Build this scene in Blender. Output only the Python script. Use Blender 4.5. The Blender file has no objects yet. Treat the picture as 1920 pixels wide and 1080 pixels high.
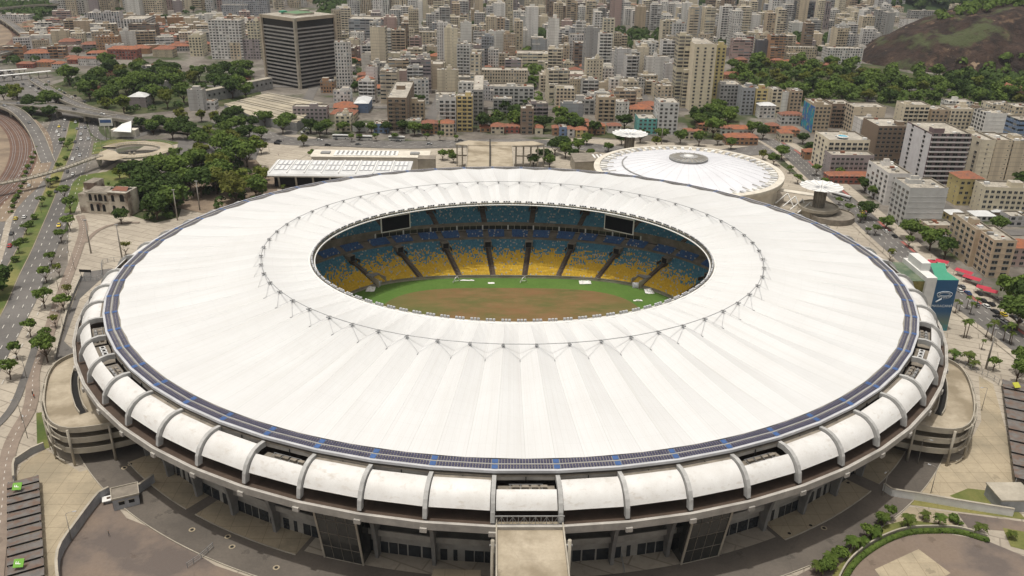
import bpy, math, random
from mathutils import Vector, Matrix
R=random.Random(7)
PI=math.pi
sin,cos,rad=math.sin,math.cos,math.radians
sc=bpy.context.scene
COL=sc.collection
# ------------------------------------------------------------------ camera
FPX=1600.0
_R=Vector((0.99960053,-0.02295986,0.01648135));_U=Vector((-0.005857,0.40220352,0.91553155));_F=Vector((0.02764933,0.91526235,-0.40190837))
CAM=Vector((-9.5097,-310.52,156.207))
def un(x,y,z=0.0):
    d=_F*FPX+_R*(x-960)-_U*(y-540)
    return CAM+d*((z-CAM.z)/d.z)
def pj(p):
    d=Vector(p)-CAM; k=d.dot(_F)
    if k<1: return (-9999,-9999)
    return (960+FPX*d.dot(_R)/k,540-FPX*d.dot(_U)/k)
cd=bpy.data.cameras.new('camera'); co=bpy.data.objects.new('camera',cd); COL.objects.link(co)
cd.sensor_width=36; cd.lens=36*FPX/1920; cd.clip_start=1; cd.clip_end=9000
m=Matrix((( _R.x,_U.x,-_F.x,CAM.x),(_R.y,_U.y,-_F.y,CAM.y),(_R.z,_U.z,-_F.z,CAM.z),(0,0,0,1)))
co.matrix_world=m; sc.camera=co
# ------------------------------------------------------------------ light
w=bpy.data.worlds.new('World'); sc.world=w; w.use_nodes=True
nt=w.node_tree; sky=nt.nodes.new('ShaderNodeTexSky'); sky.sky_type='NISHITA'; sky.sun_disc=False
SUN=Vector((-0.13,-0.07,1)).normalized()
sky.sun_elevation=math.asin(SUN.z); sky.sun_rotation=math.atan2(SUN.x,SUN.y)
sky.air_density=1.0; sky.dust_density=4.0; sky.ozone_density=1.0
bg=nt.nodes['Background']; hs=nt.nodes.new('ShaderNodeHueSaturation'); hs.inputs['Saturation'].default_value=.30; wt=nt.nodes.new('ShaderNodeMix'); wt.data_type='RGBA'; wt.blend_type='MULTIPLY'; wt.inputs[0].default_value=1; wt.inputs[7].default_value=(1.04,.965,.86,1); nt.links.new(sky.outputs[0],hs.inputs['Color']); nt.links.new(hs.outputs[0],wt.inputs[6]); nt.links.new(wt.outputs[2],bg.inputs[0]); bg.inputs[1].default_value=0.145
ld=bpy.data.lights.new('sun','SUN'); lo=bpy.data.objects.new('sun',ld); COL.objects.link(lo)
ld.energy=2.55; ld.angle=rad(1.0); ld.color=(1,.965,.90)
lo.rotation_euler=SUN.to_track_quat('Z','Y').to_euler(); lo.location=(0,0,400)
sc.view_settings.view_transform='Standard'; sc.view_settings.look='None'; sc.view_settings.gamma=1; sc.view_settings.exposure=0.03
# ------------------------------------------------------------------ materials
class N:
    def __init__(s,name):
        s.m=bpy.data.materials.new(name); s.m.use_nodes=True; s.t=s.m.node_tree; s.b=s.t.nodes['Principled BSDF']
    def n(s,typ,**k):
        x=s.t.nodes.new('ShaderNode'+typ)
        for a,b in k.items(): setattr(x,a,b)
        return x
    def l(s,a,b): s.t.links.new(a,b)
    def put(s,sock,v):
        if hasattr(v,'links') or hasattr(v,'is_linked'): s.l(v,sock)
        else: sock.default_value=v
    def M(s,op,a,b=0.0,c=0.0):
        x=s.n('Math',operation=op)
        s.put(x.inputs[0],a); s.put(x.inputs[1],b); s.put(x.inputs[2],c); return x.outputs[0]
    def mix(s,f,a,b,bt='MIX'):
        x=s.n('Mix',data_type='RGBA',blend_type=bt); s.put(x.inputs[0],f)
        for i,v in ((6,a),(7,b)):
            if isinstance(v,tuple) and len(v)==3: v=v+(1,)
            s.put(x.inputs[i],v)
        return x.outputs[2]
    def noise(s,scale,detail=4,co='Object',vec=None,sc3=None,rough=.6):
        x=s.n('TexNoise'); x.inputs['Scale'].default_value=scale; x.inputs['Detail'].default_value=detail; x.inputs['Roughness'].default_value=rough
        if vec is None:
            vec=s.n('TexCoord').outputs[co] if co!='World' else s.n('NewGeometry').outputs['Position']
        if sc3:
            mp=s.n('Mapping'); mp.inputs['Scale'].default_value=sc3; s.l(vec,mp.inputs[0]); vec=mp.outputs[0]
        s.l(vec,x.inputs['Vector']); return x.outputs['Fac']
    def ramp(s,f,lo,hi):
        x=s.n('MapRange'); x.inputs[1].default_value=lo; x.inputs[2].default_value=hi; s.put(x.inputs[0],f); return x.outputs[0]
    def col(s,v): s.put(s.b.inputs['Base Color'],v+(1,) if isinstance(v,tuple) else v)
    def fin(s,rough=.8,metal=0.0,bump=None,bs=.1,spec=.3):
        s.b.inputs['Roughness'].default_value=rough; s.b.inputs['Metallic'].default_value=metal
        s.b.inputs['Specular IOR Level'].default_value=spec
        if bump is not None:
            x=s.n('Bump'); x.inputs['Strength'].default_value=.6; x.inputs['Distance'].default_value=bs; s.l(bump,x.inputs['Height']); s.l(x.outputs[0],s.b.inputs['Normal'])
        return s.m
def sc_(c,k): return tuple(min(1,x*k) for x in c)
def simple(name,c,rough=.8,var=.25,scale=.35,metal=0.0,co='World',c2=None,spec=.3,fine=True):
    g=N(name); f=g.ramp(g.noise(scale,6,co),.3,.7)
    c2=c2 or sc_(c,1-var); x=g.mix(f,c2,sc_(c,1+var*.35))
    if fine:
        f2=g.ramp(g.noise(scale*9,3,co),.35,.65); x=g.mix(g.M('MULTIPLY',f2,.35*min(1,var*2)),x,sc_(c,.62))
    g.col(x); return g.fin(rough,metal,spec=spec)
def two(name,a,b,scale,lo=.4,hi=.6,c=None,scale3=.02,rough=.9,detail=8,joints=None):
    g=N(name); x=g.mix(g.ramp(g.noise(scale,detail,'World'),lo,hi),a,b)
    if c: x=g.mix(g.ramp(g.noise(scale3,5,'World'),.45,.62),x,c)
    x=g.mix(g.M('MULTIPLY',g.ramp(g.noise(1.3,3,'World'),.3,.7),.25),x,sc_(a,.55))
    # oil and rust stains with a shape of their own
    v=g.n('TexVoronoi'); v.inputs['Scale'].default_value=.11; g.l(g.n('NewGeometry').outputs['Position'],v.inputs['Vector'])
    sp=g.M('LESS_THAN',g.M('ADD',v.outputs['Distance'],g.M('MULTIPLY',g.noise(.9,4,'World'),.5)),.36); x=g.mix(g.M('MULTIPLY',sp,.4),x,sc_(a,.45))
    cr=g.n('TexVoronoi',feature='DISTANCE_TO_EDGE'); cr.inputs['Scale'].default_value=.07; g.l(g.n('NewGeometry').outputs['Position'],cr.inputs['Vector'])
    x=g.mix(g.M('MULTIPLY',g.M('LESS_THAN',g.M('ADD',cr.outputs[0],g.M('MULTIPLY',g.noise(.5,3,'World'),.03)),.02),.16),x,sc_(a,.5))
    if joints:
        br=g.n('TexBrick'); br.inputs['Scale'].default_value=joints[0]; br.inputs['Mortar Size'].default_value=joints[1]*.35; br.offset=0; br.inputs['Brick Width'].default_value=.8; br.inputs['Row Height'].default_value=.8
        br.inputs[1].default_value=(1,1,1,1); br.inputs[2].default_value=(.9,.9,.9,1); br.inputs[3].default_value=(.55,.52,.48,1); g.l(g.n('NewGeometry').outputs['Position'],br.inputs[0]); x=g.mix(.8,x,br.outputs[0],'MULTIPLY')
    g.col(x); return g.fin(rough)
mats={}
def facade(name,cw,fh,ww,wh,kind='win',glass=(.03,.035,.04),slab=True,accent=None):
    g=N(name); uv=g.n('UVMap').outputs[0]; s=g.n('SeparateXYZ'); g.l(uv,s.inputs[0]); u,v=s.outputs[0],s.outputs[1]
    oi=g.n('ObjectInfo'); rnd=g.M('MULTIPLY',oi.outputs['Random'],97.0)
    cu=g.M('DIVIDE',u,g.M('MULTIPLY',cw,g.M('ADD',.78,g.M('MULTIPLY',g.M('FRACT',g.M('MULTIPLY',oi.outputs['Random'],13.7)),.55)))); cv=g.M('DIVIDE',v,fh); fu=g.M('FRACT',cu); fv=g.M('FRACT',cv); iu=g.M('FLOOR',cu); iv=g.M('FLOOR',cv)
    cb=g.n('CombineXYZ'); g.l(iu,cb.inputs[0]); g.l(iv,cb.inputs[1]); g.l(rnd,cb.inputs[2])
    wn=g.n('TexWhiteNoise'); g.l(cb.outputs[0],wn.inputs[0]); r1=wn.outputs['Value']
    sr=g.n('SeparateColor'); g.l(wn.outputs['Color'],sr.inputs[0]); r2,r3=sr.outputs[0],sr.outputs[1]
    wall=oi.outputs['Color']
    # vertical bays in a second tone
    bay=g.M('LESS_THAN',g.M('FRACT',g.M('ADD',g.M('DIVIDE',u,cw*4),oi.outputs['Random'])),.26)
    wall=g.mix(g.M('MULTIPLY',bay,.22),wall,(.16,.13,.11))
    # weathering streaks
    st=g.ramp(g.noise(1.0,5,vec=uv,sc3=(.9,.07,1)),.42,.75); wall=g.mix(g.M('MULTIPLY',st,.25),wall,(.13,.12,.11))
    st2=g.ramp(g.noise(.12,4,'World'),.35,.7); wall=g.mix(g.M('MULTIPLY',st2,.15),wall,(.25,.23,.21))
    mu=g.M('LESS_THAN',g.M('ABSOLUTE',g.M('SUBTRACT',fu,.5)),ww/2); c0=.58 if kind!='balc' else .66
    mv=g.M('LESS_THAN',g.M('ABSOLUTE',g.M('SUBTRACT',fv,c0)),wh/2)
    mask=g.M('MULTIPLY',mu,mv); mask=g.M('MULTIPLY',mask,g.M('GREATER_THAN',r2,.06 if kind!='blank' else .0))
    if kind=='blank': # only one narrow column of small windows every few cells
        mask=g.M('MULTIPLY',mask,g.M('LESS_THAN',g.M('FRACT',g.M('DIVIDE',g.M('ADD',iu,1.0),3.0)),.2))
    cur=g.M('GREATER_THAN',r1,.72)
    gl=g.mix(g.M('MULTIPLY',cur,.75),glass,(.30,.29,.26)); gl=g.mix(g.M('MULTIPLY',g.M('GREATER_THAN',r3,.88),.8),gl,(.20,.25,.28))
    if kind=='balc':
        cl=g.mix(g.M('GREATER_THAN',r3,.6),(.05,.045,.045),(.16,.14,.13)); gl=g.mix(.45,gl,cl)
    if slab:
        wall=g.mix(g.M('MULTIPLY',g.M('LESS_THAN',fv,.09),.45),wall,(.12,.11,.10))
    if kind=='win': # air-conditioners below some openings
        ac=g.M('MULTIPLY',g.M('MULTIPLY',g.M('LESS_THAN',g.M('ABSOLUTE',g.M('SUBTRACT',fu,.3)),.1),g.M('LESS_THAN',g.M('ABSOLUTE',g.M('SUBTRACT',fv,.24)),.08)),g.M('GREATER_THAN',r3,.55))
        wall=g.mix(ac,wall,(.4,.4,.39))
    if accent: 
        wall=g.mix(g.M('LESS_THAN',fv,.34),wall,accent)
    x=g.mix(mask,wall,gl); g.col(x)
    g.put(g.b.inputs['Roughness'],g.M('SUBTRACT',.85,g.M('MULTIPLY',mask,.45)))
    g.b.inputs['Specular IOR Level'].default_value=.25
    return g.m
mats['A']=facade('facade_punched',3.2,3.05,.6,.52)
mats['A2']=facade('facade_small_windows',2.4,3.0,.5,.44)
mats['R']=facade('facade_ribbon',5.5,3.3,.92,.42)
mats['C']=facade('facade_balconies',4.2,3.05,.86,.58,'balc')
mats['C2']=facade('facade_mixed',2.9,3.0,.66,.52,'balc')
mats['V']=facade('facade_vertical',3.4,3.1,.5,.86,slab=False)
mats['D']=facade('facade_blank',3.0,3.05,.25,.2,'blank')
mats['D0']=facade('facade_party_wall',9.0,3.05,.06,.14,'blank')
_g=N('roof_concrete'); _o=_g.n('ObjectInfo')
_a=_g.mix(_g.ramp(_g.noise(.12,7,'World'),.35,.65),(.25,.225,.185),(.48,.44,.37)); _a=_g.mix(_g.ramp(_g.noise(.7,5,'World'),.45,.7),_a,(.13,.12,.105))
_a=_g.mix(_g.M('MULTIPLY',_o.outputs['Random'],.45),_a,(.46,.44,.40)); _g.col(_a); mats['roof']=_g.fin(.9)
_g=N('clay_tile'); _o=_g.n('ObjectInfo')
_a=_g.mix(_o.outputs['Random'],(.36,.13,.06),(.24,.10,.065)); _a=_g.mix(_g.ramp(_g.noise(.35,6,'World'),.4,.7),_a,(.16,.09,.07))
_w=_g.n('TexWave',wave_type='BANDS'); _w.inputs['Scale'].default_value=1.2; _w.inputs['Distortion'].default_value=.6; _g.l(_g.n('NewGeometry').outputs['Position'],_w.inputs['Vector'])
_a=_g.mix(_g.M('MULTIPLY',_w.outputs['Fac'],.35),_a,(.12,.06,.045)); _g.col(_a); mats['tile']=_g.fin(.9)
def objcol(name,rough=.8,var=.22,metal=0,scale=.3,spec=.3,coat=0):
    g=N(name); c=g.n('ObjectInfo').outputs['Color']; f=g.ramp(g.noise(scale,6,'World'),.35,.75)
    x=g.mix(g.M('MULTIPLY',f,var),c,(.12,.11,.10)); g.col(x); mm=g.fin(rough,metal,spec=spec)
    if coat: g.b.inputs['Coat Weight'].default_value=coat
    return mm
mats['paint']=objcol('painted_wall'); mats['car']=objcol('car_paint',.5,.08,0,spec=.3)
mats['glass']=simple('window_glass',(.03,.035,.04),.15,.5,.5,spec=.6)
mats['frame']=simple('window_frame',(.42,.41,.38),.5,.2,1)
mats['white']=simple('white_paint',(.74,.74,.72),.5,.12,.2)
mats['metalroof']=simple('pale_metal_roof',(.60,.61,.61),.45,.2,.15)
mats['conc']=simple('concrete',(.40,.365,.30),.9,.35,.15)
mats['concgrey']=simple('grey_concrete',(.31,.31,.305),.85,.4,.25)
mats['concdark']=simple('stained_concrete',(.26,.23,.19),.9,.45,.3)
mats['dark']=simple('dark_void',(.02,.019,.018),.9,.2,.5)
mats['black']=simple('black_rubber',(.02,.02,.02),.8,.1,1)
mats['steel']=simple('galvanised_steel',(.33,.34,.35),.45,.25,.5,metal=.3)
mats['pole']=simple('pole_concrete',(.30,.28,.25),.8,.2,.5)
mats['brown']=simple('brown_floor',(.085,.06,.045),.85,.3,.3)
mats['asph']=two('asphalt',(.105,.10,.095),(.145,.135,.125),.05,c=(.17,.16,.15),scale3=.03)
mats['asphw']=two('asphalt_worn',(.175,.135,.105),(.235,.185,.15),.05,.35,.65,c=(.12,.10,.09),scale3=.05)
mats['asphd']=two('asphalt_dark',(.10,.088,.076),(.15,.13,.11),.06,.35,.65)  # ring road asphalt; the rim's shadow is painted into its dark tone
mats['apron']=two('concrete_apron',(.34,.285,.20),(.43,.365,.26),.04,.35,.65,c=(.29,.25,.18),scale3=.06,joints=(.16,.035))
mats['dirt']=two('ballast',(.15,.115,.085),(.22,.17,.125),.06,.35,.65,c=(.27,.21,.15),scale3=.05)
mats['rust']=two('rail_bed',(.11,.065,.048),(.17,.105,.075),.09,.35,.65)
mats['grass']=two('lawn',(.055,.085,.02),(.10,.13,.03),.08,.35,.65,c=(.22,.20,.07),scale3=.03)
mats['under']=two('undergrowth',(.025,.04,.012),(.06,.08,.02),.15,.35,.65,c=(.10,.09,.05),scale3=.05)
mats['wpaint']=simple('road_paint',(.62,.60,.55),.7,.3,.4)
mats['brickpath']=two('brick_path',(.20,.16,.13),(.26,.21,.17),.2,.35,.65)
def paving():
    g=N('plaza_paving'); p=g.n('NewGeometry').outputs['Position']
    mp=g.n('Mapping'); mp.inputs['Rotation'].default_value=(0,0,.45); g.l(p,mp.inputs[0])
    br=g.n('TexBrick'); br.inputs['Scale'].default_value=.05; br.inputs['Mortar Size'].default_value=.012; br.offset=.35; br.inputs['Brick Width'].default_value=.9
    for i,c in ((1,(.42,.375,.305,1)),(2,(.36,.32,.26,1)),(3,(.24,.21,.17,1))): br.inputs[i].default_value=c
    g.l(mp.outputs[0],br.inputs[0])
    x=g.mix(g.M('MULTIPLY',g.ramp(g.noise(.05,8,'World'),.4,.65),.5),br.outputs[0],(.22,.19,.155))
    x=g.mix(g.M('MULTIPLY',g.ramp(g.noise(.6,4,'World'),.5,.75),.4),x,(.16,.14,.12)); g.col(x); return g.fin(.9)
mats['plaza']=paving()
def cityground():
    g=N('city_ground'); a=g.mix(g.ramp(g.noise(.03,8,'World'),.4,.6),(.12,.105,.09),(.21,.19,.165))
    a=g.mix(g.ramp(g.noise(.018,9,'World'),.52,.6),a,(.045,.06,.02)); a=g.mix(g.M('MULTIPLY',g.ramp(g.noise(.25,5,'World'),.45,.7),.5),a,(.05,.05,.04)); g.col(a); return g.fin(.95)
mats['ground']=cityground()
def leaf(name,a,b,c):
    g=N(name); o=g.n('ObjectInfo'); t=g.n('TexCoord').outputs['Object']
    x=g.mix(g.ramp(g.noise(.55,3,vec=t),.35,.65),a,b); x=g.mix(o.outputs['Random'],x,g.mix(.55,x,c)); g.col(x); g.fin(.75,spec=.15)
    tr=g.n('BsdfTranslucent'); g.l(x,tr.inputs[0]); ms=g.n('MixShader'); ms.inputs[0].default_value=.25
    out=[n for n in g.t.nodes if n.type=='OUTPUT_MATERIAL'][0]; g.l(g.b.outputs[0],ms.inputs[1]); g.l(tr.outputs[0],ms.inputs[2]); g.l(ms.outputs[0],out.inputs[0]); return g.m
mats['leaf']=leaf('leaves_green',(.065,.11,.02),(.16,.225,.045),(.06,.095,.025))
mats['leafd']=leaf('leaves_dark',(.032,.062,.015),(.08,.125,.028),(.045,.07,.02))
mats['leafy']=leaf('leaves_yellow_green',(.09,.13,.018),(.18,.21,.04),(.12,.10,.03))
mats['bark']=simple('bark',(.12,.085,.06),.95,.3,1)
# ------------------------------------------------------------------ mesh builder
class MB:
    def __init__(s): s.v=[];s.f=[];s.m=[];s.uv=[];s.ms=[];s.sm=[]
    def mi(s,m):
        if m not in s.ms: s.ms.append(m)
        return s.ms.index(m)
    def face(s,pts,m,uv=None,smooth=False):
        b=len(s.v); s.v+=[tuple(p) for p in pts]; s.f.append(tuple(range(b,b+len(pts)))); s.m.append(s.mi(m)); s.uv.append(uv or [(p[0],p[1]) for p in pts]); s.sm.append(smooth)
    def wall(s,a,b,z0,z1,m,u0=0.0):
        L=math.hypot(b[0]-a[0],b[1]-a[1])
        s.face([(a[0],a[1],z0),(b[0],b[1],z0),(b[0],b[1],z1),(a[0],a[1],z1)],m,[(u0,0),(u0+L,0),(u0+L,z1-z0),(u0,z1-z0)]); return u0+L
    def prism(s,poly,z0,z1,mside,mtop=None,bottom=False):
        u=0;n=len(poly)
        for i in range(n): u=s.wall(poly[i],poly[(i+1)%n],z0,z1,mside,u)
        s.face([(p[0],p[1],z1) for p in poly],mtop or mside)
        if bottom: s.face([(p[0],p[1],z0) for p in reversed(poly)],mtop or mside)
    def box(s,c,size,m,rz=0,mtop=None,bottom=True):
        x,y,z=size[0]/2,size[1]/2,size[2]/2; ca,sa=cos(rz),sin(rz)
        P=[(c[0]+a*ca-b*sa,c[1]+a*sa+b*ca) for a,b in((-x,-y),(x,-y),(x,y),(-x,y))]
        s.prism(P,c[2]-z,c[2]+z,m,mtop,bottom)
    def beam(s,a,b,w,h,m):
        a=Vector(a);b=Vector(b);d=(b-a); L=d.length
        if L<1e-6: return
        d/=L; up=Vector((0,0,1)) if abs(d.z)<.95 else Vector((0,1,0)); r=d.cross(up).normalized()*(w/2); q=r.cross(d).normalized()*(h/2)
        A=[a-r-q,a+r-q,a+r+q,a-r+q]; B=[p+(b-a) for p in A]
        for i in range(4): j=(i+1)%4; s.face([A[i],A[j],B[j],B[i]],m,[(0,0),(w,0),(w,L),(0,L)])
        s.face(A[::-1],m); s.face(B,m)
    def tube(s,pts,r,m,n=6,r2=None,closed=False):
        pts=[Vector(p) for p in pts]; k=len(pts); rings=[]
        for i,p in enumerate(pts):
            if closed: d=pts[(i+1)%k]-pts[i-1]
            else: d=pts[min(i+1,k-1)]-pts[max(i-1,0)]
            d.normalize(); up=Vector((0,0,1)) if abs(d.z)<.9 else Vector((0,1,0)); a=d.cross(up).normalized(); b=a.cross(d)
            rr=r if r2 is None else r+(r2-r)*i/(k-1); rings.append([p+a*cos(2*PI*j/n)*rr+b*sin(2*PI*j/n)*rr for j in range(n)])
        for i in range(k if closed else k-1):
            A,B=rings[i],rings[(i+1)%k]
            for j in range(n): q=(j+1)%n; s.face([A[q],A[j],B[j],B[q]],m,smooth=True)
        if not closed: s.face(rings[0],m); s.face(rings[-1][::-1],m)
    def lathe(s,prof,m,n=24,c=(0,0,0),smooth=True):
        for i in range(len(prof)-1):
            (r0,z0),(r1,z1)=prof[i],prof[i+1]
            for j in range(n):
                a,b=2*PI*j/n,2*PI*(j+1)/n
                pts=[(c[0]+r0*cos(a),c[1]+r0*sin(a),c[2]+z0),(c[0]+r0*cos(b),c[1]+r0*sin(b),c[2]+z0),(c[0]+r1*cos(b),c[1]+r1*sin(b),c[2]+z1),(c[0]+r1*cos(a),c[1]+r1*sin(a),c[2]+z1)]
                if r1<1e-4: pts=pts[:3]
                if r0<1e-4: pts=[pts[0],pts[2],pts[3]]
                s.face(pts,m,[(0,0)]*len(pts),smooth)
    def mesh(s,name,merge=False):
        me=bpy.data.meshes.new(name); me.from_pydata(s.v,[],s.f)
        for k in s.ms: me.materials.append(mats[k] if isinstance(k,str) else k)
        me.polygons.foreach_set('material_index',s.m)
        ul=me.uv_layers.new(name='UVMap'); ul.data.foreach_set('uv',[c for f in s.uv for p in f for c in p])
        if any(s.sm):
            me.polygons.foreach_set('use_smooth',s.sm); merge=True
        if merge:
            import bmesh
            b=bmesh.new(); b.from_mesh(me); bmesh.ops.remove_doubles(b,verts=b.verts,dist=.0005); b.to_mesh(me); b.free()
        me.update(); return me
    def obj(s,name,parent=None,col=None,merge=False): return link(name,s.mesh(name,merge),parent,col)
def link(name,me,parent=None,col=None,loc=None,rz=None):
    o=bpy.data.objects.new(name,me); COL.objects.link(o)
    if parent is not None: o.parent=parent
    if col: o.color=tuple(col)+(1,)
    if loc is not None: o.location=loc
    if rz is not None: o.rotation_euler=(0,0,rz)
    return o
THINGS=[]
def tag(o,label,cat,group=None,auto=True,ref=None):
    o['label']=label; o['category']=cat
    if group: o['group']=group
    THINGS.append((o,auto,ref)); return o
def thing(name,label,cat,loc=(0,0,0),rz=0,group=None,auto=False):
    o=bpy.data.objects.new(name,None); COL.objects.link(o); o.location=loc; o.rotation_euler=(0,0,rz); o.empty_display_size=.1
    return tag(o,label,cat,group,auto)
def struct(o,kind='structure'): o['kind']=kind; return o
def dup(root,loc,rz=0,s=1.0,col=None):
    r=root.copy(); COL.objects.link(r); r.location=loc; r.rotation_euler=(0,0,rz); r.scale=(s,s,s) if not isinstance(s,tuple) else s
    if col: r.color=tuple(col)+(1,)
    for ch in root.children:
        c=ch.copy(); COL.objects.link(c); c.parent=r
        if col and c.get('tint'): c.color=tuple(col)+(1,)
        for g in ch.children:
            d=g.copy(); COL.objects.link(d); d.parent=c
    return r
LAYER=[0.0]
def ground(name,pts,mat,px=True,z=None):
    LAYER[0]+=.006; z=.02+LAYER[0] if z is None else z
    P=[un(*p) if px else Vector((p[0],p[1],0)) for p in pts]
    mb=MB(); A=sum(P[i].x*P[(i+1)%len(P)].y-P[(i+1)%len(P)].x*P[i].y for i in range(len(P)))
    if A<0: P=P[::-1]
    mb.face([(p.x,p.y,z) for p in P],mat); o=mb.obj(name)
    import bmesh
    b=bmesh.new(); b.from_mesh(o.data); bmesh.ops.triangulate(b,faces=b.faces); b.to_mesh(o.data); b.free()
    return struct(o)
def resample(P,step):
    out=[P[0]]
    for i in range(len(P)-1):
        p0=P[max(i-1,0)];p1=P[i];p2=P[i+1];p3=P[min(i+2,len(P)-1)]; n=max(1,int((p2-p1).length/step))
        for k in range(1,n+1):
            t=k/n; out.append(.5*((2*p1)+(p2-p0)*t+(2*p0-5*p1+4*p2-p3)*t*t+(3*p1-p0-3*p2+p3)*t**3))
    return out
def side(P,off):
    o=[]
    for i,p in enumerate(P):
        d=P[min(i+1,len(P)-1)]-P[max(i-1,0)]; d=Vector((d.x,d.y,0)).normalized(); o.append(p+Vector((-d.y,d.x,0))*off)
    return o
def strip(name,P,w,mat,z=None,mb=None,off=0,kerb=0):
    LAYER[0]+=.006; z=.02+LAYER[0] if z is None else z
    own=mb is None; mb=mb or MB(); a=side(P,off-w/2); b=side(P,off+w/2)
    for i in range(len(P)-1):
        q=[(a[i].x,a[i].y,z+a[i].z),(a[i+1].x,a[i+1].y,z+a[i+1].z),(b[i+1].x,b[i+1].y,z+b[i+1].z),(b[i].x,b[i].y,z+b[i].z)]
        mb.face(q,mat)
        if kerb:
            for e,f in ((a[i],a[i+1]),(b[i+1],b[i])): mb.face([(e.x,e.y,e.z),(f.x,f.y,f.z),(f.x,f.y,z+f.z),(e.x,e.y,z+e.z)],mat)
    return struct(mb.obj(name)) if own else mb
def dashes(mb,P,off,z,w=.22,on=3,gap=6,mat='wpaint'):
    Q=side(P,off); acc=0
    for i in range(len(Q)-1):
        a,b=Q[i],Q[i+1]; L=(b-a).length; d=(b-a)/max(L,1e-6); pos=0
        while pos<L:
            k=(acc+pos)%(on+gap)
            if k<on:
                e=min(L,pos+on-k); n=Vector((-d.y,d.x,0))*w/2; s0=a+d*pos; s1=a+d*e
                mb.face([(s0-n)+Vector((0,0,z)),(s1-n)+Vector((0,0,z)),(s1+n)+Vector((0,0,z)),(s0+n)+Vector((0,0,z))],mat); pos=e+.001
            else: pos+=(on+gap-k)
        acc+=L
def line(pts,step=8,z=0): return resample([Vector((*un(*p)[:2],z)) for p in pts],step)
HAZE=0.00005
# ================================================================== STADIUM
A0,B0=148.4,137.0
def ell(t,off,z=0.0,a=A0,b=B0):
    x=a*cos(t);y=b*sin(t);nx=cos(t)/a;ny=sin(t)/b;l=math.hypot(nx,ny); return Vector((x+off*nx/l,y+off*ny/l,z))
NB=60; T=[rad(-90+3+6*k) for k in range(NB)]+[rad(-90+3+360)]
def memmat():
    g=N('roof_membrane'); p=g.n('UVMap').outputs[0]
    f=g.ramp(g.noise(.05,8,'World'),.35,.7); x=g.mix(g.M('MULTIPLY',f,.55),(.705,.715,.72),(.63,.632,.628))
    s=g.n('SeparateXYZ'); g.l(p,s.inputs[0]); u=g.M('FRACT',g.M('MULTIPLY',s.outputs[0],4.0))
    seam=g.M('LESS_THAN',g.M('ABSOLUTE',g.M('SUBTRACT',u,.5)),.022); x=g.mix(g.M('MULTIPLY',seam,.35),x,(.50,.485,.45))
    st=g.ramp(g.noise(1,6,vec=p,sc3=(3.0,.02,1)),.5,.8); x=g.mix(g.M('MULTIPLY',st,.28),x,(.50,.48,.44)); 
    v=g.M('FRACT',g.M('DIVIDE',s.outputs[1],5.0)); x=g.mix(g.M('MULTIPLY',g.M('LESS_THAN',v,.04),.12),x,(.5,.5,.5))
    cb=g.n('CombineXYZ'); g.l(g.M('FLOOR',g.M('MULTIPLY',s.outputs[0],2.0)),cb.inputs[0]); wn=g.n('TexWhiteNoise'); g.l(cb.outputs[0],wn.inputs[0]); x=g.mix(g.M('MULTIPLY',wn.outputs['Value'],.08),x,(.42,.41,.39))
    hs=g.M('LESS_THAN',g.M('ABSOLUTE',g.M('SUBTRACT',g.M('FRACT',g.M('ADD',s.outputs[0],.5)),.5)),.012); x=g.mix(g.M('MULTIPLY',hs,.35),x,(.40,.39,.37))
    g.col(x); m=g.fin(.65,spec=.2); tr=g.n('BsdfTranslucent'); g.l(x,tr.inputs[0]); ms=g.n('MixShader'); ms.inputs[0].default_value=.14
    out=[n for n in g.t.nodes if n.type=='OUTPUT_MATERIAL'][0]; g.l(g.b.outputs[0],ms.inputs[1]); g.l(tr.outputs[0],ms.inputs[2]); g.l(ms.outputs[0],out.inputs[0]); return m
mats['mem']=memmat()

def shellmat():
    g=N('shell_panel'); x=g.mix(g.ramp(g.noise(.15,8,'World'),.35,.7),(.66,.66,.65),(.56,.55,.53)); x=g.mix(g.M('MULTIPLY',g.ramp(g.noise(1,7,'World',sc3=(.35,.35,.9)),.56,.72),.5),x,(.38,.33,.27)); x=g.mix(g.M('MULTIPLY',g.ramp(g.noise(2.2,4,'World'),.55,.75),.2),x,(.3,.28,.26)); g.col(x); return g.fin(.5)
mats['screen']=simple('dark_screen',(.006,.007,.010),.6,.1,1,spec=.1); mats['shell']=shellmat(); _unused=simple('shell_panel',(.62,.61,.59),.45,.16,.12,c2=(.52,.495,.45)); 
def solar():
    g=N('solar_cells'); x=g.mix(g.ramp(g.noise(.9,3,'World'),.3,.7),(.035,.035,.07),(.07,.068,.12)); g.col(x); return g.fin(.25,spec=.5)
mats['solar']=solar(); mats['bluepad']=simple('blue_panel_paint',(.055,.115,.28),.5,.25,.3)
mats['galv']=simple('gutter_metal',(.50,.51,.53),.5,.2,.2); mats['colm']=simple('column_concrete',(.22,.215,.205),.9,.35,.3); mats['beamc']=simple('beam_concrete',(.33,.315,.285),.9,.35,.25); mats['walk']=simple('roof_walkway',(.30,.285,.25),.9,.3,.3)
mats['rimc']=simple('rim_concrete',(.44,.42,.385),.85,.35,.2); mats['rib']=simple('rib_concrete',(.44,.44,.43),.85,.35,.3)
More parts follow.
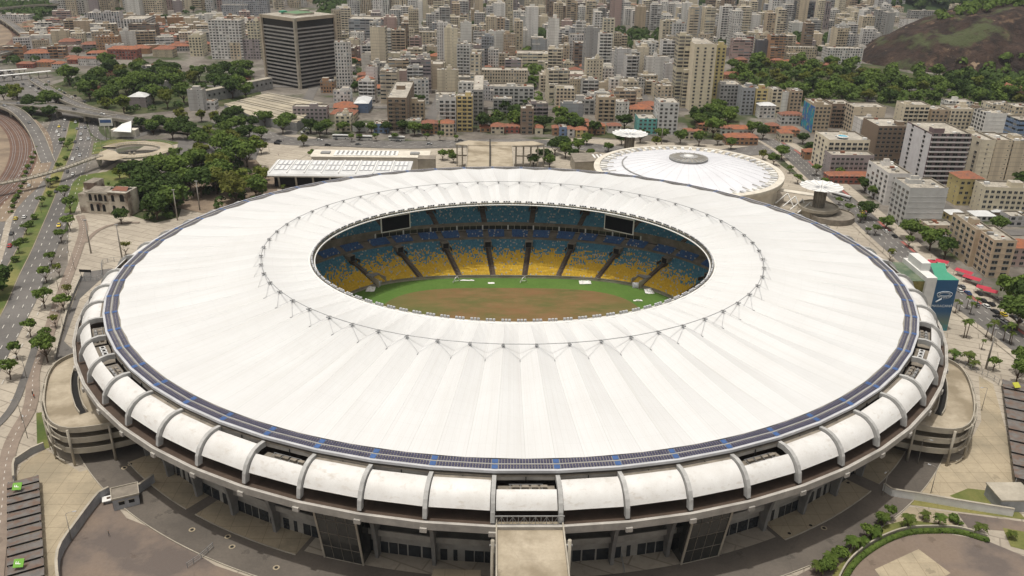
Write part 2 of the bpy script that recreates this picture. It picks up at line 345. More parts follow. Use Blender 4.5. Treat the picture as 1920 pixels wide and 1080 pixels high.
def seatmat(name,upper):
    g=N(name); uv=g.n('UVMap').outputs[0]; s=g.n('SeparateXYZ'); g.l(uv,s.inputs[0]); u,v=s.outputs[0],s.outputs[1]
    cb=g.n('CombineXYZ'); g.l(g.M('FLOOR',u),cb.inputs[0]); g.l(g.M('FLOOR',v),cb.inputs[1])
    wn=g.n('TexWhiteNoise'); g.l(cb.outputs[0],wn.inputs[0]); r1=wn.outputs['Value']; sr=g.n('SeparateColor'); g.l(wn.outputs['Color'],sr.inputs[0]); r2,r3=sr.outputs[0],sr.outputs[1]
    blue=g.mix(r2,(.055,.19,.29),(.10,.30,.40)); yel=g.mix(r2,(.68,.42,.03),(.80,.56,.07)); wh=(.50,.50,.45)
    fr=g.M('DIVIDE',v,26.0); bl=g.noise(.5,2,vec=uv,sc3=(.12,.22,1))
    th=g.M('ADD',g.M('MULTIPLY',g.M('SUBTRACT',.60,fr),1.9),g.M('MULTIPLY',g.M('SUBTRACT',bl,.5),1.6))
    isy=g.M('LESS_THAN',r1,g.M('ADD',th,.5)) if not upper else g.M('LESS_THAN',r1,.0)
    if upper==2: blue=g.mix(r2,(.04,.10,.26),(.06,.16,.36))
    x=g.mix(isy,blue,yel); x=g.mix(g.M('LESS_THAN',r3,.07),x,wh)
    gap=g.M('GREATER_THAN',g.M('FRACT',u),.86); x=g.mix(g.M('MULTIPLY',gap,.7),x,(.12,.11,.10)); g.col(x); return g.fin(.5,spec=.3)
mats['seatL']=seatmat('seats_lower',0); mats['seatU']=seatmat('seats_upper',1); mats['seatB']=seatmat('seats_box',2)
mats['deck']=two('bridge_deck',(.36,.31,.23),(.46,.40,.31),.12,.3,.7,c=(.24,.20,.14),scale3=.07)
mats['mirror']=simple('mirror_glass',(.035,.037,.035),.06,.3,.1,spec=.9,fine=False)
stad=thing('stadium','huge oval football stadium with a white fabric ring roof edged in solar panels','stadium')
# ---- roof membrane
mb=MB()
def memz(s,ridge): # s 0 inner edge .. 1 outer edge ; masts at s=.235
    sm=.24
    if s<=sm: q=s/sm; zr=35.2+(37.8-35.2)*q; zv=34.9+(35.2-34.9)*q-.4*sin(PI*q)
    else: q=(s-sm)/(1-sm); zr=37.8+(31.5-37.8)*q-.5*sin(PI*q); zv=35.2+(31.05-35.2)*q-.8*sin(PI*min(1,q*1.0))*(1-q*.5)
    return zr*ridge+zv*(1-ridge)
def memp(t,s,ridge):
    i=Vector((78.4*cos(t),63.3*sin(t),0)); mm=Vector((95.2*cos(t),84.3*sin(t),0)); o=ell(t,-4.6-(1-ridge)*.5)
    sm=.24; p=i.lerp(mm,s/sm) if s<=sm else mm.lerp(o,(s-sm)/(1-sm))
    return Vector((p.x,p.y,memz(s,ridge)))
SS=[0,.08,.16,.24,.32,.42,.52,.62,.72,.82,.92,1.0]
for k in range(NB):
    for h in range(4):
        ta,tb=T[k]+(T[k+1]-T[k])*h/4,T[k]+(T[k+1]-T[k])*(h+1)/4; ra,rb=abs(1-h/2),abs(1-(h+1)/2)
        for j in range(len(SS)-1):
            s0,s1=SS[j],SS[j+1]
            mb.face([memp(ta,s0,ra),memp(ta,s1,ra),memp(tb,s1,rb),memp(tb,s0,rb)],'mem',[(k*2+h/2,s0*55),(k*2+h/2,s1*55),(k*2+(h+1)/2,s1*55),(k*2+(h+1)/2,s0*55)])
    
mb.obj('roof_membrane',stad)
# ---- masts, cables
mast=MB(); mast.box((0,0,.5),(2.3,1.3,.35),'concgrey'); mast.tube([(0,0,-1.0),(0,0,.4)],.45,'steel',6); mast.box((1.0,0,.5),(.5,1.7,.5),'steel'); mastm=mast.mesh('mast')
for k in range(NB):
    p=memp(T[k],.24,1); n=ell(T[k],1)-ell(T[k],0); link('mast',mastm,stad,loc=(p.x,p.y,p.z+.2),rz=math.atan2(n.y,n.x)).scale=(.62,.62,.62)
    c=MB(); tip=memp((T[k]+T[k+1])/2,.292,0); tip.z+=.12
    for t in (T[k],T[k+1]): c.tube([memp(t,.245,1)+Vector((0,0,.6)),tip+Vector((0,0,.2))],.045,'galv',4)
    q=memp((T[k]+T[k+1])/2,.305,0); c.beam(tip,q+Vector((0,0,.2)),.22,.2,'steel'); c.obj('tie_cable',stad)
c=MB(); c.tube([memp(t,.24,1)+Vector((0,0,.75)) for t in T[:NB]],.12,'steel',5,closed=True); c.obj('ring_cable',stad)
# ---- solar band
for k in range(NB):
    a,b=T[k],T[k+1]; mb=MB()
    def P(t,o,z,a=a,b=b):
        w_=(t-a)/(b-a); return ell(a,o,z).lerp(ell(b,o,z),w_)
    def quad(m,u0,u1,o0,o1,z,z1=None):
        z1=z if z1 is None else z1; t0=a+(b-a)*u0;t1=a+(b-a)*u1; mb.face([P(t0,o1,z1),P(t0,o0,z),P(t1,o0,z),P(t1,o1,z1)],m)
    quad('walk',0,1,-.5,-5.3,31.0); quad('galv',0,1,.25,-.5,31.12,31.14)
    mb.face([P(a,.25,30.35),P(b,.25,30.35),P(b,.25,31.12),P(a,.25,31.12)],'galv')
    quad('galv',0,1,-2.35,-2.5,31.3)
    for o0,o1 in ((-.45,-1.95),(-2.8,-4.3)):
        n=18
        for i in range(n):
            u0=.06+.88*i/n; quad('solar',u0+.006,u0+.88/n-.006,o0,(o0+o1)/2+.05,31.22,31.30); quad('solar',u0+.006,u0+.88/n-.006,(o0+o1)/2-.05,o1,31.30,31.38)
    mb.obj('solar_walkway',stad)
    mb=MB(); tc=a
    for o0,o1 in ((-.4,-2.0),(-2.75,-4.35)):
        dt=(b-a)*.05
        for s in (-1,1):
            q=[P(a,o1,31.36),P(a,o0,31.26)]
            if s>0: r_=[P(a+dt,o0,31.26),P(a+dt,o1,31.36)]; mb.face([q[0],q[1],r_[0],r_[1]],'bluepad')
            else:
                kk=(k-1)%NB; w_=.05; pa,pb=ell(T[k],o0,31.26),ell(T[kk] if k else T[NB-1],o0,31.26); pc,pd=ell(T[k],o1,31.36),ell(T[kk] if k else T[NB-1],o1,31.36)
                mb.face([pc.lerp(pd,w_),pa.lerp(pb,w_),pa,pc],'bluepad')
    mb.obj('blue_roof_panel',stad)
# ---- vault shells and ribs
SH=[(1.4,29.2),(2.6,29.25),(3.6,29.08),(4.5,28.75),(5.3,28.3),(6.1,27.7),(6.8,26.95),(7.35,26.1),(7.75,25.4),(7.9,25.1)]
RB_=[(.3,29.9),(2.5,30.1),(4.6,29.7),(6.4,28.7),(7.9,27.2),(8.9,25.2),(9.35,22.5)]
OPEN=set([0,59,2,57,4,55,5,54,7,8,9,10,52,51,50,49,12,47,15,44,18,41,22,37,26,33])
OPENR={59:1,0:1}
openb=[59,3,55,8,9,10,50,49,48,14,44,20,39,26,33]
eq=MB()
for i in range(3): eq.box(((i-1)*2.4,0,.7),(2.0,1.7,1.4),'metalroof'); eq.lathe([(.55,1.42),(.5,1.55),(0,1.5)],'dark',10,((i-1)*2.4,0,0))
eqm=eq.mesh('cooling_units')
eq=MB()
for i in range(4): eq.tube([(-3.4+i*2.3,-.7,.55),(-1.6+i*2.3,-.7,.55)],.42,'concgrey',8); eq.box((-2.5+i*2.3,.7,.5),(1.7,1.0,1.0),'concdark')
for x in (-3.9,-1.3,1.3,3.9): eq.box((x,0,.9),(.12,2.6,.1),'steel')
eq.box((0,-1.2,1.1),(8.4,.12,.12),'steel'); eq.box((0,1.2,1.1),(8.4,.12,.12),'steel')
eqm2=eq.mesh('duct_rack')
for k in range(NB):
    a,b=T[k],T[k+1]; da=(b-a)*.045; mb=MB(); opn=k in openb
    prof=SH if not opn else SH[3:]
    nseg=4
    for i in range(nseg):
        ta,tb=a+da+(b-a-2*da)*i/nseg,a+da+(b-a-2*da)*(i+1)/nseg
        def PP(t,o,z): return ell(a,o,z).lerp(ell(b,o,z),(t-a)/(b-a))
        for j in range(len(prof)-1):
            (o0,z0),(o1,z1)=prof[j],prof[j+1]; mb.face([PP(ta,o0,z0),PP(ta,o1,z1),PP(tb,o1,z1),PP(tb,o0,z0)],'shell',smooth=True)
            mb.face([PP(tb,o0,z0-.25),PP(tb,o1-.2,z1-.1),PP(ta,o1-.2,z1-.1),PP(ta,o0,z0-.25)],'shell')
        o,z=prof[-1]; mb.face([PP(ta,o-.15,z-.25),PP(tb,o-.15,z-.25),PP(tb,o+.12,z+.1),PP(ta,o+.12,z+.1)],'white')
        if not opn and k%3: mb.face([PP(ta,.4,29.15),PP(ta,1.5,29.2),PP(tb,1.5,29.2),PP(tb,.4,29.15)],'concdark')
        if opn: mb.face([PP(ta,.2,26.6),PP(ta,4.6,26.6),PP(tb,4.6,26.6),PP(tb,.2,26.6)],'concdark'); mb.face([PP(ta,4.5,26.6),PP(ta,4.5,28.7),PP(tb,4.5,28.7),PP(tb,4.5,26.6)],'concdark')
    mb.obj('vault_shell',stad)
    if opn:
        p=PP((a+b)/2,2.4,26.65); n=ell((a+b)/2,1)-ell((a+b)/2,0); link('rooftop_machinery',eqm if k in (9,49) else eqm2,stad,loc=p,rz=math.atan2(n.y,n.x)+PI/2)
rib=MB()
def profext(mb,outer,inner,w,m):
    n=len(outer)
    for y,fl in ((-w/2,0),(w/2,1)):
        for i in range(n-1):
            q=[(outer[i][0],y,outer[i][1]),(outer[i+1][0],y,outer[i+1][1]),(inner[i+1][0],y,inner[i+1][1]),(inner[i][0],y,inner[i][1])]
            mb.face(q if fl else q[::-1],m)
    for pr,fl in ((outer,1),(inner,0)):
        for i in range(n-1):
            q=[(pr[i][0],-w/2,pr[i][1]),(pr[i+1][0],-w/2,pr[i+1][1]),(pr[i+1][0],w/2,pr[i+1][1]),(pr[i][0],w/2,pr[i][1])]
            mb.face(q if fl else q[::-1],m)
profext(rib,RB_,[(.3,28.3),(2.3,28.5),(4.0,28.1),(5.4,27.1),(6.6,25.6),(7.4,24.2),(7.8,22.5)],1.05,'rib'); ribm=rib.mesh('rib')
col=MB()
profext(col,[(9.3,20.3),(6.4,18.8),(4.0,16.2),(2.3,12.6),(1.2,8.2),(.6,4.0),(.3,0)],[(-3,20.3),(-3,17),(-2.8,14),(-2.4,10.5),(-2.1,7),(-1.8,3.6),(-1.6,0)],1.0,'colm'); colm=col.mesh('leaning_column')
for k in range(NB):
    p=ell(T[k],0); n=ell(T[k],1)-p; rz=math.atan2(n.y,n.x)
    link('rib',ribm,stad,loc=(p.x,p.y,0),rz=rz); link('leaning_column',colm,stad,loc=(p.x,p.y,0),rz=rz)
# ---- rim, decks, beams, back wall
NT=240; TT=[T[i//4]+(T[i//4+1]-T[i//4])*(i%4)/4 for i in range(NT)]+[T[0]+2*PI]
def ringpt(i,o,z):
    k=(i//4)%NB; f=(i%4)/4; return ell(T[k],o,z).lerp(ell(T[(k+1)] if k+1<len(T) else T[0],o,z),f)
def ring(mb,prof,m,closed=True,skip=None,i0=0,i1=NT):
    n=len(prof)
    for i in range(i0,i1):
        if skip and skip(i): continue
        for j in range(n if closed else n-1):
            (o0,z0),(o1,z1)=prof[j],prof[(j+1)%n]; mb.face([ringpt(i,o0,z0),ringpt(i,o1,z1),ringpt(i+1,o1,z1),ringpt(i+1,o0,z0)],m,[(i*3.9,z0),(i*3.9,z1),(i*3.9+3.9,z1),(i*3.9+3.9,z0)])
mb=MB(); ring(mb,[(10.1,22.5),(10.5,22.7),(10.85,22.6),(10.7,20.4),(9.9,20.4),(9.9,22.5)],'rimc')
for k in range(NB):
    p=ell(T[k],10.9,20.6); n=ell(T[k],1)-ell(T[k],0); mb.box((p.x,p.y,20.5),(.6,1.7,1.2),'rimc',math.atan2(n.y,n.x))
mb.obj('rim_beam',stad)
mb=MB(); ring(mb,[(9.9,21.6),(-8,21.6),(-8,21.0),(9.9,21.0)],'brown'); mb.obj('concourse_floor',stad)
for z0,z1,o in ((16.4,18.2,.6),(11.4,13.2,-.1),(7.0,8.8,-.5)):
    mb=MB(); ring(mb,[(o,z1),(o,z0),(-5.5,z0),(-5.5,z0+.3),(o-.4,z0+.3),(o-.4,z1)],'beamc'); mb.obj('floor_beam',stad)
mb=MB(); ring(mb,[(-2.2,0),(-2.2,7.2)],'beamc',False); ring(mb,[(-5.5,7.2),(-5.5,21)],'dark',False); ring(mb,[(-9,21),(-9,31)],'concdark',False); ring(mb,[(.2,29.6),(-8,29.6),(-8,29.3),(.2,29.3)],'concdark')  # recess wall behind the beams coloured near black, painting in its shade
for i in range(0,NT,2):
    p=ringpt(i,-2.15,2.0);q=ringpt(i+1,-2.15,2.0); f=0
    for w0,w1 in (((0,.62),(.68,1.3),(1.36,1.96)),((.05,.95),(1.05,1.9)),((.3,.8),(1.2,1.5)))[(i*7//2)%3]: mb.beam(p.lerp(q,w0+.02),p.lerp(q,w1),.12,3.6,'glass')
mb.obj('inner_wall',stad)
mb=MB(); ring(mb,[(.1,29.3),(.1,28.2),(-.3,28.2),(-.3,29.3)],'rimc')
for i in range(NT):
    if i%2==0: p=ringpt(i,.3,0); mb.beam((p.x,p.y,22),(p.x,p.y,29.3),.22,.22,'dark')
mb.obj('eaves_beam',stad)
# ---- inner edge of the roof with its floodlights
def inn(t,o,z): n=Vector((cos(t)/78.4,sin(t)/63.3,0)).normalized(); return Vector((78.4*cos(t),63.3*sin(t),z))+n*o
mb=MB(); mb.tube([inn(t,-.3,34.9) for t in [rad(1.5*i) for i in range(240)]],.45,'white',6,closed=True); mb.tube([inn(t,-2.2,34.4) for t in [rad(1.5*i) for i in range(240)]],.28,'white',6,closed=True)
for i in range(360):
    t=rad(i); mb.beam(inn(t,-.2,35.05),inn(t,-2.2,34.5),.16,.16,'conc')
    if i%2==0: mb.beam(inn(t,-.7,34.95),inn(t+rad(1.2),-.7,34.95),1.0,.08,'concdark')
mb.obj('inner_ring_truss',stad)
fl=MB()
for i in range(3): fl.box(((i-1)*1.1,-.3,.75),(.8,.5,.55),'galv'); fl.box(((i-1)*1.1,-.58,.75),(.66,.04,.42),'glass')
fl.beam((-1.7,0,.35),(1.7,0,.35),.14,.14,'steel'); fl.beam((-1.2,0,0),(-1.2,0,.7),.12,.12,'steel'); fl.beam((1.2,0,0),(1.2,0,.7),.12,.12,'steel')
flm=fl.mesh('floodlight_bank')
for i in range(96):
    t=rad(i*3.75+1); p=inn(t,-1.0,35.0); n=inn(t,1,0)-inn(t,0,0); link('floodlight_bank',flm,stad,loc=p,rz=math.atan2(n.y,n.x)-PI/2)
# ---- bowl
def baseR(ph): c,s=abs(cos(ph)),abs(sin(ph)); return 1/((c/78.0)**3+(s/56.5)**3)**(1/3)
def bowl(ph,u,z):
    d=Vector((cos(ph),sin(ph),0)); r0=baseR(ph); ro=1/math.sqrt((cos(ph)/139)**2+(sin(ph)/127)**2); return Vector((d.x*(r0+(ro-r0)*u),d.y*(r0+(ro-r0)*u),z))
NA=24; AIS=[rad(7.5+15*k) for k in range(NA)]
def sectors(u): # list of (ph0,ph1) between aisles at depth fraction u
    out=[]
    for k in range(NA):
        p0,p1=AIS[k],AIS[k]+rad(15); g=1.35/bowl(p0,u,0).length; out.append((p0+g,p1-g,k))
    return out
tiers=[('lower_tier',0.0,.335,1.3,10.2,26,'seatL'),('box_tier',.352,.425,11.2,13.0,6,'seatB'),('upper_tier',.447,.96,15.9,28.6,36,'seatU')]
for nm,u0,u1,z0,z1,n,sm in tiers:
    mb=MB(); st=MB(); NPH=192
    for r in range(n):
        ua,ub=u0+(u1-u0)*r/n,u0+(u1-u0)*(r+1)/n; za,zb=z0+(z1-z0)*r/n,z0+(z1-z0)*(r+1)/n
        for i in range(NPH):
            a,b=2*PI*i/NPH,2*PI*(i+1)/NPH
            mb.face([bowl(a,ua,za-.4),bowl(b,ua,za-.4),bowl(b,ua,za),bowl(a,ua,za)][::-1],'concdark'); mb.face([bowl(a,ua,za),bowl(b,ua,za),bowl(b,ub,za),bowl(a,ub,za)][::-1],'concdark')
        du=(u1-u0)/n
        for a,b,k in sectors(ua):
            if nm=='box_tier' and k%2==0 and False: continue
            m=5
            for j in range(m):
                pa,pb=a+(b-a)*j/m,a+(b-a)*(j+1)/m
                if nm=='box_tier' and (j in (2,)): continue
                L=bowl(pa,ua,0).length
                f0,f1=pa*L/.62,pb*L/.62; uf=ua+du*.38; ub2=ua+du*.62
                st.face([bowl(pa,uf,za+.45),bowl(pb,uf,za+.45),bowl(pb,ub2,za+.5),bowl(pa,ub2,za+.5)][::-1],sm,[(f0,r+.5),(f1,r+.5),(f1,r+.5),(f0,r+.5)][::-1])
                st.face([bowl(pa,ub2,za+.5),bowl(pb,ub2,za+.5),bowl(pb,ub2+du*.1,za+.92),bowl(pa,ub2+du*.1,za+.92)][::-1],sm,[(f0,r+.5),(f1,r+.5),(f1,r+.5),(f0,r+.5)][::-1])
                st.face([bowl(pa,ub2+du*.1,za+.92),bowl(pb,ub2+du*.1,za+.92),bowl(pb,ub2+du*.14,za+.1),bowl(pa,ub2+du*.14,za+.1)][::-1],sm,[(f0,r+.5),(f1,r+.5),(f1,r+.5),(f0,r+.5)][::-1])
    mb.obj(nm,stad); o=st.obj('seat_rows',stad); struct(o,'stuff')
def bring(mb,prof,m,n=192,a0=0,a1=2*PI):
    for i in range(n):
        a,b=a0+(a1-a0)*i/n,a0+(a1-a0)*(i+1)/n
        for j in range(len(prof)-1):
            (p,z0),(q,z1)=prof[j],prof[j+1]; mb.face([bowl(a,p,z0),bowl(b,p,z0),bowl(b,q,z1),bowl(a,q,z1)][::-1],m)
mb=MB(); bring(mb,[(0,0),(0,1.5),(.004,1.5),(.004,1.2)],'conc'); bring(mb,[(.336,9.8),(.336,11.6),(.34,11.6),(.34,11.0),(.353,11.0)],'concdark'); bring(mb,[(.425,13),(.44,13),(.44,13.3)],'concdark')
bring(mb,[(.437,15.2),(.437,16.9),(.441,16.9),(.441,15.7),(.448,15.7)],'concdark'); bring(mb,[(.96,28.4),(.965,29.8)],'concdark')
mb.obj('tier_parapets',stad)
for a0,a1 in ((rad(90-41),rad(90+41)),(rad(270-41),rad(270+41))):
    mb=MB(); bring(mb,[(.44,13.2),(.44,15.2)],'glass',40,a0,a1); mb.obj('box_windows',stad)
    mb=MB()
    for i in range(41):
        a=a0+(a1-a0)*i/40; w_=.65 if i%4==0 else .22; p=bowl(a,.438,0); mb.beam((p.x,p.y,13.0),(p.x,p.y,15.5),w_,.3,'white' if i%4==0 else 'conc')
    bring(mb,[(.4375,13.0),(.4375,13.25),(.4385,13.25)],'conc',40,a0,a1); bring(mb,[(.4375,15.15),(.4375,15.45),(.4385,15.45)],'conc',40,a0,a1); mb.obj('box_mullions',stad)
for a0,a1 in ((rad(90+41),rad(270-41)),(rad(270+41),rad(450-41))):
    mb=MB(); bring(mb,[(.44,13.2),(.44,15.4)],'concdark',60,a0,a1); mb.obj('tier_wall',stad)
stair=[]
for k,ph in enumerate(AIS):
    d=Vector((cos(ph),sin(ph),0)); p=Vector((-d.y,d.x,0))*1.35
    for (u0,u1,z0,z1,n) in ((0,.335,1.3,10.2,26),(.447,.8,15.9,24.6,24)):
        mb=MB()
        for r in range(n):
            a=bowl(ph,u0+(u1-u0)*r/n,z0+(z1-z0)*r/n+.12); b=bowl(ph,u0+(u1-u0)*(r+1)/n,z0+(z1-z0)*r/n+.12); c=b+Vector((0,0,(z1-z0)/n))
            mb.face([a-p,b-p,b+p,a+p][::-1],'brown'); mb.face([b-p,c-p,c+p,b+p][::-1],'brown')
        mb.obj('stairway',stad)
    # vomitory mouths at the head of the aisle
    for u,z in ((.285,9.6),(.62,21.4)):
        mb=MB()
        q=bowl(ph,u,z); mb.box((q.x,q.y,z+.2),(3.4,3.6,2.9),'concdark',ph); e=bowl(ph,u,z)-d*1.75; mb.box((e.x,e.y,z+.3),(.1,2.7,2.5),'dark',ph)
        for s in (-1,1): e=q-d*3+Vector((-d.y,d.x,0))*s*2.0; mb.box((e.x,e.y,z-1.0),(3.0,.25,1.6),'brown',ph)
        mb.obj('vomitory',stad)
# tunnel mouths at two corners
for x0 in (-1,1):
    ph=math.atan2(50,62*x0); mb=MB(); d=Vector((cos(ph),sin(ph),0)); q=bowl(ph,.05,0)
    for s in (-1,1): e=q+Vector((-d.y,d.x,0))*s*2.3; mb.box((e.x,e.y,2.0),(8,.4,4),'conc',ph)
    mb.box((q.x+d.x*2.0,q.y+d.y*2.0,4.2),(4,5,.4),'concgrey',ph); e=q+d*2.3; mb.box((e.x,e.y,1.9),(.2,4.2,3.8),'dark',ph); mb.obj('tunnel_mouth',stad)
# video screens hung under the inner edge
for xa,ya,xb,yb in ((-57.6,50.0,-45.2,57.2),(55.6,49.6,43.4,57.8)):
    a,b=Vector((xa,ya,0)),Vector((xb,yb,0)); c_=(a+b)/2; d=b-a; rz=math.atan2(d.y,d.x); n=Vector((d.y,-d.x,0)).normalized()
    if n.dot(-c_)<0: n=-n
    mb=MB(); mb.box((c_.x,c_.y,28.0),(d.length,.5,7.2),'white',rz); o=mb.obj('video_screen',stad)
    mb=MB(); e=c_+n*.32; mb.box((e.x,e.y,28.0),(d.length-.9,.1,6.3),'screen',rz); mb.obj('screen_panel',o)
    mb=MB()
    for s in (-.35,.35): e=c_+d*s; mb.beam((e.x,e.y,31.4),(e.x*1.03,e.y*1.03,34.6),.2,.2,'steel')
    mb.obj('hanger',o)
# mirrored glass entrance boxes at the front
for t0,t1 in ((rad(-90-21+.9),rad(-90-15-.9)),(rad(-90+15+.9),rad(-90+21-.9))):
    mb=MB(); pts=[ell(t0,-4,0),ell(t0,3.6,0),ell(t1,3.6,0),ell(t1,-4,0)]; tp=[ell(t0,-4,0),ell(t0,7.4,0),ell(t1,7.4,0),ell(t1,-4,0)]
    F=[(0,1),(1,2),(2,3)]
    for i,j in F: mb.face([(pts[i].x,pts[i].y,0),(pts[j].x,pts[j].y,0),(tp[j].x,tp[j].y,20.2),(tp[i].x,tp[i].y,20.2)],'mirror')
    o=mb.obj('glass_entrance',stad); fr=MB()
    for i in (1,2): fr.beam((pts[i].x,pts[i].y,0),(tp[i].x,tp[i].y,20.2),.5,.5,'conc')
    fr.beam((pts[1].x,pts[1].y,.15),(pts[2].x,pts[2].y,.15),.3,.4,'conc')
    for f in (.25,.5,.75):
        a=pts[1].lerp(pts[2],f);b=tp[1].lerp(tp[2],f); fr.beam((a.x,a.y-.05,.1),(b.x,b.y-.05,20.1),.08,.08,'concdark')
    for f in (.25,.5,.75):
        a=pts[1].lerp(tp[1],f);b=pts[2].lerp(tp[2],f); fr.beam((a.x,a.y-.05,20.2*f),(b.x,b.y-.05,20.2*f),.08,.08,'concdark')
    fr.obj('frame',o)
# front access bridge
def bridge(name,label,prof,w0,w1,x0,dirn,mid=False):
    root=thing(name,label,'bridge'); mb=MB(); n=len(prof)
    for i in range(n-1):
        (y0,z0,wa),(y1,z1,wb)=prof[i],prof[i+1]
        A=[(x0-wa/2,y0,z0),(x0+wa/2,y0,z0),(x0+wb/2,y1,z1),(x0-wb/2,y1,z1)]; Bm=[(p[0],p[1],p[2]-1.0) for p in A]
        mb.face(A if dirn>0 else A[::-1],'deck'); mb.face(Bm[::-1] if dirn>0 else Bm,'concdark')
        for s in (0,1):
            p=[A[0],A[3]] if s==0 else [A[1],A[2]]; q=[(a[0],a[1],a[2]-1.0) for a in p]; mb.face([q[0],q[1],p[1],p[0]],'rimc')
    mb.obj('deck',root); 
    for s in (-1,1):
        mb=MB()
        for i in range(n-1):
            (y0,z0,wa),(y1,z1,wb)=prof[i],prof[i+1]; mb.beam((x0+s*(wa/2-.15),y0,z0+.55),(x0+s*(wb/2-.15),y1,z1+.55),.35,1.1,'conc')
        mb.obj('parapet',root)
    return root
fb=bridge('access_bridge','wide concrete access bridge running from the stadium rim to the bottom edge of the photo',[(-144.6,21.7,16.2),(-160,21.3,16.4),(-185,18.5,16.6),(-240,10,16.6),(-300,.2,16.6)],16,16,.7,-1)
for y in (-154,-172,-200,-230):
    mb=MB()
    for s in (-1,1): mb.tube([(.7+s*8.9,y,0),(.7+s*8.9,y,24 if y>-190 else 14)],.45,'conc',10); mb.box((.7+s*8.9,y,22.5 if y>-190 else 13),(1.4,.5,.4),'concgrey')
    mb.obj('pier',fb)
# gate frame where the bridge enters
mb=MB()
for i in range(13): x=-7.4+i*1.35; mb.beam((x,-146.2,21.8),(x,-146.2,24.6),.12,.12,'steel')
mb.beam((-7.6,-146.2,24.6),(9,-146.2,24.6),.2,.25,'concgrey'); mb.beam((-7.6,-146.2,22.2),(9,-146.2,22.2),.1,.15,'steel')
for i in range(6):
    x=-7.4+i*2.7; mb.beam((x,-146.2,21.9),(x+1.35,-146.2,24.5),.08,.08,'steel'); mb.beam((x+2.7,-146.2,21.9),(x+1.35,-146.2,24.5),.08,.08,'steel')
mb.obj('gate',fb)
# back bridge with portico
bb=bridge('rear_access_bridge','concrete access bridge ending in a portico on columns behind the stadium roof',[(146,21.5,28),(190,18,28.4),(246,15.0,29.4)],28,28,-9.0,1)
mb=MB(); mb.box((-9.0,196,19.0),(.8,96,1.6),'dark'); mb.obj('centre_gap',bb)
mb=MB(); pts=[(-31.5,249),(-23.5,257.5),(-9,254.5),(6,254.5),(20,257.5),(27.5,249),(20,246),(6,244),(-24,244),(-32,246.5)]
A=[(p[0],p[1]) for p in pts][::-1]; mb.prism(A,14.6,15.5,'conc','deck',True); mb.obj('portico_roof',bb)
for x,y in [(-31,249),(-27.5,247.5),(-27.5,252),(-24,247),(-24,254),(27,249),(23,248),(23,253),(18.5,247.5),(18.5,254),(13.5,247),(13.5,253.5),(8.5,247),(8.5,253)]:
    mb=MB(); mb.box((x,y,7.3),(.8,.8,14.6),'conc'); mb.obj('column',bb)
for s0,s1 in ((-31,-24),(8.5,27)):
    mb=MB(); mb.beam((s0,248,7.5),(s1,248,7.5),.4,.8,'conc'); mb.obj('cross_beam',bb)
# side ramps
def side_ramp(sx,label):
    root=thing('access_ramp',label,'ramp')
    px=[(150,664),(128,672),(106,685),(93,704),(86,730),(84,760),(90,785),(103,800),(130,808),(190,802),(262,786)]
    P=resample([Vector((*un(*p,12.0)[:2],0)) for p in px],2.0); P=[Vector((sx*(p.x+.4)-.4,p.y,0)) for p in P]; inner=[Vector((sx*(-.4+un(300,760,12).x),P[-1].y+6,0)),Vector((sx*un(210,660,12).x,P[0].y-2,0))]
    for zi,z in enumerate((12.0,8.3,4.6)):
        mb=MB(); poly=[(p.x,p.y) for p in P]+[(p.x,p.y) for p in inner]
        A=sum(poly[i][0]*poly[(i+1)%len(poly)][1]-poly[(i+1)%len(poly)][0]*poly[i][1] for i in range(len(poly)))
        if A<0: poly=poly[::-1]
        mb.prism(poly,z-.5,z,'conc','deck',True); o=mb.obj('ramp_deck',root)
        import bmesh
        b=bmesh.new(); b.from_mesh(o.data); bmesh.ops.triangulate(b,faces=[f for f in b.faces if len(f.verts)>4]); b.to_mesh(o.data); b.free()
        mb=MB()
        for i in range(len(P)-1): mb.beam((P[i].x,P[i].y,z+.3),(P[i+1].x,P[i+1].y,z+.3),.35,1.9,'conc')
        mb.obj('parapet',root)
    mb=MB(); Q=side(P,.9*(-sx)) if True else P
    for z in (12.6,8.9,5.2,1.2):
        k0=0 if z>12 else int(len(Q)*.35); mb.tube([(p.x,p.y,z) for p in Q[k0:int(len(Q)*.72)]],.22,'conc',5)
    mb.obj('guard_rail',root)
    for f in (.12,.3,.45,.56,.66,.74,.9):
        p=Q[int(f*(len(Q)-1))]; mb=MB(); mb.tube([(p.x,p.y,0),(p.x,p.y,12.8)],.4,'conc',8); mb.obj('column',root)
    # light well
    mb=MB(); wl=[Vector((*un(*p,12.0)[:2],0)) for p in [(147,690),(141,712),(142,738),(150,765),(157,775)]]; wl=[Vector((sx*(p.x+.4)-.4,p.y,0)) for p in resample(wl,2)]
    for s,m,h,z in ((0,'dark',.06,12.06),):
        a,b=side(wl,-.9),side(wl,.9)
        for i in range(len(wl)-1): mb.face([(a[i].x,a[i].y,z),(a[i+1].x,a[i+1].y,z),(b[i+1].x,b[i+1].y,z),(b[i].x,b[i].y,z)],m)
    for s in (-1.1,1.1):
        a=side(wl,s)
        for i in range(len(a)-1): mb.beam((a[i].x,a[i].y,12.5),(a[i+1].x,a[i+1].y,12.5),.3,1.1,'conc')
    mb.obj('light_well',root)
    return root
side_ramp(1,'curved multi level concrete ramp clinging to the left flank of the stadium')
side_ramp(-1,'curved multi level concrete ramp clinging to the right flank of the stadium')
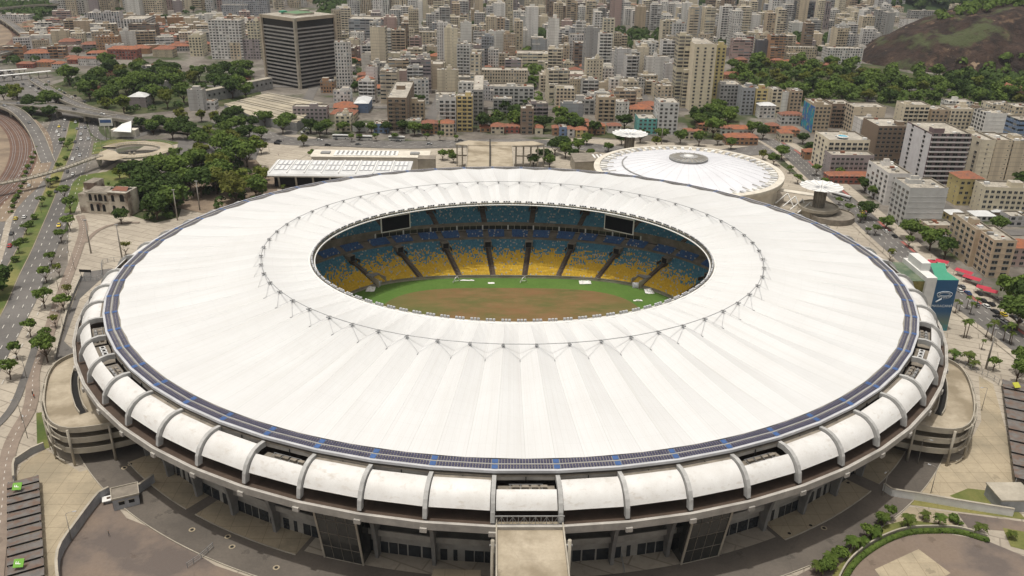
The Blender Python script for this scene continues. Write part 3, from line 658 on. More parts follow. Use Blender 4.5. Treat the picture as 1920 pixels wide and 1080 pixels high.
# ---- pitch and things lying on it
def oval(n,fx,z,mat,name):
    mb=MB(); pts=[(fx(2*PI*i/n)) for i in range(n)]; mb.face([(p[0],p[1],z) for p in pts],mat); return struct(mb.obj(name))
g=N('pitch_surround'); p=g.n('NewGeometry').outputs['Position']; x=g.mix(g.ramp(g.noise(.1,6,'World'),.3,.7),(.07,.14,.024),(.10,.18,.035)); x=g.mix(g.M('MULTIPLY',g.ramp(g.noise(.8,3,'World'),.4,.7),.35),x,(.05,.08,.02)); g.col(x); mats['turf']=g.fin(.95)
g=N('dry_pitch'); x=g.mix(g.ramp(g.noise(1,8,'World',sc3=(.03,.07,1)),.36,.60),(.085,.10,.028),(.185,.098,.045)); x=g.mix(g.ramp(g.noise(1,7,'World',sc3=(.09,.25,1)),.45,.75),x,(.21,.125,.06)); sx=g.n('SeparateXYZ'); g.l(g.n('NewGeometry').outputs['Position'],sx.inputs[0]); ed=g.M('MULTIPLY',g.ramp(g.M('ADD',g.M('ABSOLUTE',g.M('SUBTRACT',sx.outputs[0],6)),g.M('MULTIPLY',g.noise(.08,6,'World'),30)),46,68),.55); x=g.mix(ed,x,(.085,.12,.03)); x=g.mix(g.M('MULTIPLY',g.ramp(g.noise(.5,6,'World'),.4,.7),.45),x,(.12,.11,.04)); g.col(x); mats['dry']=g.fin(.95)
oval(120,lambda a:(cos(a)*(baseR(a)+.5),sin(a)*(baseR(a)+.5)),.06,'turf','grass_surround')
def sq(a,A,B,n): c,s=cos(a),sin(a); r=1/((abs(c)/A)**n+(abs(s)/B)**n)**(1/n); return (c*r+.3,s*r)
oval(120,lambda a:sq(a,57.5,45.0,3.6),.075,'dry','pitch')
def tarp(px,py,w,d,h,label):
    p=un(px,py,.1); mb=MB(); n=5; R2=random.Random(px)
    H=[[.1+h*R2.random()*(1 if 0<i<n and 0<j<n else .2) for j in range(n+1)] for i in range(n+1)]
    for i in range(n):
        for j in range(n):
            f=lambda a,b:(w*(a/n-.5),d*(b/n-.5),H[a][b]); mb.face([f(i,j),f(i+1,j),f(i+1,j+1),f(i,j+1)],'white')
    o=mb.obj('tarpaulin'); o.location=(p.x,p.y,.06); tag(o,label,'tarpaulin','white covers left on the grass',False)
tarp(1097,530,5.5,4,1.2,'big crumpled white sheet on the grass by the far right stand'); tarp(876,526,6.5,1,.4,'long flat white strip of cloth on the far touchline grass'); tarp(695,543,4,5,1.5,'white sheet folded up at the left corner of the grass'); tarp(1217,547,4,5,1.5,'white sheet folded up at the right corner of the grass'); tarp(1196,564,4,1.2,.8,'white padded bundle on the grass at the right pitch corner'); tarp(921,531,3,1.6,.4,'tiny white cloth scrap lying mid way along the far grass')
for px,py,lab in ((856,531,'white goal frame tipped over on the far grass left of centre'),(982,531,'white goal frame tipped over on the far grass right of centre')):
    p=un(px,py,.1); mb=MB(); mb.tube([(-1.6,0,0),(-.4,0,2.9),(.4,1.2,2.9),(1.6,1.2,0)],.16,'white',5); mb.tube([(-.4,0,2.9),(-1.6,2.2,0)],.12,'white',5); mb.tube([(.4,1.2,2.9),(1.4,3,0)],.12,'white',5)
    mb.tube([(-1.6,0,.1),(-1.6,2.2,.1),(1.4,3,.1),(1.6,1.2,.1)],.12,'white',5); o=mb.obj('goal'); o.location=(p.x,p.y,.06); tag(o,lab,'goal','goal frames on the grass',False)
for px,py,lab in ((703,537,'small grey dugout shelter at the left corner of the stand'),(1196,540,'small grey dugout shelter at the right corner of the stand')):
    p=un(px,py,.1); t=thing('dugout',lab,'shelter',(p.x,p.y,.06),0,'dugouts beside the stand'); mb=MB(); mb.tube([(-2.5,0,.1),(2.5,0,.1)],.12,'steel'); 
    for i in range(5): a,b=PI/2*i/5,PI/2*(i+1)/5; mb.face([(-2.5,1.5-1.6*sin(a)*1,2.1*cos(a)+.1),(2.5,1.5-1.6*sin(a),2.1*cos(a)+.1),(2.5,1.5-1.6*sin(b),2.1*cos(b)+.1),(-2.5,1.5-1.6*sin(b),2.1*cos(b)+.1)],'galv')
    mb.obj('canopy',t); mb=MB(); mb.box((0,.9,.45),(4.6,.5,.12),'bluepad'); mb.box((0,.9,.2),(4.4,.1,.4),'steel'); mb.obj('bench',t)
# ================================================================== GROUND AND ROADS
ground('city_ground',[(-4000,-1500),(4000,-1500),(4000,5000),(-4000,5000)],'ground',False,0.0)
# paved plaza around the stadium
ground('plaza',[(-330,-260),(-215,-60),(-205,60),(-262,190),(-255,300),(-120,300),(60,330),(190,310),(196,160),(203,40),(200,-60),(215,-180),(230,-330),(-250,-330)],'plaza',False)
# big worn asphalt yard front
ground('front_yard',[(-131,-101),(-119,-106),(-110,-116),(-98,-122),(-80,-135),(-50,-148),(-10,-154),(30,-153),(60,-146),(82,-133),(98,-140),(140,-160),(240,-190),(240,-330),(-200,-330)],'asphw',False)
mb=MB()
def annulus(name,o0,o1,a0,a1,mat,z):
    mb=MB(); n=80
    for i in range(n):
        a,b=rad(a0+(a1-a0)*i/n),rad(a0+(a1-a0)*(i+1)/n); mb.face([ell(a,o0,z),ell(a,o1,z),ell(b,o1,z),ell(b,o0,z)],mat)
    return struct(mb.obj(name))
annulus('service_road',-14,16,-160,-20,'asphd',.19)
annulus('service_road',-14,9,-20,200,'asphd',.19)
for a0,a1 in ((-141,-128),(-126.5,-113),(-62,-47),(-45,-36)): annulus('stadium_apron',-8,5.5,a0,a1,'apron',.23)
annulus('stadium_apron',-8,3.5,-112.5,-62.5,'plaza',.22)
for a0,a1 in ((-141,-128),(-126.5,-113),(-62,-47),(-45,-36)):
    kb=MB()
    for i in range(30):
        a,b=rad(a0+(a1-a0)*i/30),rad(a0+(a1-a0)*(i+1)/30); p_,q_=ell(a,5.6,.3),ell(b,5.6,.3); kb.beam(p_,q_,.3,.25,'conc')
    struct(kb.obj('kerb'))
kb=MB()
for i in range(120):
    a,b=rad(-150+120*i/120),rad(-150+120*(i+1)/120); kb.beam(ell(a,16.1,.25),ell(b,16.1,.25),.25,.2,'conc')
struct(kb.obj('kerb'))
ground('parking_apron',[(28,905),(40,870),(85,842),(150,885),(205,868),(222,893),(206,905),(183,925),(120,1015),(108,1085),(60,1300),(10,1300),(22,1000)],'apron')
ground('grass_bank',[(70,846),(68,775),(90,770),(100,812),(98,838)],'grass')
ground('service_lane',[(158,510),(212,503),(150,560),(120,640),(150,668),(104,680),(130,585)],'asph')
ground('parking_apron',[(1835,705),(1862,720),(1900,860),(1905,935),(1740,940),(1700,925),(1740,872),(1800,862),(1840,790)],'apron')
ground('front_yard',[(1530,1150),(1575,1085),(1618,1035),(1660,1012),(1755,997),(1850,1014),(1960,1060),(1990,1300),(1480,1300)],'asphw')
ground('grass_bank',[(1660,915),(1705,925),(1900,950),(1925,975),(1800,960),(1660,940)],'grass')
ground('grass_mound',[(1780,930),(1815,916),(1850,920),(1900,945),(1895,952),(1800,938)],'grass')
ground('access_lane',[(1795,962),(1930,980),(1930,1000),(1815,990)],'asphw')
ground('paved_court',[(1675,980),(1705,950),(1790,962),(1800,985),(1750,985),(1690,1000)],'apron')
ground('hedge_bed',[(1530,1150),(1565,1070),(1610,1020),(1660,985),(1700,975),(1790,985),(1755,996),(1660,1012),(1618,1035),(1575,1085),(1550,1150)],'grass')
ground('grass_bank',[(1880,990),(1935,1000),(1935,1035),(1895,1025)],'grass')
ground('traffic_island',[(1640,1068),(1722,1030),(1782,1075),(1740,1100),(1660,1095)],'apron')
for P_u in ([(1362,132),(1420,112),(1560,112),(1640,122),(1760,150),(1990,165),(1990,215),(1800,208),(1700,204),(1640,194),(1530,205),(1480,195),(1420,168),(1366,152)],[(325,325),(400,296),(470,294),(512,345),(480,392),(400,398),(340,380)],[(236,390),(255,332),(320,322),(350,360),(335,408),(290,418),(245,404)],[(345,262),(430,245),(505,262),(492,292),(420,302),(350,282)],[(78,166),(160,138),(240,122),(330,133),(405,160),(382,192),(330,207),(240,216),(180,212),(150,182)],[(398,150),(470,133),(492,180),(440,202),(402,197)],[(900,248),(1030,252),(1100,256),(1190,264),(1180,238),(1100,233),(1000,223),(985,180),(962,190),(928,235)],[(1283,216),(1362,204),(1388,225),(1382,264),(1296,260)]): ground('undergrowth',P_u,'under')
# ---- left highway
ML=line([(-120,760),(-20,600),(20,518),(45,470),(66,424),(86,380),(101,343),(113,310),(124,284),(133,258),(139,232),(141,222)],6)
ground('highway',[(-330,900),(0,697),(67,567),(110,460),(140,380),(165,300),(172,262),(160,226),(150,208),(100,205),(96,226),(84,255),(72,290),(58,330),(30,372),(-10,425),(-140,560),(-420,700)],'asph')
ground('highway',[(160,212),(120,185),(80,160),(45,140),(0,128),(-60,110),(-60,160),(0,166),(30,180),(100,214)],'asph')
strip('median',ML,6.5,'grass')
mb=MB()
for off in (-7,-10.6,-14.2,-17.8,7.5,11.1,14.7,18.3,21.9): dashes(mb,ML,off,.30,w=.28,on=3.2,gap=6.5)
U_=line([(150,206),(110,180),(70,158),(20,143),(-60,128)],8)
for off in (-9,-4.5,0,4.5,9): dashes(mb,U_,off,.30,w=.3,on=3.5,gap=8)
for off in (-3.6,3.6): dashes(mb,ML,off,.31,w=.3,on=30,gap=.01,mat='apron')
struct(mb.obj('lane_marking'))
strip('pavement',line([(-60,640),(0,480),(20,405),(42,362),(62,320),(78,282)],6),3,'plaza')
# slip lane and loops by the viaduct
strip('slip_road',line([(172,228),(180,250),(200,262),(235,262),(268,252),(288,240)],4),6,'asph')
ground('green_verge',[(176,268),(205,262),(260,262),(300,262),(340,268),(310,275),(270,262),(215,272),(185,288),(172,290)],'grass')
ground('green_verge',[(240,352),(300,330),(390,300),(520,300),(520,370),(380,400),(330,390),(240,398)],'dirt')
ground('green_verge',[(135,345),(150,330),(200,322),(240,300),(300,310),(250,345),(235,352),(160,345),(140,400),(120,400)],'grass')
ground('car_park',[(335,262),(470,262),(520,280),(505,300),(400,300),(350,330),(300,322),(330,290)],'asph')
ground('forecourt',[(495,262),(540,250),(620,262),(560,300),(500,325),(480,300)],'plaza')
# ---- railway on the left
RW=line([(-60,420),(-20,380),(12,352),(32,325),(43,297),(44,270),(33,245),(8,222),(-40,200),(-120,180)],4)
strip('rail_bed',RW,36,'dirt'); strip('rail_bed',RW,17,'rust')
mb=MB()
for off in (-6.6,-5.2,-2.4,-1.0,1.0,2.4,5.2,6.6): strip('',RW,.22,'steel',.42,mb=mb,off=off)
struct(mb.obj('railway_track')); mats['sleeper']=simple('sleepers',(.10,.08,.065),.95,.3,.5)
RW2=line([(-80,108),(0,96),(28,82),(38,66),(22,48),(0,38),(-60,22)],10)
strip('rail_bed',RW2,46,'dirt'); strip('railway_track',RW2,18,'rust'); 
# ---- curved cycle path
CP=line([(150,405),(157,425),(154,445),(146,470),(135,500),(118,545),(100,598),(84,650),(70,675),(62,705),(61,740),(54,772),(38,800),(22,832),(10,880),(4,950),(-10,1080),(-30,1300)],4)
strip('cycle_path',CP,4.4,'brickpath'); mb=MB(); dashes(mb,CP,0,.34,w=.18,on=1.2,gap=2.4); struct(mb.obj('path_marking'))
strip('path',line([(160,455),(185,432),(220,420),(262,418)],4),2.2,'brickpath'); strip('path',line([(-40,830),(20,770),(50,700),(70,640)],4),2.6,'asph')
# ---- back avenue and right street
AV=line([(420,226),(520,262),(640,268),(760,272),(860,270),(960,268),(1060,272),(1180,284),(1300,292),(1420,282),(1480,272)],10)
strip('avenue',AV,22,'asph'); mb=MB()
for off in (-7,-3.5,3.5,7): dashes(mb,AV,off,.36,w=.3,on=3,gap=6)
AV2=line([(1440,262),(1478,285),(1515,318),(1560,358),(1610,402),(1660,447),(1710,490),(1760,530),(1810,570),(1870,612),(1960,680),(2080,780)],6)
strip('street',AV2,15,'asph'); strip('pavement',AV2,7,'plaza',off=11.5); strip('pavement',AV2,3,'plaza',off=-9)
for off in (-3.6,0,3.6): dashes(mb,AV2,off,.40,w=.25,on=2.6,gap=4)
mats['redp']=simple('red_lane_paint',(.34,.12,.10),.8,.3,.5)
struct(mb.obj('lane_marking')); mb=MB(); dashes(mb,AV2,6.6,.39,w=1.7,on=16,gap=16,mat='redp'); struct(mb.obj('cycle_lane'))
mb=MB()
for i in range(9):
    p=un(1868+i*7,560+i*5.2); mb.box((p.x,p.y,.42),(.6,4.5,.01),'wpaint',0)
struct(mb.obj('zebra_crossing'))
# city streets
for k,(a,b) in enumerate([((-60,335),(-20,1500)),((120,340),(230,1500)),((-300,520),(700,560)),((-420,760),(640,800)),((-200,430),(250,440)),((300,340),(420,700)),((-160,330),(-260,1400)),((230,120),(560,150)),((230,250),(560,290)),((400,-40),(420,330)),((260,60),(265,330)),((-500,1020),(800,1060)),((-600,1260),(900,1300))]):
    P=resample([Vector((a[0],a[1],0)),Vector((b[0],b[1],0))],30); strip('street',P,9,'asph')
# manholes / drains on the yards
mb=MB(); 
for px,py in [(360,993),(427,1006),(518,1064),(435,1025),(645,800),(820,895),(233,877),(245,870),(335,890),(1520,985),(1545,990),(1500,948),(1590,905),(1455,960),(1480,1000)]:
    p=un(px,py,.3); mb.lathe([(.9,.02),(.9,.05),(.0,.05)],'apron',12,(p.x,p.y,.25),False); mb.lathe([(.5,.06),(0,.06)],'dark',12,(p.x,p.y,.25),False)
struct(mb.obj('drain_cover'))
# ================================================================== TREES
leafq=[]
def crown(mb,R2,n,rx,rz,cz,lq,ls,mat,cr=.36):
    for c in range(n):
        while 1:
            p=Vector((R2.uniform(-1,1),R2.uniform(-1,1),R2.uniform(-1,1)))
            if .25<p.length<1: break
        k=R2.uniform(.75,1.1); cx,cy,cz_=p.x*rx*.72*k,p.y*rx*.72*k,cz+p.z*rz*.62
        rr=rx*cr*R2.uniform(.6,1.25)
        for q in range(lq):
            d=Vector((R2.gauss(0,1),R2.gauss(0,1),R2.gauss(0,1))).normalized()
            if d.z<-.55: d.z=-d.z*.5
            pos=Vector((cx,cy,cz_))+Vector((d.x*rr,d.y*rr,d.z*rr*.75))*R2.uniform(.7,1.08)
            nrm=(d+Vector((R2.gauss(0,.5),R2.gauss(0,.5),R2.gauss(.35,.5)))).normalized(); a=nrm.orthogonal().normalized(); b=nrm.cross(a); th=R2.uniform(0,6.3); a,b=a*cos(th)+b*sin(th),b*cos(th)-a*sin(th); s=ls*R2.uniform(.6,1.35)
            mb.face([pos-a*s-b*s*.6,pos+a*s-b*s*.7,pos+a*s*.7+b*s*.6,pos-a*s*.8+b*s*.6],mat)
def trunk(R2,h,r,spread,nb,mat='bark'):
    t=MB(); t.tube([(0,0,-.2),(R2.uniform(-.2,.2),R2.uniform(-.2,.2),h*.55),(R2.uniform(-.3,.3),R2.uniform(-.3,.3),h)],r,mat,6,r*.6)
    for i in range(nb):
        a=2*PI*i/nb+R2.uniform(-.4,.4); t.tube([(0,0,h*.55),(cos(a)*spread*.35,sin(a)*spread*.35,h*.95),(cos(a)*spread*.8,sin(a)*spread*.8,h*1.45)],r*.5,mat,5,r*.15)
    return t
def make_tree(name,seed,kind):
    R2=random.Random(seed); c=MB()
    if kind=='big': t=trunk(R2,4.2,.42,4.2,5); crown(c,R2,34,6.8,3.8,7.6,50,.56,'leaf',.27)
    elif kind=='dark': t=trunk(R2,3.8,.45,4,5); crown(c,R2,34,6.4,4.4,7.6,54,.54,'leafd',.28)
    elif kind=='yellow': t=trunk(R2,3.6,.35,3.6,5); crown(c,R2,20,5.2,3.2,6.6,55,.5,'leafy',.33)
    elif kind=='street': t=trunk(R2,2.9,.2,2.4,5); crown(c,R2,19,3.3,1.5,4.9,34,.34,'leaf',.27)
    elif kind=='thin': t=trunk(R2,2.9,.18,2.6,6); crown(c,R2,11,2.7,1.6,4.9,22,.3,'leafy',.33)
    elif kind=='far': t=trunk(R2,3.5,.4,3,3); crown(c,R2,14,6,4.2,7,34,.85,'leafd',.42)
    elif kind=='farg': t=trunk(R2,3.5,.4,3,3); crown(c,R2,14,6,4.2,7,34,.85,'leaf',.42)
    elif kind=='shrub': t=trunk(R2,.5,.12,.9,4); crown(c,R2,9,1.5,.9,1.2,40,.26,'leaf',.4)
    nm_='street_tree' if kind in('street','thin') else name
    r=bpy.data.objects.new(nm_,None); COL.objects.link(r); r.empty_display_size=.1
    t.obj('trunk',r); c.obj('crown',r); r.location=(0,-2000,-50); return r
TR={k:[make_tree({'shrub':'shrub'}.get(k,'tree'),hash_,k) for hash_ in range(s,s+n)] for k,s,n in (('big',10,3),('dark',20,3),('yellow',30,2),('street',40,4),('thin',50,2),('far',60,3),('farg',70,3),('shrub',80,2))}
USED=set(); TREES=[]; TP=[]
def tree(p,kind,s=1.0,label=None,group=None,ref=None):
    src=R.choice(TR[kind]); 
    if src.name not in USED: USED.add(src.name); o=src; o.location=p; o.rotation_euler=(0,0,R.uniform(0,6.28)); o.scale=(s,s,s*R.uniform(.9,1.1))
    else: o=dup(src,p,R.uniform(0,6.28),(s,s,s*R.uniform(.88,1.12)))
    d={'big':'broad green tree','dark':'dense dark green tree','yellow':'yellow-green tree','street':'young street tree','thin':'sparse young tree','far':'dark tree','farg':'green tree','shrub':'low green shrub'}[kind]
    tag(o,label or d,'shrub' if kind=='shrub' else 'tree',group or 'trees',label is None,ref); TREES.append(o); TP.append(o); return o
def T_(px,py,kind,s=1.0,**k): p=un(px,py); return tree((p.x,p.y,0),kind,s,**k)
def cluster(pts,n,kinds,smin,smax,sep=6,**k):
    P=[un(*q) for q in pts]; xs=[p.x for p in P]; ys=[p.y for p in P]; done=[];tries=0
    while len(done)<n and tries<n*60:
        tries+=1; x,y=R.uniform(min(xs),max(xs)),R.uniform(min(ys),max(ys))
        c=False
        for i in range(len(P)):
            a,b=P[i],P[i-1]
            if (a.y>y)!=(b.y>y) and x<(b.x-a.x)*(y-a.y)/(b.y-a.y)+a.x: c=not c
        if not c or any((x-q[0])**2+(y-q[1])**2<sep*sep for q in done): continue
        done.append((x,y)); tree((x,y,0),R.choice(kinds),R.uniform(smin,smax),**k)
# left plaza and highway trees (bases read off the photo)
for px,py,s in [(132,432,1.1),(116,455,.9),(98,498,.8),(88,530,1.0),(85,578,1.15),(120,583,1.0),(58,632,.95),(85,665,1.1),(33,674,.85),(20,712,1.0),(90,680,1.25),(88,640,.7),(133,400,1.2),(122,375,1.1)]: T_(px,py,'street',s*1.28,group='street trees between the highway and the plaza')
for px,py,s in [(130,560,.9),(105,615,.8),(237,480,1.0),(112,520,.8)]: T_(px,py,'thin',s*1.25,group='street trees between the highway and the plaza')
for px,py,s in [(228,420,1.15)]: T_(px,py,'dark',.8)
for i,(px,py) in enumerate([(131,268),(128,282),(123,300),(112,322),(107,340),(98,352),(92,368),(80,388),(64,412),(50,440),(44,455),(36,475),(28,492),(120,275),(58,425)]): T_(px,py,'street' if i%2 else 'shrub',1.0 if i%2 else 1.7,group='trees on the highway median')
for px,py in [(5,545),(-6,560)]: T_(px,py,'dark',1.0)
for i in range(14):
    f=i/13; T_(20+52*f+R.uniform(-2,2),400-120*f,'shrub',R.uniform(1,1.8),group='shrubs along the railway edge')
cluster([(330,330),(400,300),(470,298),(505,345),(470,385),(400,392),(345,375)],20,['big','big','dark','yellow'],1.3,1.8,9,group='trees behind the left rim of the roof')
cluster([(240,385),(255,335),(320,325),(345,360),(330,400),(290,415),(250,400)],16,['dark','dark','big'],1.1,1.6,8,group='trees beside the ruined mansion')
cluster([(345,262),(430,245),(505,262),(500,290),(420,300),(350,280)],15,['big','big','yellow','dark'],1.0,1.35,11,group='trees on the car park left of the roof')
cluster([(300,242),(345,228),(430,226),(520,236),(600,252),(540,254),(430,252),(340,252)],13,['big','dark','yellow'],1.0,1.35,10,group='trees along the viaduct')
cluster([(80,165),(160,140),(240,125),(330,135),(400,160),(380,190),(330,205),(240,215),(180,210),(150,180)],36,['big','dark','big','yellow'],1.25,1.75,13,group='trees beyond the viaduct')
cluster([(400,150),(470,135),(490,180),(440,200),(405,195)],13,['dark','big'],1.3,1.7,11,group='trees at the foot of the dark tower')
cluster([(240,250),(290,238),(345,250),(330,262),(285,262)],7,['dark','big'],.9,1.1,6,group='trees beside the white tent roof')
cluster([(30,195),(110,190),(115,215),(40,212)],6,['dark','big'],.9,1.2,7,group='trees under the viaduct')
cluster([(0,170),(30,172),(50,190),(0,195)],5,['yellow','big'],1.0,1.3,6,group='trees under the viaduct')
cluster([(1420,268),(1560,268),(1600,300),(1500,330),(1400,290)],0,['big'],.8,1,8)
T_(93,225,'dark',1.2); T_(60,222,'dark',1.0); T_(330,300,'big',.8); T_(375,305,'street',1.4); T_(200,375,'big',.5)
cluster([(200,345),(240,330),(262,345),(210,355)],5,['shrub','yellow'],.6,.9,4,group='bushes behind the ruined mansion')
# along the back avenue
for px in list(range(590,860,27)): T_(px+R.uniform(-6,6),251+R.uniform(-3,4),R.choice(['big','dark','big']),R.uniform(.75,1.05),group='trees lining the far side of the avenue')
for px in (675,705,740,800,825,660,855): T_(px,266+R.uniform(-2,3),'street',R.uniform(.8,1.2),group='small trees on the avenue median')
for px,py,k,s in [(600,258,'dark',1.0),(570,275,'yellow',.9),(585,292,'shrub',2),(830,300,'big',.7),(850,305,'big',.6),(845,296,'yellow',.6),(1000,312,'dark',.9),(1020,306,'dark',1.0),(1040,290,'dark',1.0),(1060,296,'big',1),(1075,300,'dark',.8),(1030,315,'big',.8),(1085,286,'big',.9),(1055,282,'dark',1.1),(1108,300,'street',1.2),(1140,285,'big',.7),(1165,272,'dark',.9),(1100,272,'big',.8),(1200,268,'dark',1.0),(1240,265,'big',1.0),(1275,270,'big',1.0),(1310,275,'big',1.0),(1345,272,'yellow',.9),(1370,280,'big',.8),(1230,276,'yellow',.8)]: T_(px,py,k,s)
cluster([(900,248),(980,246),(1030,250),(1100,255),(1180,262),(1180,240),(1100,235),(1000,225),(985,180),(965,190),(930,235)],22,['big','dark','farg'],.9,1.3,9,group='trees among the houses behind the avenue')
cluster([(985,95),(1005,95),(1010,165),(985,190)],8,['dark','big'],.9,1.2,8,group='trees between the slabs of the inner city')
cluster([(1285,215),(1360,205),(1385,225),(1380,262),(1300,258)],10,['big','dark'],1.0,1.4,9,group='trees at the foot of the yellow high-rise')
# right street trees
for px,py,s,k in [(1590,402,1.1,'street'),(1572,385,.8,'street'),(1613,418,.9,'street'),(1640,442,1.0,'street'),(1626,440,.6,'street'),(1703,465,1.0,'street'),(1668,490,1.1,'thin'),(1545,355,1.1,'street'),(1570,338,1.3,'street'),(1530,330,1.2,'street'),(1622,412,1.0,'dark'),(1660,430,.8,'big'),(1705,450,1.1,'big'),(1742,470,1.2,'big'),(1770,485,1.0,'dark'),(1620,360,.9,'dark'),(1638,372,.8,'big'),(1730,555,.6,'big'),(1905,620,1.5,'big'),(1890,570,1.3,'big'),(1920,590,1.4,'dark'),(1905,720,1.4,'street'),(1915,700,1.6,'street'),(1862,695,.9,'street'),(1520,292,1.0,'dark'),(1465,300,1.0,'big'),(1450,310,.8,'big'),(1480,325,1.0,'street'),(1495,345,1.1,'street'),(1430,300,.8,'yellow'),(1505,270,.9,'dark'),(1750,250,.8,'big'),(1870,440,.9,'big'),(1885,380,1.0,'dark'),(1915,360,1.2,'dark'),(1430,262,1.0,'dark'),(1410,255,1.0,'big')]: T_(px,py,k,s)
# wooded park on the right
cluster([(1365,134),(1420,122),(1560,124),(1680,146),(1790,150),(1930,170),(1960,210),(1800,205),(1700,200),(1640,190),(1530,200),(1480,190),(1420,165),(1370,150)],92,['far','farg','big','farg','yellow'],1.15,1.6,13,label='tree in the dense wooded park below the rock hill',group='trees of the wooded park')
# palms
mats['frond']=leaf('palm_fronds',(.05,.10,.015),(.12,.18,.035),(.09,.09,.02))
def palm(seed,h,fl,nf,r=.2):
    R2=random.Random(seed); root=bpy.data.objects.new('palm_tree',None); COL.objects.link(root); t=MB(); bx,by=R2.uniform(-.5,.5),R2.uniform(-.5,.5)
    t.tube([(0,0,-.2),(bx*.4,by*.4,h*.5),(bx,by,h)],r*1.2,'bark',6,r*.7); t.obj('trunk',root); c=MB()
    for i in range(nf):
        a=2*PI*i/nf+R2.uniform(-.2,.2); el=R2.uniform(.0,.9); prev=None
        for j in range(7):
            s=j/6; x=fl*s*cos(el*.6)*(1-.15*s); z=h+fl*(sin(el)*s-.75*s*s); w_=.95*math.sin(PI*min(.95,s+.12))*fl/3; ca,sa=cos(a),sin(a)
            m_=Vector((bx+x*ca,by+x*sa,z)); l_=m_+Vector((-sa*w_,ca*w_,-w_*.45)); r_=m_+Vector((sa*w_,-ca*w_,-w_*.45))
            if prev:
                c.face([prev[0],prev[1],l_.lerp(prev[1],.35),m_],'frond'); c.face([prev[0],m_,r_.lerp(prev[2],.35),prev[2]],'frond')
            prev=(m_,l_,r_)
    c.obj('crown',root); root.location=(0,-2000,-50); return root
PALM=[palm(1,7.5,2.6,13),palm(2,9,2.8,12),palm(3,3.0,2.3,13,.16),palm(4,2.2,2.1,12,.15)]
pu=set()
def P_(px,py,i,s=1.0,label='palm tree',group='palms'):
    p=un(px,py); src=PALM[i]
    if i not in pu: pu.add(i); o=src; o.location=(p.x,p.y,0); o.scale=(s,s,s)
    else: o=dup(src,(p.x,p.y,0),R.uniform(0,6.28),s)
    tag(o,label,'palm tree',group,True)
for px,py,i,s in [(1807,633,0,1.0),(1811,634,1,.9),(1848,632,0,.8),(1858,638,1,1),(1881,640,0,.9),(1892,645,1,1.0),(1895,648,0,.8),(1791,588,1,.7),(1798,585,0,.6),(1818,590,0,.8),(1812,580,1,.7),(1830,578,0,.7),(1787,675,3,1.9),(1815,683,2,1.6),(1822,690,3,1.4),(1870,600,1,.8),(1840,655,0,.6)]: P_(px,py,i,s,'tall slender palm','palms on the right plaza')
for px,py,i,s in [(1702,990,2,1.3),(1730,975,3,1.1),(1758,985,2,1.2),(1833,998,3,1.3),(1892,1008,3,1.0),(1593,1030,2,1.3),(1560,1062,3,1.5),(1655,985,2,1.2),(1640,1010,3,1.3),(1612,1025,3,1.2),(1530,1075,2,1.2)]: P_(px,py,i,s,'short leafy palm','young palms by the curved hedge')
for px,py,i,s in [(313,352,0,.9),(238,318,3,1.4),(312,345,1,.8),(305,305,3,1.5),(548,345,3,1.2),(530,355,3,1.2)]: P_(px,py,i,s,'palm','palms behind the left of the roof')
for px,py,k,s in [(1650,985,'street',.7),(1665,975,'street',.75),(1640,1000,'shrub',1.4),(1622,1012,'street',.7),(1600,1030,'street',.7),(1580,1045,'shrub',1.6),(1555,1070,'shrub',1.8),(1540,1080,'street',.7),(1565,1052,'street',.6),(1785,975,'shrub',1.3),(1795,983,'shrub',1.1)]: T_(px,py,k,s,group='bushes by the curved hedge')
# curved hedge on a wall (bottom right)
HP=line([(1560,1120),(1575,1082),(1592,1055),(1618,1032),(1655,1010),(1700,995),(1755,992),(1800,995),(1850,1010)],.75)
hw=thing('curved_wall','curved low concrete wall with a clipped hedge along its inner side','wall'); mb=MB()
for i in range(len(HP)-1): mb.beam((HP[i].x,HP[i].y,.7),(HP[i+1].x,HP[i+1].y,.7),.4,1.4,'conc')
mb.obj('wall_body',hw); 
hd=MB(); H2=side(HP,-1.3); R3=random.Random(5)
for p in H2:
    for q in range(34):
        d=Vector((R3.gauss(0,1),R3.gauss(0,1),abs(R3.gauss(0,1)))).normalized(); pos=p+Vector((d.x*.75,d.y*.75,.3+d.z*1.0)); a=d.orthogonal().normalized()*.3; b=d.cross(a); hd.face([pos-a-b,pos+a-b,pos+a+b,pos-a+b],'leaf')
o=hd.obj('hedge'); tag(o,'long curved green hedge along the inner side of the curved wall','hedge',None,False)
# ================================================================== ARENA
ar=thing('arena','round indoor arena with a shallow white cable dome behind the stadium on the right','arena',(112.5,197,0))
AR=57.5
mats['dome']=simple('dome_membrane',(.655,.665,.70),.5,.1,.05); mats['cream']=simple('cream_paint',(.64,.60,.52),.8,.2,.2)
mb=MB(); mb.lathe([(AR-3,0),(AR-3,10.5),(AR,11.5),(AR,14.2)],'cream',96); mb.obj('wall',ar)
mb=MB(); mb.lathe([(AR,14.2),(AR-3.6,14.5),(AR-3.8,13.2),(AR-8.5,13.4)],'cream',96,smooth=False); mb.obj('rim',ar)
mb=MB(); 
def dz(r): return 13.5+7.0*(1-(r/49.0)**2)
pr=[(49.5-i*3.4,dz(49.5-i*3.4)) for i in range(12)]+[(11.5,dz(11.5))]; mb.lathe(pr,'dome',96); mb.obj('dome',ar)
mb=MB(); mb.lathe([(11.8,dz(11.8)+.2),(11.8,dz(11.8)+1.2),(5.6,dz(11.8)+1.6),(5.6,dz(11.8)+2.0),(0,dz(11.8)+2.1)],'concgrey',48,smooth=False)
for i in range(24): a=2*PI*i/24; mb.beam((11.6*cos(a),11.6*sin(a),dz(11.8)+1.35),(5.7*cos(a),5.7*sin(a),dz(11.8)+2.0),.35,.18,'conc')
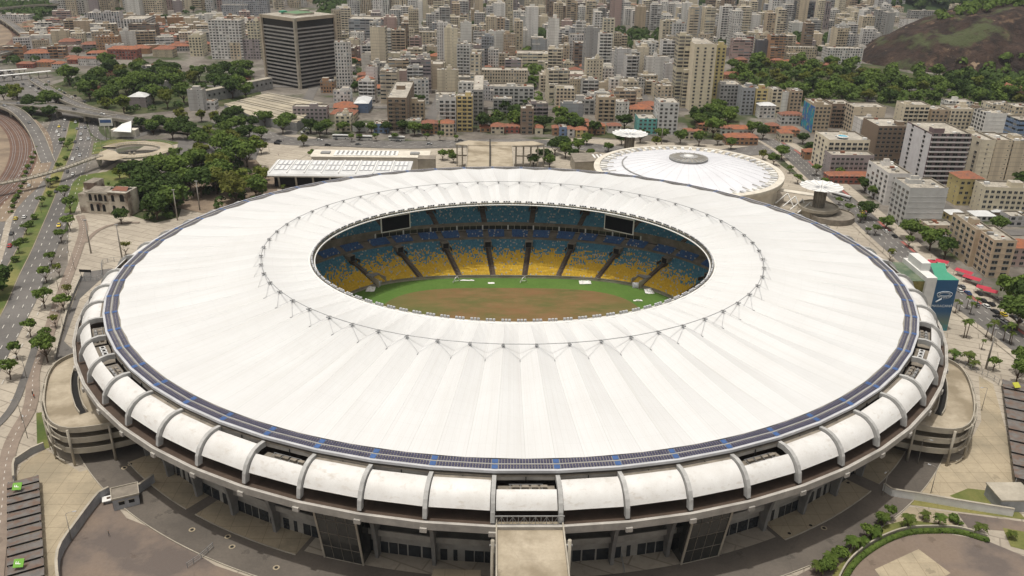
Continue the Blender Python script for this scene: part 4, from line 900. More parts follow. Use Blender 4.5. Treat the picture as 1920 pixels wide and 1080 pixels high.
mb.lathe([(3,dz(11.8)+2.0),(3,dz(11.8)+2.5),(0,dz(11.8)+2.6)],'white',24); mb.obj('oculus',ar)
mb=MB()
for i in range(32):
    a=2*PI*i/32; pts=[(r*cos(a),r*sin(a),dz(r)+.1) for r in (12,20,30,40,49)]; mb.tube(pts,.05,'galv',4)
mb.obj('dome_seam',ar)
mb=MB(); n=40
for i in range(n): # curved grey gutter seen on the near left
    a,b=rad(150+110*i/n),rad(150+110*(i+1)/n); r=40; mb.beam((r*cos(a),r*sin(a),dz(r)+.25),(r*cos(b),r*sin(b),dz(r)+.25),.9,.25,'concgrey')
mb.obj('gutter',ar)
mb=MB()
for i in range(64):
    a=2*PI*(i+.5)/64; r=51.5; mb.box((r*cos(a),r*sin(a),13.9),(4.2,2.0,.9),'white' if i%4 else 'galv',a); 
    if i%2: mb.beam((45.5*cos(a),45.5*sin(a),dz(45.5)+.3),(54*cos(a),54*sin(a),14.0),.35,.3,'conc')
mb.obj('roof_equipment',ar)
# mushroom canopies
def mushroom(x,y,ztop,r,label,base):
    t=thing('canopy_tower',label,'tower',(x,y,0)); mb=MB()
    mb.tube([(0,0,0),(0,0,ztop-2)],r*.2,'conc',16)
    for i in range(12): a=2*PI*i/12; mb.beam((r*.24*cos(a),r*.24*sin(a),0),(r*.27*cos(a),r*.27*sin(a),ztop-1.5),.5,.5,'concdark')
    mb.obj('shaft',t); mb=MB(); n=16
    for i in range(n):
        for h in range(4):
            a,b=2*PI*(i+h/4)/n,2*PI*(i+(h+1)/4)/n; fa,fb=abs(h/4-.5)*2,abs((h+1)/4-.5)*2
            for j in range(5):
                q0,q1=j/5,(j+1)/5
                def pt(q,a,f): rr=r*(.04+.96*q)*(1-.05*(1-f)*q); return (rr*cos(a),rr*sin(a),ztop-.6+.9*q*q-.35*(1-f)*q)
                mb.face([pt(q0,a,fa),pt(q1,a,fa),pt(q1,b,fb),pt(q0,b,fb)],'white')
    mb.obj('canopy',t); mb=MB()
    for i in range(n): a=2*PI*i/n; mb.tube([(r*(.1+.9*q)*cos(a),r*(.1+.9*q)*sin(a),ztop-.5+.95*q*q) for q in (0,.33,.66,1)],.12,'galv',4)
    mb.tube([(0,0,ztop-2),(0,0,ztop+.8)],.25,'steel',6); mb.obj('canopy_rib',t)
    if base:
        mb=MB(); mb.lathe([(9,0),(9,3.5),(11.2,4.5),(11.2,6.2),(10.6,6.2),(10.6,5.4),(0,5.4)],'conc',36,(0,0,0),False); mb.lathe([(12.5,0),(12.5,3.4),(12.1,3.4),(12.1,2.6),(0,2.6)],'concdark',36,(6,-6,0),False); mb.obj('ramp_drum',t)
    return t
mushroom(88,272,18,12.6,'white scalloped umbrella canopy on a ribbed concrete shaft left of the avenue trees behind the arena',False)
p=un(1530,400,0); mushroom(p.x-1,p.y-4,17.5,12.2,'white scalloped umbrella canopy on a drum shaped base right of the arena',True)
mb=MB()
for i in range(4):
    a=un(1455+i*14,372+i*6,6); mb.beam((a.x,a.y,3),(a.x+9,a.y+7,7),.5,.5,'white'); mb.beam((a.x+9,a.y+7,7),(a.x+12,a.y+2,0),.5,.5,'white')
mb.box((172,172,7.5),(26,5,.5),'cream',-.5); o=mb.obj('walkway_frame'); tag(o,'short cream walkway on white struts between arena and right canopy tower','walkway',None,False)
# annex left of the arena
def obox(name,cat,label,pxs,z,h,wall='conc',roof='concdark'):
    P=[un(*q,z) for q in pxs]; A=sum(P[i].x*P[(i+1)%len(P)].y-P[(i+1)%len(P)].x*P[i].y for i in range(len(P)))
    if A<0: P=P[::-1]
    c=sum(P,Vector())/len(P); t=thing(name,label,cat,(c.x,c.y,0)); mb=MB(); Q=[(p.x-c.x,p.y-c.y) for p in P]; 
    mb.prism(Q,z-h,z,wall,wall); mb.obj('wall',t,(.5,.47,.4)); r=MB(); Q2=[(a*1.02,b*1.02) for a,b in Q]; r.prism(Q2,z,z+.35,roof,roof); r.obj('roof',t,(.5,.5,.5)); t['q']=0; del t['q']; return t,Q,z
t,Q,z=obox('annex','building','low flat brown-roofed annex left of the white arena dome',[(1070,288),(1125,287),(1138,302),(1078,305)],8,8,'conc','concdark')
mb=MB()
for i in range(3): mb.box((4+i*2.6,1.5,z+.55),(1.2,9,.4),'white',.1)
mb.obj('roof_strip',t)
# ---- swimming hall roofs back left
sh=thing('sports_hall','long low hall with a white roof of square skylight panels rising behind the left of the roof','sports hall')
A=[un(508,318,10),un(545,298,10)]; x0,x1,y0,y1,zt=-144,-58,193,222,12
mb=MB(); mb.box(((x0+x1)/2,(y0+y1)/2+2,4),(x1-x0-6,y1-y0-6,8),'dark'); mb.obj('wall',sh)
mb=MB()
pr=[(y0+3,6.8),(y0,7.6),(y0-.8,8.6),(y0,9.6),(y0+2.5,10.1),(y1,10.4),(y1,9.4)]
for i in range(len(pr)-1): mb.face([(x0,pr[i][0],pr[i][1]),(x1,pr[i][0],pr[i][1]),(x1,pr[i+1][0],pr[i+1][1]),(x0,pr[i+1][0],pr[i+1][1])],'metalroof')
mb.face([(x0,a,b) for a,b in pr][::-1],'metalroof'); mb.face([(x1,a,b) for a,b in pr],'metalroof'); mb.obj('roof',sh)
nb=8
for i in range(nb):
    xa=x0+1.5+(x1-x0-3)*i/nb; wv=(x1-x0-3)/nb; mb=MB()
    for a in range(3):
        for b in range(2):
            cx=xa+1.2+(wv-2)*(a+.5)/3; cy=y0+6+11*(b+.5); zc=10.1+.3*(cy-y0-2.5)/(y1-y0-2.5)
            mb.box((cx,cy,zc+.2),((wv-2)/3-.3,9.8,.12),'galv'); mb.box((cx,cy,zc+.28),((wv-2)/3-1.3,8.6,.12),'white')
    mb.obj('skylight',sh); mb=MB(); mb.beam((xa,y0+1,10.3),(xa,y1,10.6),.6,.5,'white'); mb.tube([(xa+wv/2,y0+.5,7.5),(xa+wv/2,y0+1.5,4),(xa+wv/2,y0+2,0)],.6,'conc',6); mb.obj('roof_rib',sh)
s2=thing('changing_block','long beige flat block with a white centre roof dotted with small domes behind the skylight hall','building'); mb=MB(); mb.box((-88,247,4),(76,17,8),'cream'); mb.obj('wall',s2)
mb=MB(); mb.box((-88,247,8.2),(78,18,.5),'cream'); mb.box((-91,247,8.6),(42,12,.5),'white'); mb.obj('roof',s2); mb=MB()
for i in range(13):
    for j in range(3): mb.lathe([(.8,0),(.7,.4),(0,.6)],'concgrey',8,(-109.5+i*3.1,243.5+j*3.4,8.85))
mb.obj('skylight_dome',s2)
for x in (-118,-59): mb=MB(); mb.box((x,247,8.9),(6,5,.9),'concgrey'); mb.obj('roof_vent',s2)
p=un(790,305,4); s3=thing('stair_block','plain concrete stair block at the right end of the skylight halls','building',(-50,232,0)); mb=MB(); mb.box((0,0,5),(11,9,10),'conc'); mb.obj('wall',s3); mb=MB(); mb.box((0,0,10.2),(11.6,9.6,.4),'concdark'); mb.obj('roof',s3)
# ---- green and blue glass annex on the right of the stadium
gb=thing('glass_annex','tall annex with green roof and a dark blue wall bearing a white stadium emblem','building')
g=N('blue_glass_wall'); uv=g.n('UVMap').outputs[0]; s=g.n('SeparateXYZ'); g.l(uv,s.inputs[0]); x=g.mix(g.ramp(s.outputs[1],0,9),(.20,.22,.07),(.018,.085,.19)); x=g.mix(g.ramp(g.M('ADD',s.outputs[1],g.M('MULTIPLY',g.noise(.5,4,vec=uv),8)),9,4.5),x,(.03,.20,.25)); g.col(x); mats['bluewall']=g.fin(.35,spec=.5)
mats['green']=simple('green_roof',(.045,.25,.15),.6,.25,.2,c2=(.07,.30,.20)); mats['greend']=two('old_green_roof',(.075,.115,.075),(.16,.19,.13),.3,.35,.65)
mats['ygwall']=two('stained_yellow_wall',(.09,.11,.035),(.26,.22,.08),.35,.4,.6); mats['wwall']=simple('white_wall',(.66,.66,.64),.7,.15,.3)
H=23.0; c1=un(1756,525,H);c2=un(1798,525,H); c3=un(1762,494,H);c4=un(1743,493,H)
y_f=c1.y; Pb=[(c1.x,y_f),(c2.x,y_f),(c2.x-.5,y_f+9),(c3.x+2.5,un(1762,493,H).y),(c4.x,un(1743,493,H).y)]
mb=MB(); u=0
for i in range(5): u=mb.wall(Pb[i],Pb[(i+1)%5],0,H,'bluewall',u)
mb.face([(p[0],p[1],H) for p in Pb],'green'); mb.obj('tower_wall',gb)
c5=un(1660,495,H-1);c6=un(1745,519,H-1); yb=un(1700,492,H-1).y; xl=un(1668,510,H-1).x
mb=MB(); mb.prism([(xl,y_f+1),(c1.x-4,y_f+1),(c1.x-4,yb),(xl,yb)],0,H-1,'ygwall','greend'); mb.obj('wing_wall',gb)
mb=MB(); mb.box(((xl+14+c1.x-4)/2,y_f+.9,H-1.6),(c1.x-4-xl-14,.5,2.6),'green'); mb.obj('green_fascia',gb)
mb=MB(); mb.box((c1.x-2,(y_f+yb)/2,(H+1)/2),(4.2,yb-y_f+.6,H+1),'wwall'); mb.box((c1.x-1.5,(y_f+yb)/2+2.5,H+2.6),(3.8,(yb-y_f)*.55,3.4),'wwall'); mb.obj('white_core',gb)
# emblem and name
def text(s,size,loc,rot,mat,name,parent=None,al='CENTER',ext=.02):
    cu=bpy.data.curves.new(name,'FONT'); cu.body=s; cu.size=size; cu.align_x=al; cu.align_y='CENTER'; cu.extrude=ext; o=bpy.data.objects.new(name,cu); COL.objects.link(o)
    me=bpy.data.meshes.new_from_object(o); bpy.data.objects.remove(o); me.materials.clear(); me.materials.append(mats[mat]); q=link(name,me,parent); q.location=loc; q.rotation_euler=rot; return q
w_=c2.x-c1.x; cx=(c1.x+c2.x)/2+.1
text('MARACANÃ',w_*.17,(cx,y_f-.08,H-11.6),(PI/2,0,0),'emblem','lettering',gb) if mats.setdefault('emblem',simple('emblem_white',(.62,.68,.72),.5,.1,1)) else 0
mb=MB()
for rx,rz_ in ((w_*.34,1.25),(w_*.24,.75)):
    mb.tube([(cx+rx*cos(a),y_f-.12,H-6.3+rz_*sin(a)) for a in [2*PI*i/32 for i in range(32)]],.13,'emblem',4,closed=True)
for k in range(9):
    a=PI+PI*(k+.5)/9; mb.beam((cx+w_*.34*cos(a),y_f-.12,H-6.3+1.25*sin(a)),(cx+w_*.28*cos(a),y_f-.12,H-7.4+1.1*sin(a)),.2,.1,'emblem')
mb.tube([(cx-w_*.1,y_f-.12,H-8.3),(cx-w_*.22,y_f-.12,H-9.0),(cx-w_*.32,y_f-.12,H-9.7)],.3,'emblem',5)
mb.obj('emblem',gb)
# ---- ruined mansion
rm=thing('ruined_mansion','derelict two storey mansion with arched windows and broken clay roof beside the highway','mansion')
a=un(176,401,0);b=un(262,412,0); a=un(168,400);b=un(246,405); rz=math.atan2(b.y-a.y,b.x-a.x); rm.location=(a.x,a.y,0); rm.rotation_euler=(0,0,rz); L=(b-a).length
mats['ruin']=two('ruined_plaster',(.62,.57,.48),(.48,.42,.34),.25,.35,.65,c=(.15,.10,.075),scale3=.12)
mb=MB(); mb.prism([(0,0),(L*.55,0),(L*.55,11),(0,11)],0,12.3,'ruin','roof'); mb.prism([(L*.55,-1.2),(L,-1.2),(L,10),(L*.55,10)],0,13.6,'ruin','roof')
mb.prism([(-6,8),(0,8),(0,18),(-6,18)],0,15,'ruin','concdark'); mb.prism([(-5,0),(0,0),(0,8),(-5,8)],0,11,'ruin','concdark'); mb.obj('wall',rm)
mb=MB(); z0=12.4
mb.face([(.5,.5,12.5),(L*.55-.3,.5,12.5),(L*.5,5.5,14.4),(2.5,5.5,14.4)],'concdark'); mb.face([(L*.5,5.5,14.4),(L*.55-.3,10.5,12.5),(.5,10.5,12.5),(2.5,5.5,14.4)],'concdark'); mb.face([(.5,.5,12.5),(2.5,5.5,14.4),(.5,10.5,12.5)],'concdark')
mb.face([(L*.6,1,13.8),(L-.8,1,13.8),(L-1.5,4.5,15.3),(L*.64,4.5,15.3)],'tile'); mb.face([(L*.64,4.5,15.3),(L-1.5,4.5,15.3),(L-.8,8,13.8),(L*.6,8,13.8)],'tile'); mb.obj('roof',rm)
mb=MB(); mb.box((L*.27,-.25,7.0),(L*.56,.5,.4),'conc'); mb.box((L*.27,-.3,12.2),(L*.57,.7,.5),'conc'); mb.box((L*.775,-1.5,13.4),(L*.46,.7,.5),'conc'); mb.obj('cornice',rm)
for fx,z,w_,h in [(.09,8.2,1.8,3.8),(.22,8.2,1.5,3.6),(.33,8.2,2.4,4.0),(.45,8.2,1.5,3.6),(.09,2.2,1.8,4.2),(.24,2.2,1.8,4.2),(.38,2.2,1.8,4.2),(.66,8.8,1.8,3.8),(.88,9.0,2.6,4.2),(.66,2.6,1.8,4.0),(.88,2.6,2.0,4.0)]:
    y=-.05 if fx<.55 else -1.25; mb=MB(); x=fx*L; pts=[(x-w_/2,y,z-.6),(x+w_/2,y,z-.6),(x+w_/2,y,z+h-w_/2-.6)]+[(x+w_/2*cos(q),y,z+h-w_/2-.6+w_/2*sin(q)) for q in [PI*k/8 for k in range(1,8)]]+[(x-w_/2,y,z+h-w_/2-.6)]
    mb.face(pts,'dark'); mb.box((x,y-.1,z-.7),(w_+.5,.3,.2),'conc'); mb.obj('window',rm)
# ---- footbridge with ring ramp
fbz=7.0
ft=thing('footbridge','pale concrete footbridge crossing the left highway and widening into a looped ramp','footbridge')
FP=[Vector((*un(*q,fbz)[:2],fbz)) for q in [(-60,357),(0,345),(60,333),(120,316),(165,300),(190,292)]]; FP=resample(FP,3)
mb=MB()
for i in range(len(FP)-1): mb.beam(FP[i],FP[i+1],3.6,.9,'conc')
mb.obj('deck',ft)
for s in (-1,1):
    Q=side(FP,s*1.7); mb=MB()
    for i in range(len(Q)-1): mb.beam(Q[i]+Vector((0,0,1.0)),Q[i+1]+Vector((0,0,1.0)),.2,.2,'conc'); mb.beam(Q[i]+Vector((0,0,.3)),Q[i]+Vector((0,0,1.3)),.2,.5,'conc')
    mb.obj('railing',ft)
cr=un(258,280,5.5); mb=MB(); ca=un(190,292,fbz)
n=48; rx,ry=23.5,19.0; rx2,ry2=14.5,10.0
for i in range(n):
    a,b=2*PI*i/n,2*PI*(i+1)/n
    def rp(a,x,y): z=6.9-2.6*max(0,min(1,(a-1.0)/4.6)); return (cr.x+x*cos(PI-a),cr.y+y*sin(PI-a),z)
    q=[rp(a,rx,ry),rp(b,rx,ry),rp(b,rx2,ry2),rp(a,rx2,ry2)]; mb.face(q,'deck')
    lo=[(p[0],p[1],p[2]-1.2) for p in q]; mb.face([lo[0],lo[1],q[1],q[0]][::-1],'conc'); mb.face([lo[3],lo[2],q[2],q[3]],'conc'); mb.face(lo[::-1],'concdark')
mb.obj('loop_ramp',ft); mb=MB()
for i in range(n):
    a,b=2*PI*i/n,2*PI*(i+1)/n
    for x,y in ((rx,ry),(rx2,ry2)): p,q=Vector(rp(a,x,y)),Vector(rp(b,x,y)); mb.beam(p+Vector((0,0,1.0)),q+Vector((0,0,1.0)),.14,.14,'steel'); mb.beam(p,p+Vector((0,0,1.0)),.1,.1,'steel')
mb.obj('railing',ft); mb=MB(); w1=[un(*q,fbz-.05) for q in [(188,283),(212,281),(300,268),(280,292),(215,300),(180,300)]]; 
mb.face([(p.x,p.y,fbz-.02) for p in [un(*q,fbz) for q in [(180,299),(214,301),(232,296),(216,283),(200,280),(186,286)]]],'deck'); mb.obj('landing',ft)
for px,py in [(92,352),(188,312),(250,303)]:
    p=un(px,py); mb=MB(); mb.beam((p.x,p.y,0),(p.x-1.6,p.y,6.4),1.1,1.4,'conc'); mb.beam((p.x,p.y,0),(p.x+1.6,p.y,6.4),1.1,1.4,'conc'); mb.obj('pier',ft)
# ---- viaducts
def viaduct(label,pts,w,zs):
    t=thing('viaduct',label,'viaduct'); z0=zs[0]; P=resample([Vector((*un(*q,zz)[:2],zz)) for q,zz in zip(pts,zs)],6); mb=MB(); a,b=side(P,-w/2),side(P,w/2)
    for i in range(len(P)-1):
        q=[a[i],a[i+1],b[i+1],b[i]]; mb.face(q,'asph'); lo=[p-Vector((0,0,1.5)) for p in q]; mb.face(lo[::-1],'concdark'); mb.face([lo[0],lo[1],q[1],q[0]],'conc'); mb.face([lo[2],lo[3],q[3],q[2]],'conc')
    mb.obj('deck',t)
    for s in (a,b):
        mb=MB()
        for i in range(len(s)-1): mb.beam(s[i]+Vector((0,0,.4)),s[i+1]+Vector((0,0,.4)),.35,.9,'conc')
        mb.obj('parapet',t)
    mb=MB(); dashes(mb,P,0,.03,w=.3,on=3,gap=6); mb.obj('lane_marking',t)
    for i in range(3,len(P)-2,5):
        if P[i].z>2.5: mb=MB(); mb.box((P[i].x,P[i].y,(P[i].z-1.5)/2),(1.6,w*.5,P[i].z-1.5),'conc',0); mb.obj('pier',t)
    return P
V1=viaduct('long grey viaduct crossing above the left highway',[(-60,190),(0,193),(60,196),(120,203),(180,213),(240,222),(300,233),(360,243),(420,250)],13,[7,7,7.5,8,8,7,5,2.5,.3])
V2=viaduct('curved viaduct ramp joining from the traffic jam at the upper left',[(60,148),(95,170),(130,190),(175,206),(225,216)],8,[.4,3,6,7.6,7.6])
V3=viaduct('curved flyover dropping beside the railway at the left edge',[(-60,193),(0,197),(30,208),(52,228),(70,255),(82,285),(90,305)],8.5,[7,7,6.8,5.5,3.5,1.4,.2])
V4=viaduct('distant elevated line curving round the rail yard at the upper left',[(-30,18),(0,32),(28,50),(48,68),(45,82),(20,95),(-20,106)],9,[8]*7)
V5=viaduct('distant straight viaduct along the top left corner',[(-40,20),(0,16),(60,10),(115,8),(150,6)],9,[10]*5)
for lab,pts in (('nearer of two parallel white elevated platforms above the traffic jam',[(-20,144),(95,133)]),('farther of two parallel white elevated platforms above the traffic jam',[(-20,134),(50,129)])):
    t=thing('platform_canopy',lab,'canopy'); a,b=[Vector((*un(*q,6)[:2],6)) for q in pts]; mb=MB(); mb.beam(a,b,4.5,.4,'white'); mb.obj('roof',t)
    for i in range(7): p=a.lerp(b,(i+.5)/7); mb=MB(); mb.beam((p.x,p.y,0),(p.x,p.y,5.8),.6,.6,'conc'); mb.obj('post',t)
# ---- big hangar
hg=thing('warehouse','wide low warehouse with pale ribbed sheet roof left of centre','warehouse'); Z=7
q=[un(*p_,Z) for p_ in [(420,196),(505,174),(606,193),(556,230),(470,216)]]; mats['hroof']=two('sheet_roof',(.36,.32,.24),(.46,.41,.32),.05,.3,.7,c=(.28,.25,.20),scale3=.03)
P=[(p.x,p.y) for p in q]; A=sum(P[i][0]*P[(i+1)%5][1]-P[(i+1)%5][0]*P[i][1] for i in range(5)); P=P if A>0 else P[::-1]
mb=MB(); mb.prism(P,0,Z,'concgrey','hroof'); mb.obj('wall',hg); mb=MB()
for i in range(9):
    f=(i+.5)/9; a=q[0].lerp(q[4],f*.9) if False else q[1].lerp(q[0],f); b=q[2].lerp(q[3],f); mb.beam((a.x,a.y,Z+.4),(b.x,b.y,Z+.4),5.5 if i%3 else 1.2,.3,'hroof' if i%3 else 'conc')
mb.obj('roof',hg)
hg2=thing('long_wall_building','long grey wall building with round vents along the far side of the warehouse','building'); a,b=un(385,192,0),un(508,166,0); mb=MB(); mb.beam((a.x,a.y,5),(b.x,b.y,5),6,10,'concgrey'); mb.obj('wall',hg2); mb=MB(); mb.beam((a.x,a.y,10.2),(b.x,b.y,10.2),6.6,.4,'conc'); mb.obj('roof',hg2)
d=(b-a).normalized(); n_=Vector((d.y,-d.x,0))
for i in range(14): p=a.lerp(b,(i+.5)/14)+n_*3.05; mb=MB(); mb.box((p.x,p.y,6),(1.8,.2,1.8),'dark',math.atan2(d.y,d.x)); mb.obj('window',hg2)
# white tent roof, green netting wall
t=thing('service_station','filling station canopy with a bright white pitched roof beside the highway','canopy'); P=[un(*q_,6) for q_ in [(211,246),(246,248),(247,230),(229,236)]]; mb=MB(); mb.face([(p.x,p.y,6+(1.5 if i>1 else 0)) for i,p in enumerate(P)],'white'); mb.face([(p.x,p.y,5.6+(1.5 if i>1 else 0)) for i,p in enumerate(P)][::-1],'white'); mb.obj('roof',t)
c=sum(P,Vector())/4; mb=MB(); mb.box((c.x,c.y,2.7),(18,7,5.2),'cream'); mb.obj('wall',t)
# ---- gate house, walls, canopies front left
gh=thing('guard_hut','small grey flat-roofed guard hut with two windows beside the yard wall','hut'); cx,cy=un(238,942)[:2]; gh.location=(cx,cy,0); gh.rotation_euler=(0,0,.42)
mats['hut']=simple('grey_blue_plaster',(.36,.37,.39),.8,.3,.3)
mb=MB(); mb.prism([(-3.4,-2.7),(3.4,-2.7),(3.4,2.7),(-3.4,2.7)],0,3.6,'hut','hut'); mb.obj('wall',gh); mb=MB(); mb.box((0,0,3.7),(7.2,5.8,.25),'concdark')
for s in (-1,1): mb.box((0,s*2.8,3.95),(7.4,.25,.5),'conc'); mb.box((s*3.55,0,3.95),(.25,5.4,.5),'conc')
mb.obj('roof',gh)
for x in (-1.2,1.4): mb=MB(); mb.box((x,-2.75,2.1),(1.5,.15,1.1),'dark'); mb.box((x,-2.8,2.75),(1.8,.2,.15),'conc'); mb.obj('window',gh)
mb=MB(); mb.box((-3.45,-1.2,1.2),(.15,1.3,2.4),'dark'); mb.obj('door',gh)
mb=MB(); p=un(207,940,0); mb.box((0,0,1.1),(4,2.6,.25),'white',.4); mb.box((0,0,.5),(2.6,1.6,1.0),'concgrey',.4); mb.box((-.3,0,1.24),(1,1,.06),'brown',.4); o=mb.obj('white_cabin'); o.location=(p.x,p.y,0); tag(o,'small white flat cabin roof against the guard hut wall','shelter',None,False)
def wall(label,pts,h,w=.5,mat='hut',gap=None):
    t=thing('boundary_wall',label,'wall'); P=resample([Vector((*un(*q)[:2],0)) for q in pts],3); mb=MB()
    for i in range(len(P)-1): mb.beam((P[i].x,P[i].y,h/2),(P[i+1].x,P[i+1].y,h/2),w,h,mat)
    mb.obj('wall_body',t); mb=MB()
    for i in range(len(P)-1): mb.beam((P[i].x,P[i].y,h+.08),(P[i+1].x,P[i+1].y,h+.08),w+.2,.16,'conc')
    mb.obj('coping',t); return t
wall('grey wall bending down from the guard hut across the front left yard',[(207,930),(188,940),(150,990),(112,1050),(115,1120)],3.2)
wall('grey wall with a dark opening running from the guard hut to under the stadium',[(262,925),(290,905)],3.0)
wall('low white wall curving along the grass bank right of the stadium',[(1655,920),(1670,930),(1720,938),(1800,952),(1898,968)],2.6,.5,'wwall')
wall('grey fence wall beside the cycle path by the left ramp',[(84,842),(60,852),(30,872),(28,905)],2.4,.4)
wall('retaining wall at the edge of the sunken lane left of the stadium',[(153,520),(132,570),(112,640),(104,675)],1.6,.5,'concgrey')
wb=thing('utility_block','small pale concrete utility block at the right edge of the photo','building',tuple(un(1893,948)[:2])+(0,)); mb=MB(); mb.prism([(-5,-3),(5,-3),(5,5),(-5,5)],0,4,'hut','concdark'); mb.obj('wall',wb); mb=MB(); mb.box((0,1,4.2),(10.6,8.6,.4),'conc'); mb.obj('roof',wb)
mats['sheet']=two('grey_fabric_roof',(.12,.11,.105),(.17,.16,.15),.4,.35,.65,c=(.15,.10,.075),scale3=.35)
def carports(label,a,b,n,w,h=3.0):
    t=thing('parking_canopy',label,'canopy'); a=un(*a,h);b=un(*b,h); d=(b-a); L=d.length; d/=L; nrm=Vector((-d.y,d.x,0))
    for i in range(n):
        p=a+d*(L*i/n); q=a+d*(L*(i+1)/n-.12); mb=MB(); z0,z1=h-.2,h+.35
        for zz,fl in ((0,0),(-.12,1)):
            f=[(p-nrm*w/2)+Vector((0,0,z0-h+zz)),(q-nrm*w/2)+Vector((0,0,z1-h+zz)),(q+nrm*w/2)+Vector((0,0,z1-h+zz)),(p+nrm*w/2)+Vector((0,0,z0-h+zz))]; mb.face(f if fl else f[::-1],'sheet')
        f=[(q-nrm*w/2)+Vector((0,0,z1-h)),(q+nrm*w/2)+Vector((0,0,z1-h)),(q+nrm*w/2)+Vector((0,0,z0-h)),(q-nrm*w/2)+Vector((0,0,z0-h))]; mb.face(f,'dark'); mb.obj('roof_panel',t)
    for i in range(n//2+1):
        for s in (-1,1): p=a+d*(L*i/(n//2))+nrm*s*w*.45; mb=MB(); mb.beam((p.x,p.y,0),(p.x,p.y,h),.2,.2,'steel'); mb.obj('post',t)
    return t
carports('row of dark grey stepped fabric canopies on the left edge carrying green F signs',(43,897),(50,1130),14,8.2)
carports('row of dark grey stepped canopies beyond the right ramp at the right edge',(1908,716),(1938,905),9,10)
def fsign(px,py,col,label,ch):
    p=un(px,py,4.6); t=thing('letter_sign',label,'sign',(p.x,p.y,0),.15,'sign boards above the canopies'); mb=MB(); mb.tube([(0,0,0),(0,0,4.0)],.08,'steel',6); mb.obj('post',t)
    mb=MB(); mb.box((0,0,0),(2.4,2.2,.25),col); o=mb.obj('sign_board',t); o.location=(0,0,4.6); o.rotation_euler=(.55,0,0)
    if ch: q=text(ch,1.8,(0,0,.16),(0,0,PI/2*0+1.45),'white','letter',o,ext=.02)
mats['signg']=simple('sign_green',(.13,.33,.03),.6,.1,1); mats['signy']=simple('sign_yellow',(.42,.42,.05),.6,.1,1)
fsign(32,912,'signg','green square sign with a white F above the first left canopy','F'); fsign(35,1056,'signg','green square sign with a white F at the bottom left corner','F'); fsign(1906,722,'signy','plain yellow square sign above the right edge canopies','')
def fence(label,pts,h=2.0):
    t=thing('railing_fence',label,'fence'); P=resample([Vector((*un(*q)[:2],0)) for q in pts],2.0)
    for i in range(len(P)):
        mb=MB(); mb.beam((P[i].x,P[i].y,.2),(P[i].x,P[i].y,h+.2),.14,.14,'steel'); mb.obj('post',t)
    mb=MB()
    for i in range(len(P)-1):
        for z in (.5,1.2,h): mb.beam(P[i]+Vector((0,0,z+.1)),P[i+1]+Vector((0,0,z+.1)),.08,.08,'steel')
    mb.obj('rail',t)
fence('grey metal railing fence around the end of the sunken lane on the left plaza',[(152,528),(190,524),(194,496),(235,491)],2.4)
fence('grey metal railing fence beside the palms right of the stadium ramp',[(1788,682),(1820,695),(1850,708),(1872,722)],2.4)
fence('thin dark railing crossing the front left yard',[(352,1066),(378,1048),(400,1028)],1.8)
fence('thin dark railing beside the right entrance steps under the front rim',[(1163,1040),(1170,1075)],1.8)
# ---- entrance block under the front rim
eb=thing('entrance_kiosk','low concrete entrance block with a dark barred gate left of the access bridge','kiosk'); mb=MB(); mb.prism([(-24,-152),(-11,-152.5),(-11,-142),(-23,-141.5)],0,4.5,'concdark','apron'); mb.obj('wall',eb); mb=MB()
for i in range(12): mb.beam((-23.4+i,-152.6,.2),(-23.4+i,-152.6,3.6),.15,.1,'dark')
mb.beam((-23.6,-152.5,3.7),(-11.6,-152.9,3.7),.2,.3,'dark'); mb.obj('gate',eb)
# red awnings on the right street
mats['red']=simple('red_awning_cloth',(.42,.03,.055),.6,.2,.3)
for i,(px,py,l_) in enumerate([(1809,509,8),(1824,521,8),(1845,539,6),(1858,545,6),(1767,490,6),(1748,491,4)]):
    p=un(px,py,3); t=thing('awning',['upper long red awning along the pavement','lower long red awning along the pavement','first of two crumpled red awnings by the big tree','second of two crumpled red awnings by the big tree','tall red kiosk roof at the street corner','small red stall roof behind the white tower'][i],'awning',(p.x,p.y,0),-.9 if i<2 else -.7,'red awnings on the right street'); mb=MB()
    for a,b in ((0,1),(1,2)): mb.face([(-l_/2,-2.2+a*2.2,3+(.8 if a else 0)),(l_/2,-2.2+a*2.2,3+(.8 if a else 0)),(l_/2,-2.2+b*2.2,3+(.8 if b==1 else 0)),(-l_/2,-2.2+b*2.2,3+(.8 if b==1 else 0))],'red')
    mb.obj('cloth',t); mb=MB()
    for x in (-l_/2,l_/2):
        for y in (-2.1,2.1): mb.beam((x,y,0),(x,y,3),.12,.12,'steel')
    mb.obj('frame',t)
# ---- lamp posts
def pole(h,kind):
    root=bpy.data.objects.new('street_lamp' if kind!='mast' else 'floodlight_mast',None); COL.objects.link(root); mb=MB(); mb.tube([(0,0,0),(0,0,h)],.42 if kind=='mast' else .12,'pole',8,.22 if kind=='mast' else .07); mb.obj('post',root); mb=MB()
    if kind=='mast': mb.box((0,0,h+.2),(1.6,.5,.4),'concgrey'); mb.box((.0,.5,h),(.8,.5,.5),'galv')
    else: mb.tube([(0,0,h),(.8,0,h+.4),(2.0,0,h+.5)],.07,'pole',5); mb.box((2.2,0,h+.45),(.9,.3,.15),'galv')
    mb.obj('lamp_head',root); root.location=(0,-2000,-50); return root
LM,LS=pole(17,'mast'),pole(9,'s'); k=0
for px,py in [(171,475),(229,484),(333,413),(375,395),(1848,692),(1240,270)]:
    p=un(px,py); o=LM if k==0 else dup(LM,(0,0,0)); o.location=(p.x,p.y,0); k+=1; tag(o,'thick concrete floodlight mast','lamp','concrete masts around the stadium',True)
k=0
